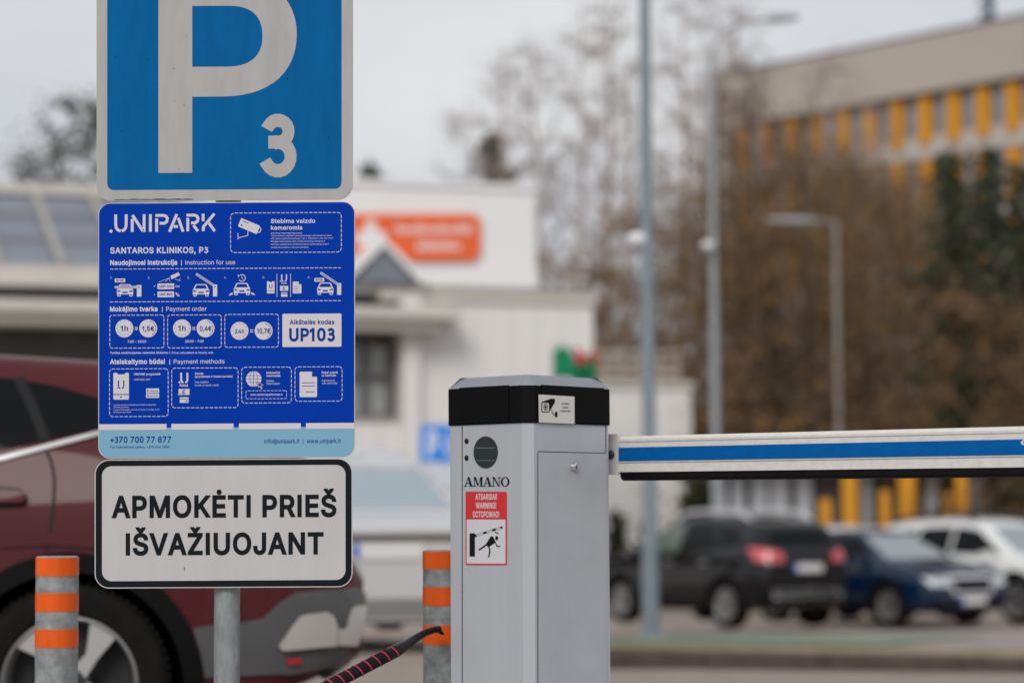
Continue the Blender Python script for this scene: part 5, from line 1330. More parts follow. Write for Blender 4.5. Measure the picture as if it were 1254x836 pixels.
# arm: bracket behind the cabinet, profile running towards the camera to the right
Ad = Vector((math.cos(R(-42.5)), math.sin(R(-42.5)), 0))
Ad = (-Ld + Vector((0, 0, -0.0065))).normalized()   # the long arm droops a little
An = -Rd                                           # front of the arm, same way as the left face
m_arm = mat("arm_white", (0.66, 0.635, 0.60), 0.45, var=0.12, scale=14, stretch=(3, 3, 12))
m_stripe = mat("arm_blue", (0.001, 0.105, 0.36), 0.6, spec=0.06, var=0.14, scale=22)
PX = 757.8
AO_ = CB + Rd * (wR + 0.055)                        # arm front plane passes here
DA = Draw(AO_, Ad, An)
a0, va0 = DA.uv(PX, 535.2); _, va1 = DA.uv(PX, 547.9); _, va2 = DA.uv(PX, 564.7); _, va3 = DA.uv(PX, 577.8); _, va4 = DA.uv(PX, 588.4)
vtop = DA.uv(PX, 534.0)[1]
rise = 0.000
def aprof(z_y):  # list of (v, n) outline
    return z_y
hgt = vtop - va3
out = [(va3, 0.0), (va3, -0.045), (vtop - 0.006, -0.045), (vtop, -0.038), (vtop, -0.008), (vtop - 0.008, 0.0),
       (vtop - hgt * .155, 0.0), (vtop - hgt * .155, -0.003), (vtop - hgt * .185, -0.003), (vtop - hgt * .185, 0.0005),
       (va3 + hgt * .265, 0.0005), (va3 + hgt * .265, -0.003), (va3 + hgt * .235, -0.003), (va3 + hgt * .235, 0.0)]
ARM_L = 3.2
def armrings(o, u0, u1): return [[(u0, v, n) for v, n in o], [(u1, v, n) for v, n in o]]
b = MB(); b.rings(armrings(out, a0, a0 + ARM_L)); armo = part(b, "arm", m_arm, bar, DA)
b = MB(); b.box(a0 + 0.0005, a0 + ARM_L, va2, va1, 0.0005, 0.0014); b.build("blue_stripe", m_stripe, armo)
b = MB(); rb = 0.0105
rub = [(va3 - 0.0005, -0.008), (va3 - 0.0005, -0.036)] + [((va3 + va4) / 2 - (va3 - va4) / 2 * math.sin(R(a)), -0.022 - 0.014 * math.cos(R(a))) for a in range(180, -1, -30)][::1]
rub = [(va3 - 0.0005, -0.004), (va3 - 0.0005, -0.040), (va4 + 0.008, -0.040), (va4 + 0.002, -0.034), (va4, -0.026), (va4, -0.018), (va4 + 0.002, -0.010), (va4 + 0.008, -0.004)]
b.rings(armrings(rub, a0 + 0.002, a0 + ARM_L)); b.build("rubber_edge", m_black, armo)
b = MB()
gx_ = 1262.5
gl = [(gx_ + 12 * math.cos(R(a)), 541.5 + 4.8 * math.sin(R(a))) for a in range(0, 361, 12)]
DA.ring(b, gl[:-1], [(gx_ + 9.0 * math.cos(R(a)), 541.5 + 3.2 * math.sin(R(a))) for a in range(0, 360, 12)], 4.2)
b.build("emblem", m_print, armo)
# bracket between cabinet and arm
b = MB()
vb0, vb1 = DA.uv(PX, 580.6)[1], DA.uv(PX, 531.0)[1]
b.box(a0 - 0.20, a0 - 0.001, vb0, vb1, -0.05, 0.004)
br = part(b, "bracket", m_arm, bar, DA)
b = MB(); u, v = DA.uv(750, 556.6)
b.lathe([(0.011, 0.004), (0.011, 0.010), (0.006, 0.014), (0.0005, 0.0145)], 12, Matrix.Translation((u, v, 0)))
b.build("bolt", mat("dark_bolt", (0.07, 0.07, 0.075), 0.35, 0.8), br)
b = MB(); u, v = DA.uv(742, 556.6); b.lathe([(0.05, -0.10), (0.05, -0.051)], 20, Matrix.Translation((u - 0.05, v, 0))); b.build("drive_shaft", m_galv, br)

# ================================================================ BOLLARDS
m_or = mat("tape_orange", (0.83, 0.115, 0.010), 0.35, var=0.22, scale=18, bump=0.06, bscale=90, stretch=(1, 1, 0.15))
m_bol = mat("bollard_galv", (0.30, 0.315, 0.315), 0.55, 0.15, var=0.45, scale=34, bump=0.05, bscale=120)
def bollard(px, d, ytop, bands, label):
    p = at(px, 800, d)
    z0 = 0.15
    t = thing("bollard", label, "bollard", (p.x, d, z0), group="orange banded bollards")
    r = 25.9 * d / FPX
    H = at(px, ytop, d).z - z0
    b = MB()
    b.lathe([(r, 0), (r, H - 0.004), (r - 0.004, H)], 40, None)
    b.build("pipe", m_bol, t)
    b = MB(); b.lathe([(r + 0.035, 0), (r + 0.035, 0.008)], 32); b.build("base_flange", m_bol, t)
    for y0, y1 in bands:
        z1, z2 = at(px, y0, d).z - z0, at(px, y1, d).z - z0
        b = MB()
        rr_ = r + 0.0008
        b.lathe([(rr_, z2), (rr_, min(z1, H - 0.003))], 40, caps=False)
        b.build("reflective_band", m_or, t)
bollard(69.3, 6.25, 680.5, ((682.0, 704.5), (725.2, 747.8), (769.2, 791.5)), "galvanised bollard with three orange bands in front of the maroon car wheel")
bollard(544.2, 6.25, 673.0, ((674.3, 696), (718, 740.6), (764, 788)), "galvanised bollard with three orange bands half hidden behind the barrier cabinet")

# ================================================================ leaning stick with red spiral
m_grip = mat("grip_black", (0.010, 0.010, 0.012), 0.75, var=0.3, scale=120, bump=0.5, bscale=500)
m_gloss = mat("gloss_black", (0.012, 0.012, 0.014), 0.18)
m_redrib = mat("ribbon_red", (0.62, 0.045, 0.075), 0.45)
tipp = at(541, 773, 6.13)
dn = at(405, 838, 5.90)
dirv = (dn - tipp)
foot = None
h0 = at(484, 797, 5.98)
dirs = (dn - h0).normalized()
foot = h0 + dirs * ((h0.z - 0.155) / -dirs.z)
fx = foot.copy()
stk = thing("leaning_stick", "black stick wrapped in red spiral ribbon with curved flat tip, leaning against bollard", "stick", (fx.x, fx.y, 0.15))
L = lambda p: tuple(Vector(p) - Vector((fx.x, fx.y, 0.15)))
b = MB(); b.tube([L(foot), L(h0 + dirs * 0.01)], 0.0155, 18); b.build("grip", m_grip, stk)
b = MB()
neck = [h0 + dirs * 0.02, h0, at(497, 789.5, 6.03), at(508, 781.5, 6.06), at(520, 774.5, 6.09), at(531, 770.8, 6.115), at(538, 770.0, 6.13)]
b.tube([L(p) for p in neck], [0.0160, 0.0160, 0.0135, 0.0105, 0.0090, 0.0082, 0.0085], 14)
b.build("neck", m_gloss, stk)
b = MB()
pA = [at(532, 768.5, 6.125), at(537, 765.5, 6.13), at(545.0, 777.2, 6.136), at(539.0, 776.4, 6.132)]
off = Vector((0.006, -0.004, 0.002))
b.rings([[L(p) for p in pA], [L(p + Vector((0.0, 0.012, 0.0))) for p in pA]]); b.build("flat_tip", m_gloss, stk)
b = MB()
Lh = (h0 - foot).length
a1 = dirs.orthogonal().normalized(); a2 = dirs.cross(a1)
pit = 0.0262
pts = []
nn_ = int(Lh / pit * 20)
for k in range(nn_ + 1):
    s_ = k / 20 * pit
    a = k / 20 * 2 * math.pi
    pts.append(L(h0 + dirs * min(s_, Lh) + (a1 * math.cos(a) + a2 * math.sin(a)) * 0.0157))
b.tube(pts, 0.0019, 5); b.build("red_ribbon", m_redrib, stk)

# ================================================================ CARS
m_tyre = mat("tyre_rubber", (0.011, 0.0105, 0.010), 0.85, spec=0.1, var=0.3, scale=20, bump=0.3, bscale=120)
m_rim = mat("rim_silver", (0.52, 0.515, 0.51), 0.3, 0.7)
m_rimd = mat("rim_dark", (0.03, 0.03, 0.033), 0.45)
m_cglass = mat("car_glass", (0.005, 0.006, 0.007), 0.05, spec=0.12)
m_cglassl = mat("glass_painted_reflection", (0.26, 0.29, 0.295), 0.08, spec=0.9)  # pale base colour paints in the bright reflections on windshields
m_chrome = mat("car_chrome", (0.30, 0.30, 0.31), 0.35, 0.5)
m_clad = mat("cladding_grey", (0.032, 0.032, 0.035), 0.5, spec=0.2, var=0.12, scale=6)
m_bright = mat("bright_chrome", (0.7, 0.7, 0.72), 0.3, 0.3)
m_tail = mat("tail_red", (0.45, 0.015, 0.02), 0.2, spec=0.7)
m_tailp = mat("tail_pale_red", (0.58, 0.10, 0.11), 0.2, spec=0.7)
m_lamp = mat("lamp_clear", (0.55, 0.57, 0.6), 0.12, spec=0.8)
m_plate = mat("number_plate", (0.66, 0.66, 0.64), 0.4)
m_eu = mat("plate_blue", (0.01, 0.10, 0.55), 0.4)
m_wheelhouse = mat("wheelhouse_black", (0.006, 0.006, 0.006), 0.9)

def smooth_tab(tab, x, w=0.07):
    return sum(lerp_tab(tab, x + w * k) for k in (-1, -0.5, 0, 0.5, 1)) / 5.0

def inpoly(p, poly):
    c = False
    j = len(poly) - 1
    for i in range(len(poly)):
        a, b_ = poly[i], poly[j]
        if (a[1] > p[1]) != (b_[1] > p[1]) and p[0] < (b_[0] - a[0]) * (p[1] - a[1]) / (b_[1] - a[1]) + a[0]:
            c = not c
        j = i
    return c

class CarShape:
    """Lofted body. x forward, y left, z up; origin at the ground under the middle."""
    def __init__(s, L, W, top, belt, bottom, roofw, round_r=0.42, round_a=0.2):
        s.L, s.W2, s.top, s.belt, s.bot, s.rw = L, W / 2, top, belt, bottom, roofw / 2
        s.rr, s.ra = round_r, round_a
        N = 84
        xs = []
        for i in range(N + 1):
            t = i / N
            xs.append(-L / 2 + L * (t + 0.045 * math.sin(2 * math.pi * t) * -1))
        rings = []
        for x in xs:
            d = min(x + L / 2, L / 2 - x)
            k = max(0.0, 1 - d / s.rr)
            W = s.W2 * (1 - s.ra * k ** 2.2)
            zb = smooth_tab(bottom, x)
            zt = smooth_tab(top, x)
            zs = min(smooth_tab(belt, x), zt - 0.035)
            gh = zt - zs
            q = min(1, max(0, (gh - 0.04) / 0.40)); q = q * q * (3 - 2 * q)
            wr = W * 0.90 + (s.rw * W / s.W2 - W * 0.90) * q
            h = zs - zb
            half = [(0, zb), (.70 * W, zb), (.92 * W, zb + .02), (.965 * W, zb + .10 * h), (.985 * W, zb + .25 * h), (1.0 * W, zb + .48 * h), (.997 * W, zb + .66 * h), (.985 * W, zb + .82 * h), (.965 * W, zb + .93 * h), (.94 * W, zs)]
            for e in (.2, .4, .6, .8):
                half.append((.94 * W + (wr - .94 * W) * e + 0.02 * math.sin(e * math.pi) * q, zs + gh * .86 * e))
            half += [(wr * .97, zs + gh * .88), (wr * .90, zs + gh * .94), (wr * .75, zs + gh * .975), (wr * .4, zs + gh * .995), (0, zt)]
            n = len(half)
            ring = [(x, y, z) for y, z in half] + [(x, -y, z) for y, z in half[-2:0:-1]]
            rings.append(ring)
        s.mb = MB()
        s.mb.rings(rings, smooth=True)
        s.bvh = BVHTree.FromPolygons([Vector(v) for v in s.mb.v], s.mb.f)
    def body(s, name, m, parent, wheels, rad):
        me = s.mb.mesh("tmp", m)
        o = link("tmp_body", me)
        cut = MB()
        for wx, side in [(x, sd_) for x in wheels for sd_ in (-1, 1)]:
            c = MB()
            c.lathe([(rad, 0), (rad, 0.5)], 40, Matrix.Translation((wx, side * (s.W2 - 0.36), rad * 0.88)) @ Matrix.Rotation(R(-90) * side, 4, 'X'))
            cut.add(c.v, c.f)
        cm = cut.mesh("tmpc", m_wheelhouse)
        co = link("tmp_cut", cm)
        mod = o.modifiers.new("cut", 'BOOLEAN'); mod.object = co; mod.operation = 'DIFFERENCE'; mod.solver = 'EXACT'
        if hasattr(mod, "material_mode"): mod.material_mode = 'TRANSFER'
        dg = bpy.context.evaluated_depsgraph_get()
        res = bpy.data.meshes.new_from_object(o.evaluated_get(dg))
        res.name = name
        bpy.data.objects.remove(o); bpy.data.objects.remove(co)
        res.set_sharp_from_angle(angle=R(38))
        return link(name, res, parent)
    def decal(s, mb, poly, axis, side=1, off=0.004, step=0.06, depth=0.012):
        """Lay a flat outline onto the body: axis 'y' outline in (x, z), 'x' outline in (y, z)."""
        # densify the border
        bd_ = []
        for a, b_ in zip(poly, poly[1:] + poly[:1]):
            n = max(1, int(math.hypot(b_[0] - a[0], b_[1] - a[1]) / step))
            for k in range(n): bd_.append((a[0] + (b_[0] - a[0]) * k / n, a[1] + (b_[1] - a[1]) * k / n))
        nb = len(bd_)
        pts = [Vector(p) for p in bd_]
        x0, x1 = min(p[0] for p in poly), max(p[0] for p in poly); y0, y1 = min(p[1] for p in poly), max(p[1] for p in poly)
        i = x0 + step * .5
        while i < x1:
            j = y0 + step * .5
            while j < y1:
                if inpoly((i, j), poly) and min((i - q[0]) ** 2 + (j - q[1]) ** 2 for q in bd_) > (step * .35) ** 2: pts.append(Vector((i, j)))
                j += step
            i += step
        rv, re, rf, ov, _, _ = delaunay_2d_cdt(pts, [(k, (k + 1) % nb) for k in range(nb)], [list(range(nb))], 1, 1e-6)
        out, inn = [], []
        for p in rv:
            if axis == 'y': o_, d_ = Vector((p.x, side * 4, p.y)), Vector((0, -side, 0))
            elif axis == 'x': o_, d_ = Vector((side * 6, p.x, p.y)), Vector((-side, 0, 0))
            else: o_, d_ = Vector((p.x, p.y, 4)), Vector((0, 0, -1))
            h, nrm, _, _ = s.bvh.ray_cast(o_, d_)
            if h is None:
                h2, nrm, _, _ = s.bvh.find_nearest(o_ + d_ * (4 - s.W2 if axis == 'y' else 6 - s.L / 2 if axis == 'x' else 2.5))
                h = h2
            if nrm.dot(d_) > 0: nrm = -nrm
            out.append(h + nrm * off); inn.append(h - nrm * depth)
        n = len(out)
        mb.add(out, [tuple(f) for f in rf], True)
        # skirt along the border
        es = {}
        for f in rf:
            for a, b_ in zip(f, f[1:] + f[:1]): es[(a, b_)] = 1
        bd2 = [(a, b_) for a, b_ in es if (b_, a) not in es]
        vs = out + inn
        mb.add(vs, [(b_, a, n + a, n + b_) for a, b_ in bd2], False)

def wheel(parent, x, y, r, wdt, style, rimr=None):
    """Wheel with tyre and rim as sub-parts; y sign says the side."""
    sd_ = 1 if y > 0 else -1
    rimr = rimr or r * 0.68
    M = Matrix.Translation((x, y, r)) @ Matrix.Rotation(R(-90) * sd_, 4, 'X')      # local z = outwards
    b = MB(); b.lathe([(0.04, -wdt * .5), (0.075, wdt * .2), (0.075, wdt * .32), (0.06, wdt * .36), (0.001, wdt * .37)], 16, M)
    w = b.build("wheel", m_rimd, parent)
    b = MB()
    b.lathe([(rimr * 0.98, -wdt * .45), (r * .93, -wdt * .5), (r * .985, -wdt * .42), (r, -wdt * .25), (r, wdt * .25), (r * .985, wdt * .40), (r * .94, wdt * .49), (r * .86, wdt * .52), (rimr * 1.03, wdt * .46), (rimr, wdt * .36)], 56, M, caps=False)
    # tread blocks
    if style == 'detail':
        for k in range(72):
            a = 2 * math.pi * k / 72
            b.box(r * math.cos(0) - 0.006, r + 0.004, -0.007, 0.007, wdt * .16, wdt * .40, M @ Matrix.Rotation(a, 4, 'Z'))
    b.build("tyre", m_tyre, w, fix=True)
    b = MB()
    b.lathe([(rimr, wdt * .40), (rimr * .965, wdt * .42), (rimr * .93, wdt * .36), (rimr * .90, wdt * .05), (rimr * .88, -wdt * .3)], 56, M, caps=False)
    ns = 5
    for k in range(ns):
        A = M @ Matrix.Rotation(2 * math.pi * k / ns + (0.30 if style == 'detail' else .2), 4, 'Z')
        if style == 'detail':
            poly = [(0.13, -.13), (0.14, .13), (.50, .085), (.88, .30), (.95, .22), (.975, .02), (.95, -.12), (.52, -.095)]
            for zz0, zz1, pl in ((wdt * .20, wdt * .36, poly),):
                b.rings([[(px_ * rimr, py_ * rimr, zz0) for px_, py_ in pl], [(px_ * rimr, py_ * rimr, zz1 + (0.018 * (px_ < .5)) * 0) for px_, py_ in pl]], A)
        else:
            for s2 in (-.11, .11):
                pl = [(.12, s2 - .05), (.95, s2 * 2.0 - .06), (.95, s2 * 2.0 + .06), (.12, s2 + .05)]
                b.rings([[(px_ * rimr, py_ * rimr, wdt * .2) for px_, py_ in pl], [(px_ * rimr, py_ * rimr, wdt * .35) for px_, py_ in pl]], A)
    b.build("rim", m_rim, w)
    b = MB(); b.lathe([(rimr * .89, -wdt * .12), (0.02, -wdt * .10)], 32, M); b.build("brake_drum", m_rimd, w)
    return w

def arch_ring(s, mb, wx, zc, r0, r1, side, a0=-8, a1=188, off=0.016, n=22):
    pl = [(wx + r1 * math.cos(R(a0 + (a1 - a0) * k / n)), zc + r1 * math.sin(R(a0 + (a1 - a0) * k / n))) for k in range(n + 1)]
    pl += [(wx + r0 * math.cos(R(a1 + (a0 - a1) * k / n)), zc + r0 * math.sin(R(a1 + (a0 - a1) * k / n))) for k in range(n + 1)]
    s.decal(mb, pl, 'y', side, off, 0.08, 0.02)

def strip(s, mb, pts, wdt, axis, side, off=0.0015, depth=0.003):
    L, Rr = [], []
    pts = [Vector(p) for p in pts]
    for i, p in enumerate(pts):
        t = (pts[min(i + 1, len(pts) - 1)] - pts[max(0, i - 1)]).normalized()
        nn = Vector((-t.y, t.x)) * wdt / 2
        L.append(tuple(p + nn)); Rr.append(tuple(p - nn))
    s.decal(mb, L + Rr[::-1], axis, side, off, 0.05, depth)

def car_frame(name, label, pos, heading, cat="car", group=None):
    return thing(name, label, cat, pos or (0, 0, 0), heading, group)

def place_by(pos, heading, lx, ly):
    c, s_ = math.cos(heading), math.sin(heading)
    return (pos[0] - (c * lx - s_ * ly), pos[1] - (s_ * lx + c * ly), pos[2])

def generic_car(label, P, anchor, heading, wheel_at, group, name="parked_car"):
    """P holds the type: dimensions, profile tables, colours."""
    L, W, H = P['L'], P['W'], P['H']
    s = P.get('shape') or CarShape(L, W, P['top'], P['belt'], P['bottom'], P['roofw'])
    P['shape'] = s
    fx, rx = P["wheels"]
    r = P['r']
    lx = fx if wheel_at[0] == 'f' else rx
    ly = (W / 2 - 0.02) * (1 if wheel_at[1] == 'l' else -1)
    t = car_frame(name, label, place_by(anchor, heading, lx, ly), heading, P.get('cat', 'car'), group)
    mp_ = P['paint']
    s.body("body", mp_, t, (fx, rx), r + 0.055)
    for x in (fx, rx):
        for y in (1, -1): wheel(t, x, y * (W / 2 - 0.125), r, 0.225, 'plain')
    for sd_ in (1, -1):
        for x in (fx, rx):
            b = MB(); arch_ring(s, b, x, r * .95, r + 0.05, r + 0.105, sd_); b.build("arch_cladding", P['clad'], t)
        b = MB()
        x0, x1 = rx + r + .08, fx - r - .08
        zb = P['sill']
        s.decal(b, [(x0, zb), (x1, zb), (x1, zb + .14), (x0, zb + .14)], 'y', sd_, .012, .1)
        b.build("side_cladding", P['clad'], t)
        for wi_, pl in enumerate(P['side_windows']):
            b = MB(); s.decal(b, pl, 'y', sd_, 0.004, 0.09); b.build("window", P.get('win0m', m_cglass) if wi_ == 0 else m_cglass, t)
        for q in P['seams']:
            b = MB(); strip(s, b, q, 0.012, 'y', sd_); b.build("door_seam", m_dark, t)
        for hx in P['handles']: 
            b = MB(); s.decal(b, [(hx - .10, P['hz'] - .018), (hx + .10, P['hz'] - .018), (hx + .10, P['hz'] + .018), (hx - .10, P['hz'] + .018)], 'y', sd_, .03, .05)
            b.build("handle", mp_ if not P.get('chrome') else m_chrome, t)
        if P.get('rails'):
            b = MB(); y = sd_ * s.rw * .90
            pts = [(x, y, smooth_tab(P['top'], x) + (0.055 if 0 < k < 8 else -0.005)) for k, x in enumerate([P['rails'][0] + (P['rails'][1] - P['rails'][0]) * k / 8 for k in range(9)])]
            b.tube(pts, 0.03, 8); b.build("roof_rail", m_bright if P.get('chrome') else m_clad, t)  # chrome rail thick and pale, standing in for the roof's sky reflection
        mx_, mz = P['mirror']
        b = MB(); b.rings([[(mx_ - .02, sd_ * (W / 2 - .12), mz - .05), (mx_ + .12, sd_ * (W / 2 - .12), mz - .05), (mx_ + .10, sd_ * (W / 2 - .12), mz + .03), (mx_ - .02, sd_ * (W / 2 - .12), mz + .03)],
                           [(mx_ - .04, sd_ * (W / 2 + .02), mz - .07), (mx_ + .12, sd_ * (W / 2 + .02), mz - .07), (mx_ + .09, sd_ * (W / 2 + .02), mz + .09), (mx_ - .04, sd_ * (W / 2 + .02), mz + .09)],
                           [(mx_ - .04, sd_ * (W / 2 + .15), mz - .05), (mx_ + .06, sd_ * (W / 2 + .15), mz - .05), (mx_ + .04, sd_ * (W / 2 + .15), mz + .07), (mx_ - .04, sd_ * (W / 2 + .15), mz + .07)]]); b.build("mirror", mp_, t)
        for key, side, nm in (('head', 1, 'headlight'), ('tail', -1, 'taillight')):
            b = MB()
            pl = [(y * sd_, z) for y, z in P[key]]
            s.decal(b, pl, 'x', side, 0.012, 0.05)
            b.build(nm, P.get(key + 'm', m_lamp if key == 'head' else m_tail), t)
    for key, side, nm in (('wind', 1, 'windshield'), ('rear', -1, 'rear_window')):
        b = MB(); s.decal(b, P[key], 'x', side, 0.004, 0.09); b.build(nm, P.get(key + 'm', m_cglass), t)
    for key, side, nm, mm in (('gframe', 1, 'grille_frame', m_bright), ('grille', 1, 'grille', m_black), ('fbump', 1, 'bumper_trim', P['clad']), ('rbump', -1, 'bumper_trim', P.get('rbumpm', P['clad'])), ('rskid', -1, P.get('rskidn', 'skid_plate'), P.get('rskidm', mat("skid_silver", (0.55, 0.55, 0.56), 0.4, 0.2)))):  # saloon's rear strip is no real trim: bumper-line shadow painted dark
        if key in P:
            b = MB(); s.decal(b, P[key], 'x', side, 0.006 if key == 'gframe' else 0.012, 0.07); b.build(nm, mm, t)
    for side, key in ((1, 'pz_f'), (-1, 'pz_r')):
        z = P[key]
        b = MB(); s.decal(b, [(-.26, z - .056), (.26, z - .056), (.26, z + .056), (-.26, z + .056)], 'x', side, 0.022, .08, 0.02)
        pl = b.build("number_plate", m_plate, t)
        b = MB(); e = -.26 if side < 0 else .26; 
        e0, e1 = (min(e, e * .83), max(e, e * .83))
        # the blue band sits at the viewer's left
        e0, e1 = ((.215, .26) if side < 0 else (-.26, -.215)) if False else ((.26, .215) if side < 0 else (-.26, -.215))
        e0, e1 = min(e0, e1), max(e0, e1)
        s.decal(b, [(e0, z - .055), (e1, z - .055), (e1, z + .055), (e0, z + .055)], 'x', side, 0.0235, .08, 0.001)
        b.build("country_band", m_eu, pl)
    return t

def sym(pl): return [(y, z) for y, z in pl] + [(-y, z) for y, z in pl[::-1]]

# ---- maroon SUV right behind the signs
MD = 8.70
m_maroon = mat("maroon_paint", (0.078, 0.0165, 0.020), 0.35, 0.0, var=0.06, scale=2, spec=0.04, coat=0.24)
L_ = 4.62
sxm = FPX / MD
Xr = (441 - 627) / sxm                    # rear end
cxm = Xr - L_ / 2
def mx2(px): return -((px - 627) / sxm - cxm)     # photo px -> car x (car faces -X)
def mz2(py): return CAM_H - (py - HORIZON) / sxm
rwx = mx2(86); 
topT = [(-2.31, .70), (-2.27, .74), (-2.22, .80), (-2.20, 1.05), (-2.12, 1.12), (-2.0, 1.36), (-1.85, 1.49), (-1.4, 1.555), (-.7, 1.60), (0, 1.61), (.35, 1.57), (1.15, 1.15), (1.3, 1.08), (1.9, 1.00), (2.2, .90), (2.31, .75)]
beltT = [(-2.31, .66), (-2.22, .76), (-2.16, 1.0), (-1.9, 1.13), (-1.0, 1.10), (0, 1.07), (1.2, 1.03), (2.31, .80)]
botT = [(-2.31, .46), (-2.15, .36), (-1.9, .27), (0, .22), (1.8, .24), (2.2, .28), (2.31, .40)]
ms = CarShape(L_, 1.86, topT, beltT, botT, 1.32, 0.34, 0.14)
suv = car_frame("parked_car", "maroon SUV with silver trimmed rear bumper, close behind the signs", None, math.pi + R(3.5))
WZ = 0.36
suv.location = place_by((-((627 - 86) / sxm), MD, 0.0), math.pi + R(3.5), rwx, 0.93)
ms.body("body", m_maroon, suv, (rwx, rwx + 2.70), 0.415)
SD = 1            # car faces -X, so its left side (+y local) looks at the camera
for x in (rwx, rwx + 2.70):
    for y in (1, -1): wheel(suv, x, y * (0.93 - 0.115), 0.36, 0.235, 'detail', 0.246)
Q = lambda pts: [(mx2(x), mz2(y)) for x, y in pts]
for sd_ in (1, -1):
    for x in (rwx, rwx + 2.70):
        b = MB(); arch_ring(ms, b, x, WZ - 0.005, 0.408, 0.478, sd_, -12, 192, 0.02, 30)
        b.build("arch_cladding", mat("arch_black", (0.006, 0.006, 0.0065), 0.6, var=0.15, scale=8, spec=.08), suv)
    b = MB(); ms.decal(b, [(rwx + .46, .24), (rwx + 2.24, .24), (rwx + 2.24, .42), (rwx + .46, .42)], 'y', sd_, .018, .09); b.build("sill_cladding", m_clad, suv)
    b = MB(); ms.decal(b, Q([(13, 458), (60, 467), (118, 484), (185, 512), (176, 513), (120, 520.5), (53, 535)]), 'y', sd_, .004, .05); b.build("window", m_cglass, suv)
    b = MB(); ms.decal(b, Q([(6, 457), (46, 536), (0, 547), (-80, 560), (-170, 570), (-170, 452), (-80, 451)]), 'y', sd_, .004, .07); b.build("window", m_cglass, suv)
    b = MB(); ms.decal(b, Q([(-178, 452), (-178, 571), (-600, 601), (-480, 512), (-380, 468), (-290, 455)]), 'y', sd_, .004, .07); b.build("window", m_cglass, suv)
    b = MB(); strip(ms, b, Q([(-600, 613), (-420, 599), (-200, 580), (-60, 568), (0, 558), (60, 542), (120, 526), (165, 517), (192, 513)]), 0.0165, 'y', sd_, .010, .01); b.build("chrome_strip", m_chrome, suv)
    b = MB(); strip(ms, b, Q([(10, 456), (30, 490), (51, 536)]), 0.036, 'y', sd_, .006, .006); b.build("pillar_seam", m_dark, suv); b = MB()
    strip(ms, b, Q([(51, 546), (59, 560), (64, 580), (65.5, 600), (64, 630), (60, 660), (57, 676)]), 0.011, 'y', sd_, .001); b.build("door_seam", m_dark, suv); b = MB()
    strip(ms, b, Q([(-176, 560), (-176, 700), (-170, 840)]), 0.011, 'y', sd_, .001)
    b.build("door_seam", m_dark, suv)
    # rear door handle with its recess
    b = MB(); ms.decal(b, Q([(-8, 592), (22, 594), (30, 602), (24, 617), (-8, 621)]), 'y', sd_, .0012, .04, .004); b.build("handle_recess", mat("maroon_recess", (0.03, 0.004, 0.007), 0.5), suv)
    b = MB(); ms.decal(b, Q([(-60, 600), (20, 600.5), (32, 603), (33, 610), (26, 614), (-60, 614)]), 'y', sd_, .034, .04, .03); b.build("handle", m_maroon, suv)
    # crease shadow line of the lower door: a slim raised ridge of the body itself
    b = MB(); ms.decal(b, Q([(-420, 660), (-100, 657), (60, 650), (120, 655), (120, 668), (60, 664), (-100, 672), (-420, 676)]), 'y', sd_, .010, .06, .012); b.build("door_ridge", m_maroon, suv)
    # rear bumper cladding, silver trims, reflector
    b = MB(); ms.decal(b, Q([(236, 766), (262, 762), (293, 760), (321, 754.5), (339, 737), (360, 723.5), (400, 721), (447, 720.5), (447, 800), (420, 812), (352, 822), (250, 826), (246, 800)]), 'y', sd_, .012, .04, .02)
    b.build("bumper_cladding", mat("bumper_grey", (0.075, 0.075, 0.078), 0.45, var=0.10, scale=5, spec=0.5), suv)
    m_trim = mat("trim_silver", (0.44, 0.42, 0.40), 0.42, 0.15, var=0.06, scale=10)
    b = MB(); ms.decal(b, Q([(340, 787), (364, 753), (372, 750), (397, 747.5), (402, 752), (406.5, 765), (404, 787), (345, 792)]), 'y', sd_, .040, .025, .04); b.build("bumper_trim", m_trim, suv)
    b = MB(); ms.decal(b, Q([(404, 768), (420, 769), (427, 745), (431, 743), (440, 743), (442, 766), (430, 788), (404, 787)]), 'y', sd_, .032, .02, .03); b.build("bumper_trim", m_trim, suv)
    b = MB(); ms.decal(b, Q([(348, 804), (365, 803), (366, 808.5), (352, 810)]), 'y', sd_, .026, .02, .02); b.build("reflector", m_tail, suv)
    b = MB(); ms.decal(b, [(y * sd_, z) for y, z in [(.45, .98), (.80, 1.0), (.84, 1.04), (.80, 1.08), (.45, 1.04)]], 'x', -1, .02, .05); b.build("taillight", m_tail, suv)
    b = MB(); ms.decal(b, [(y * sd_, z) for y, z in [(.45, .80), (.80, .82), (.80, .9), (.45, .88)]], 'x', 1, .02, .05); b.build("headlight", m_lamp, suv)
b = MB(); ms.decal(b, sym([(.55, 1.14), (.48, 1.45)]), 'x', -1, .004, .09); b.build("rear_window", m_cglass, suv)
b = MB(); ms.decal(b, sym([(.66, 1.14), (.55, 1.54)]), 'x', 1, .004, .09); b.build("windshield", m_cglass, suv)
b = MB(); ms.decal(b, [(-.26, .72), (.26, .72), (.26, .83), (-.26, .83)], 'x', -1, .015, .09); b.build("number_plate", m_plate, suv)
b = MB(); b.tube([(-2.18, -.8, .40), (-2.24, 0, .40), (-2.18, .8, .40)], .035, 8); b.build("exhaust_bar", m_clad, suv)

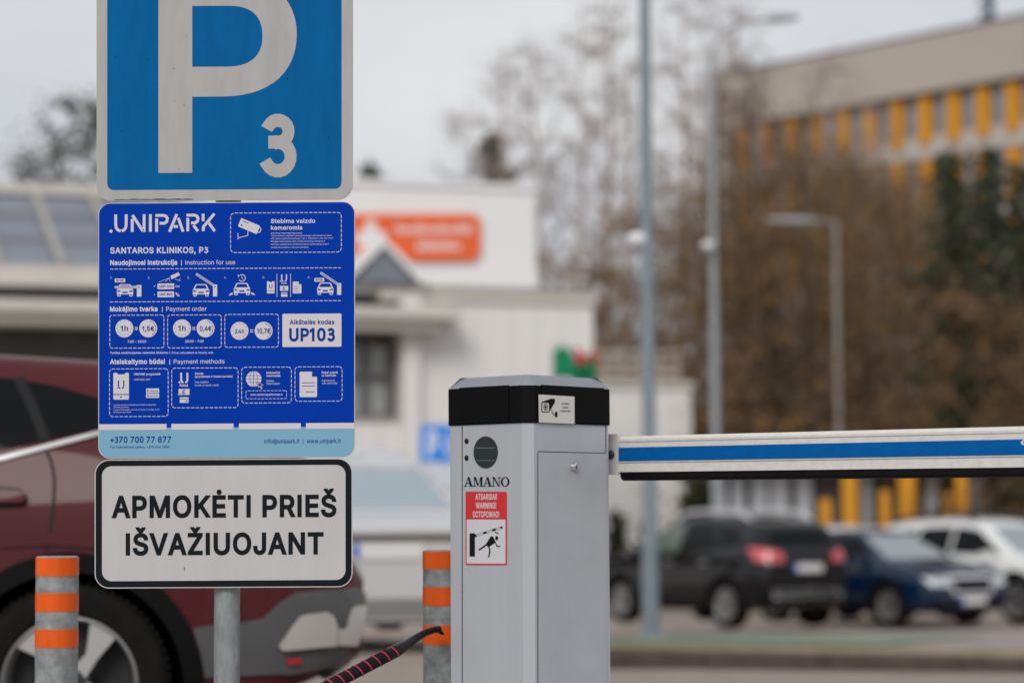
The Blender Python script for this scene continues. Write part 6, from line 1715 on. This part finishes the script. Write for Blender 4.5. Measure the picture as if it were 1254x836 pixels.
# ---- profile families
SUV_T = dict(L=4.58, W=1.85, H=1.66, roofw=1.26, r=0.36, wheels=(1.36, -1.32), sill=.27,
    top=[(-2.29, .98), (-2.25, 1.06), (-2.18, 1.12), (-2.0, 1.48), (-1.86, 1.565), (-1.3, 1.64), (-.5, 1.67), (.1, 1.645), (.45, 1.56), (1.15, 1.12), (1.3, 1.07), (1.95, .98), (2.2, .88), (2.29, .70)],
    belt=[(-2.29, .95), (-1.9, 1.12), (-1, 1.08), (0, 1.04), (1.2, 1.0), (2.29, .8)],
    bottom=[(-2.29, .48), (-2.1, .36), (-1.8, .28), (0, .23), (1.8, .25), (2.2, .30), (2.29, .42)],
    side_windows=[[(.98, 1.10), (.36, 1.50), (-.12, 1.56), (-.12, 1.12)], [(-.18, 1.12), (-.18, 1.56), (-.9, 1.54), (-1.08, 1.15)], [(-1.12, 1.17), (-.98, 1.52), (-1.45, 1.47), (-1.75, 1.24)]],
    seams=[[(.98, 1.0), (1.0, .6), (.9, .35)], [(-.15, 1.1), (-.17, .7), (-.15, .3)], [(-1.08, 1.1), (-1.0, .85), (-.95, .6)]],
    handles=(.05, -.85), hz=.96, mirror=(.78, 1.08),
    head=[(.40, .80), (.80, .83), (.82, .93), (.42, .88)], tail=[(.44, .98), (.82, 1.0), (.86, 1.10), (.80, 1.20), (.46, 1.12)],
    wind=sym([(.68, 1.13), (.56, 1.56)]), rear=sym([(.62, 1.22), (.52, 1.54)]),
    grille=sym([(.36, .58), (.42, .84)]), fbump=sym([(.75, .34), (.70, .54)]), rbump=sym([(.80, .42), (.80, .66)]), rskid=sym([(.62, .46), (.66, .60)]),
    pz_f=.52, pz_r=.90, rails=(-1.6, .2))
def variant(**k):
    d = {a: b_ for a, b_ in SUV_T.items() if a != 'shape'}
    d.update(k)
    return d
CG = "cars parked behind the kerb"
black_suv = variant(win0m=mat("lit_through_glass", (0.10, 0.125, 0.11), 0.1, spec=0.5), L=4.4, W=1.80, wheels=(1.33, -1.35), paint=mat("black_blue_paint", (0.0025, 0.003, 0.005), 0.3, coat=1.0, spec=0.0), clad=mat("clad_dark", (0.008, 0.008, 0.009), 0.6, spec=0.1), tailm=m_tailp, chrome=True, rbump=sym([(.80, .40), (.80, .62)]))  # front side window coloured pale green for light passing through the cabin
def wpos(px, d, zoff=0): 
    p = at(px, 700, d); return (p.x, p.y, lz(p.y) + 0.004 + zoff)
generic_car("dark blue-black SUV seen from behind with pale red tail lamps, beside the nearest lamp post", black_suv, wpos(887, 35.6), math.atan2(.85, -.53), 'rl', CG)
white = variant(L=4.8, W=1.92, roofw=1.34, r=.39, paint=mat("white_paint", (0.72, 0.72, 0.71), 0.25, coat=0.6), clad=mat("clad_dark", (0.008, 0.008, 0.009), 0.6, spec=0.1), windm=m_cglassl, rails=(-1.6, .2))
white["top"] = [(x, z + .04) for x, z in SUV_T["top"]]
generic_car("white SUV facing the camera, cut off by the right edge", white, wpos(1243, 38.6), math.atan2(-.82, .57), 'fr', CG)
# silver saloon seen from behind, between the signs and the barrier
sal = variant(L=4.5, W=1.80, H=1.48, roofw=1.16, r=.33, wheels=(1.35, -1.30), sill=.22, paint=mat("silver_paint", (0.60, 0.595, 0.59), 0.3, 0.35, coat=0.6), clad=mat("clad_silver", (0.45, 0.44, 0.43), 0.4, 0.2), chrome=True, rails=None,
    top=[(-2.25, .88), (-2.2, .97), (-2.05, 1.0), (-1.72, 1.03), (-1.5, 1.12), (-.95, 1.47), (-.4, 1.58), (.2, 1.59), (.5, 1.50), (1.15, 1.02), (1.4, .97), (2.0, .86), (2.2, .76), (2.25, .6)],
    belt=[(-2.25, .86), (-1.7, .98), (0, .93), (1.2, .9), (2.25, .7)], bottom=[(-2.25, .24), (-2.0, .20), (0, .2), (2.0, .24), (2.25, .36)],
    side_windows=[[(.95, 1.0), (.45, 1.36), (-.1, 1.40), (-.1, 1.0)], [(-.16, 1.0), (-.16, 1.40), (-.75, 1.35), (-1.2, 1.05)]],
    seams=[[(.95, .95), (.95, .3)], [(-.13, .98), (-.13, .28)], [(-1.1, .98), (-.95, .6)]], handles=(.05, -.9), hz=.86, mirror=(.75, 1.0),
    head=[(.42, .62), (.78, .66), (.8, .76), (.5, .74)], tail=[(.50, .74), (.83, .74), (.85, .90), (.55, .90)],
    wind=sym([(.66, 1.03), (.52, 1.38)]), rear=sym([(.66, 1.07), (.44, 1.50)]), rearm=mat("silver_car_rear_glass", (0.30, 0.36, 0.40), 0.08, spec=0.9),
    grille=sym([(.5, .5), (.55, .62)]), fbump=sym([(.7, .28), (.68, .42)]), rbump=sym([(.80, .26), (.82, .40)]), rskid=sym([(.52, .825), (.50, .875)]), rskidn="plate_recess", rskidm=mat("recess_grey", (0.07, 0.065, 0.06), 0.6), rbumpm=mat("bumper_line_shadow", (0.20, 0.19, 0.18), 0.5), pz_f=.45, pz_r=.75)  # dark lower rear strip paints in the shadow of the bumper line
pS = at(475, 700, 18.0)
hd = R(105)
cS, sS = math.cos(hd), math.sin(hd)
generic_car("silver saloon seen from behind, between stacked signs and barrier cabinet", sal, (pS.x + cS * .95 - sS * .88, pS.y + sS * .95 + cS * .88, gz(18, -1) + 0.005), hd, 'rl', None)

# deep blue low car and the pale one whose roof shows over it
blue = dict(sal)
blue.pop('shape', None)
blue.update(L=4.6, W=1.83, paint=mat("deep_blue_paint", (0.002, 0.014, 0.042), 0.3, coat=1.0, spec=0.0), clad=mat("clad_dark", (0.008, 0.008, 0.009), 0.6, spec=0.1), wheels=(1.38, -1.30), windm=m_cglassl, rearm=m_cglass,
    top=[(-2.3, .88), (-2.25, .97), (-2.05, 1.0), (-1.75, 1.06), (-1.5, 1.14), (-.85, 1.41), (-.4, 1.47), (.2, 1.48), (.5, 1.42), (1.15, 1.03), (1.4, .99), (2.0, .89), (2.22, .78), (2.3, .6)],
    bottom=[(-2.3, .36), (-2.0, .27), (0, .2), (2.0, .22), (2.3, .32)],
    rear=sym([(.62, 1.12), (.50, 1.37)]), rbump=sym([(.80, .38), (.82, .52)]),
    head=[(.46, .62), (.80, .66), (.83, .77), (.50, .74)], gframe=sym([(.40, .50), (.48, .79)]), grille=sym([(.36, .55), (.43, .74)]), fbump=sym([(.80, .26), (.76, .44)]), pz_f=.41)
generic_car("deep blue car facing the camera with chrome grille, between black and white SUVs", blue, wpos(1086, 37.0), math.atan2(-.82, .57), 'fr', CG)
pale = variant(paint=mat("pale_paint", (0.68, 0.68, 0.68), 0.25, coat=0.6), clad=mat("clad_dark", (0.008, 0.008, 0.009), 0.6, spec=0.1), rails=None)
generic_car("pale car mostly hidden behind the deep blue car, little more than its roof showing", pale, wpos(1075, 42.5), math.atan2(-.82, .57), 'fr', CG)

# ================================================================ TREES
m_birchbark = mat("birch_bark", (0.50, 0.44, 0.41), 0.85, var=0.45, scale=3, stretch=(1, 1, 3))
m_twig = mat("twig_brown", (0.27, 0.215, 0.195), 0.9)
m_twigb = mat("twig_warm_brown", (0.165, 0.115, 0.072), 0.9)
m_bark = mat("bark_brown", (0.10, 0.072, 0.052), 0.9, var=0.4, scale=5)
m_brownleaf = leafmat("brown_leaves", ["7a5c38", "866632", "664c2e", "946c34", "5a452e", "705c3a"])
m_rustleaf = leafmat("rust_leaves", ["7d5a30", "8a602e", "664a2c", "a06c2a", "5a4228"])
m_needle = leafmat("dark_needles", ["2c3420", "363d25", "212817", "3e4429"])
m_pine = leafmat("pine_needles", ["3a4630", "2e3a26", "465034", "263020"])
m_hedge = leafmat("hedge_leaves", ["2c331c", "383c20", "4a4a26", "22281a"])

def leaf(mb, p, s, rnd, flat=1.0):
    a = Vector((rnd.gauss(0, 1), rnd.gauss(0, 1), rnd.gauss(0, 1) * flat)).normalized()
    b = a.orthogonal().normalized()
    b = (b * math.cos(rnd.random() * 6.28) + a.cross(b) * math.sin(rnd.random() * 6.28)).normalized()
    c = a.cross(b)
    mb.add([p - b * s * .5, p + c * s * .3, p + b * s * .5, p - c * s * .3], [(0, 1, 2, 3)])

def branch(mb, p, d, L, r, rnd, n=4, droop=0.0, wob=0.12, sides=4):
    pts = [p.copy()]
    rad = [r]
    for k in range(n):
        d = (d + Vector((rnd.gauss(0, wob), rnd.gauss(0, wob), rnd.gauss(0, wob) - droop))).normalized()
        pts.append(pts[-1] + d * L / n)
        rad.append(r * (1 - (k + 1) / n * .8))
    mb.tube(pts, rad, sides, caps=False, smooth=False)
    return pts

def birch_meshes(seed, h=15.0, leaves=None, dens=1.0, lsize=0.1, nl=0, spread=1.0, base=0.22, r0=None):
    rnd = random.Random(seed)
    T, C, F = MB(), MB(), MB()
    r0 = r0 or h * 0.0095
    pts = [Vector((0, 0, -0.1))]
    n = 14
    for k in range(1, n + 1):
        pts.append(Vector((pts[-1].x + rnd.gauss(0, .07), pts[-1].y + rnd.gauss(0, .07), h * k / n)))
    T.tube(pts, [r0 * (1 - k / n * .92) + .006 for k in range(n + 1)], 8, caps=False)
    nb = int(34 * dens)
    for i in range(nb):
        t = base + (0.97 - base) * (i + rnd.random() * .8) / nb
        k = min(n - 1, int(t * n))
        p = pts[k].lerp(pts[k + 1], t * n - k)
        az = i * 2.4 + rnd.gauss(0, .4)
        up = rnd.uniform(.75, 1.3)
        d = Vector((math.cos(az), math.sin(az), up)).normalized()
        L = h * .30 * spread * (1.05 - t) ** .65 * rnd.uniform(.7, 1.15)
        B = T if i % 3 == 0 and t < .7 else C
        q = branch(B, p, d, L, r0 * .36 * (1.1 - t), rnd, 5, 0.01, .10, 4)
        for j in range(int(7 * dens)):
            u = rnd.uniform(.2, 1)
            kk = min(4, int(u * 5))
            p2 = q[kk].lerp(q[kk + 1], u * 5 - kk)
            d2 = ((q[kk + 1] - q[kk]).normalized() + Vector((rnd.gauss(0, .6), rnd.gauss(0, .6), rnd.gauss(0.1, .4)))).normalized()
            q2 = branch(C, p2, d2, L * rnd.uniform(.25, .5), r0 * .12, rnd, 3, .05, .15, 3)
            for m_ in range(4):
                p3 = q2[rnd.randint(1, 3)]
                d3 = (d2 + Vector((rnd.gauss(0, .6), rnd.gauss(0, .6), rnd.gauss(-.3, .4)))).normalized()
                q3 = branch(C, p3, d3, rnd.uniform(.5, 1.1), .008, rnd, 2, .12, .15, 3)
                for _ in range(nl):
                    if rnd.random() < .9:
                        leaf(F, q3[rnd.randint(0, 2)] + Vector((rnd.gauss(0, .14), rnd.gauss(0, .14), rnd.gauss(0, .14))), lsize * rnd.uniform(.6, 1.3), rnd)
    return T, C, F

def conifer_meshes(seed, h=10.0, w=2.2, dens=1.0, pine=False):
    rnd = random.Random(seed)
    T, F = MB(), MB()
    T.tube([(0, 0, -.1), (0, 0, h * .5), (0, 0, h)], [h * .018, h * .011, .01], 8, caps=False)
    nw = int(h * 3.2 * dens)
    for i in range(nw):
        t = .06 + .93 * i / nw if not pine else .45 + .54 * i / nw
        z = h * t
        Lb = w * ((1 - t) ** .85 * rnd.uniform(.65, 1.1) + .03) if not pine else w * rnd.uniform(.45, 1.0) * (1.25 - t)
        for j in range(5 if not pine else 3):
            az = rnd.random() * 6.28
            d = Vector((math.cos(az), math.sin(az), rnd.uniform(-.30, .05) if not pine else rnd.uniform(.0, .5))).normalized()
            q = branch(T, Vector((0, 0, z)), d, Lb, .03, rnd, 3, .03 if not pine else -.06, .08, 3)
            if pine:
                for _ in range(26):
                    c = q[3] + Vector((rnd.gauss(0, .42), rnd.gauss(0, .42), rnd.gauss(0, .22)))
                    leaf(F, c, rnd.uniform(.16, .30), rnd)
            for _ in range(int((7 + Lb * 9) * (1 if not pine else .35))):
                u = rnd.uniform(.15, 1.0) * 3
                k = min(2, int(u))
                c = q[k].lerp(q[k + 1], u - k) + Vector((rnd.gauss(0, .13), rnd.gauss(0, .13), rnd.gauss(-.05, .10)))
                leaf(F, c, rnd.uniform(.16, .34), rnd, .5)
    return T, F

KINDS = {}
def reg(kind, parts): KINDS[kind] = parts
for i, sd_ in enumerate((11, 23, 37)):
    T, C, F = birch_meshes(sd_, 15.0, dens=.95, spread=.58, base=.20, r0=.165)
    reg(f"birch{i}", [("trunk", T.mesh("trunk", m_birchbark, fix=False)), ("crown", C.mesh("crown", m_twig, fix=False))])
    reg(f"warm{i}", [("trunk", T.mesh("trunk", m_bark, fix=False)), ("crown", C.mesh("crown", m_twigb, fix=False))])
for i, sd_ in enumerate((5, 9, 14)):
    T, C, F = birch_meshes(sd_, 10.0, dens=1.0, lsize=.14, nl=3, spread=1.25, base=.10)
    o = MB(); o.add(C.v, C.f)
    nC = len(C.f)
    o.add(F.v, F.f)
    me = o.mesh("crown", m_twigb, fix=False); me.materials.append(m_brownleaf if i != 1 else m_rustleaf)
    me.polygons.foreach_set("material_index", [0] * nC + [1] * (len(o.f) - nC))
    reg(f"brown{i}", [("trunk", T.mesh("trunk", m_bark, fix=False)), ("crown", me)])
T, F = conifer_meshes(3, 10, 2.3); reg("spruce0", [("trunk", T.mesh("trunk", m_bark, fix=False)), ("crown", F.mesh("crown", m_needle, fix=False))])
T, F = conifer_meshes(8, 10, 1.7, 1.1); reg("spruce1", [("trunk", T.mesh("trunk", m_bark, fix=False)), ("crown", F.mesh("crown", m_needle, fix=False))])
T, F = conifer_meshes(17, 14, 4.2, .55, True); reg("pine0", [("trunk", T.mesh("trunk", m_bark, fix=False)), ("crown", F.mesh("crown", m_pine, fix=False))])
T, F = conifer_meshes(29, 3, .55, 2.2); reg("thuja", [("stem", T.mesh("stem", m_bark, fix=False)), ("foliage", F.mesh("foliage", m_hedge, fix=False))])
# shrub: many stems from the ground
def shrub_meshes(seed):
    rnd = random.Random(seed)
    T, F = MB(), MB()
    for i in range(34):
        az = rnd.random() * 6.28
        q = branch(T, Vector((rnd.gauss(0, .4), rnd.gauss(0, .3), 0)), Vector((math.cos(az) * .5, math.sin(az) * .5, 1)).normalized(), rnd.uniform(1.5, 3.2), .02, rnd, 4, .02, .12, 4)
        for _ in range(60):
            leaf(F, q[rnd.randint(1, 4)] + Vector((rnd.gauss(0, .35), rnd.gauss(0, .35), rnd.gauss(0, .35))), rnd.uniform(.08, .18), rnd)
    return T, F
T, F = shrub_meshes(41); reg("shrub", [("stem", T.mesh("stem", m_bark, fix=False)), ("foliage", F.mesh("foliage", m_brownleaf, fix=False))])

def plant(kind, name, label, cat, px, d, ytop, group, wide=1.0, rz=None):
    p = at(px, 640, d)
    z0 = -ZB
    hgt = CAM_H - z0 + (HORIZON - ytop) * d / FPX
    base_h = {"b": 15.0, "s": 10.0, "p": 14.0, "t": 3.0, "w": 15.0}[kind[0]] if not kind.startswith(("brown", "shrub")) else (10.0 if kind.startswith("brown") else 3.0)
    k = hgt / base_h
    t = thing(name, label, cat, (p.x, p.y, z0), rz if rz is not None else (px * 1.37) % 6.28, group)
    t.scale = (k * wide, k * wide, k)
    for nm, me in KINDS[kind]:
        link(nm, me, t)
    return t
GB, GBr, GC = "bare birches behind the clinic", "brown leaved trees by the hospital", "dark conifers"
for kind, px, d, yt, lab in (
    ("birch0", 622, 84, 60, "bare birch rising straight above the orange sign's right end"),
    ("birch1", 664, 78, 40, "bare birch just right of the white upper storey"),
    ("birch2", 702, 74, 5, "tall pale bare birch above the low clinic wing's right corner"),
    ("birch0", 748, 80, -20, "bare birch close to the left of the nearest lamp post"),
    ("birch1", 772, 68, 60, "shorter bare birch half behind the nearest lamp post"),
    ("birch2", 826, 76, -35, "tall bare birch midway between the two grey lamp posts"),
    ("birch0", 862, 70, 40, "bare birch left beside the curved lamp post"),
    ("birch1", 905, 82, -10, "bare birch right of the curved lamp post, before the hospital's end"),
    ("birch2", 948, 72, 95, "bare birch standing before the left end of the hospital parapet"),
    ("birch1", 1010, 78, 60, "bare birch with twigs crossing the hospital parapet"),
    ("birch0", 1072, 70, 110, "bare birch in front of the middle of the hospital window row"),
    ("birch2", 585, 92, 110, "faint far bare birch left of the others above the orange sign")):
    plant(kind, "birch_tree", lab, "tree", px, d, yt, GB, 1.0)
for kind, px, d, yt, lab in (
    ("brown0", 742, 66, 330, "low brown tree just right of the clinic corner"),
    ("brown1", 812, 62, 270, "brown tree right behind the nearest lamp post"),
    ("brown2", 852, 70, 235, "tall slim brown tree left of the curved lamp post"),
    ("brown0", 905, 60, 250, "brown tree just right of the curved lamp post"),
    ("brown2", 950, 66, 165, "tall brown tree at the left end of the hospital"),
    ("brown1", 1000, 58, 270, "rusty brown tree behind the post with the flat lamp"),
    ("brown0", 1050, 63, 215, "brown tree right of the post with the flat lamp"),
    ("brown2", 1102, 57, 260, "broad brown tree below the hospital windows, near the middle"),
    ("brown2", 1000, 75, 190, "brown tree veiling the hospital's second window row, behind the post with the flat lamp"),
    ("brown0", 1052, 77, 205, "tall brown tree farther back, in front of the middle of the hospital"),
    ("brown2", 1106, 74, 232, "brown tree farther back, reaching the hospital's lower yellow panels"),
    ("brown0", 1146, 79, 222, "brown tree farther back, its top beside the dark spruces"),
    ("brown0", 1150, 62, 270, "brown tree left of the dark spruces"),
    ("brown1", 1206, 53, 370, "rusty orange tree in front of the dark spruces"),
    ("brown2", 1246, 60, 290, "brown tree at the right edge of the view"),
    ("brown0", 1285, 52, 380, "brown tree cut off by the right edge of the view")):
    plant(kind, "brown_tree", lab, "tree", px, d, yt, GBr, 1.12)
for kind, px, d, yt, lab in (
    ("spruce0", 1172, 55, 172, "dark spruce in front of the hospital's yellow panels, left one of the close trio"),
    ("spruce1", 1218, 54, 168, "slim dark spruce, middle one of the close trio before the hospital"),
    ("spruce0", 1256, 56, 190, "dark spruce at the right edge before the hospital"),
    ("spruce1", 945, 64, 330, "dark spruce among the brown trees right of the curved lamp post"),
    ("spruce1", 607, 96, 146, "small far dark spruce top above the orange sign"),
    ("spruce0", 453, 96, 186, "small far spruce top beside the corner of the blue sign")):
    plant(kind, "spruce_tree", lab, "tree", px, d, yt, GC, 1.0)
for kind, px, d, yt, lab in (("warm0", 880, 62, 95, "warm brown bare tree touching the curved lamp post"), ("warm1", 930, 60, 60, "tall warm brown bare tree veiling the hospital's left end"),
    ("warm2", 978, 61, 120, "warm brown bare tree just left of the post with the flat lamp"), ("warm1", 1062, 60, 165, "warm brown bare tree below the middle of the hospital windows")):
    plant(kind, "bare_tree", lab, "tree", px, d, yt, "warm brown bare trees", 1.05)
plant("pine0", "pine_tree", "green pine crown rising above the glazed roof, touching the blue sign's edge", "tree", 108, 74, 112, GC, .9, 0.6)
plant("pine0", "pine_tree", "lower green pine crown above the glazed roof near the left edge", "tree", 46, 78, 178, GC, .8, 2.9)
for px, d, yt, lab in ((755, 56.0, 626, "small dark thuja by the annex wall just right of the barrier cabinet"), (792, 55.0, 640, "small dark thuja by the annex wall behind the lamp post"), (852, 55.5, 566, "tall dark thuja at the right end of the annex")):
    plant("thuja", "thuja_shrub", lab, "shrub", px, d, yt, "thuja shrubs by the annex", 1.0)
for px, d, yt, lab in ((885, 61, 520, "brown shrub beneath the curved lamp post"), (938, 59, 500, "brown shrub above the tail of the black SUV"), (990, 64, 490, "brown shrub left of the post with the flat lamp"), (1052, 63, 500, "brown shrub right of the post with the flat lamp"),
                       (1130, 60.5, 500, "brown shrub over the deep blue car"), (1185, 61, 490, "brown shrub over the gap between blue and white cars"), (1240, 59, 500, "brown shrub over the white car")):
    plant("shrub", "brown_shrub", lab, "shrub", px, d, yt, "brown shrubs behind the parked cars", 1.15)
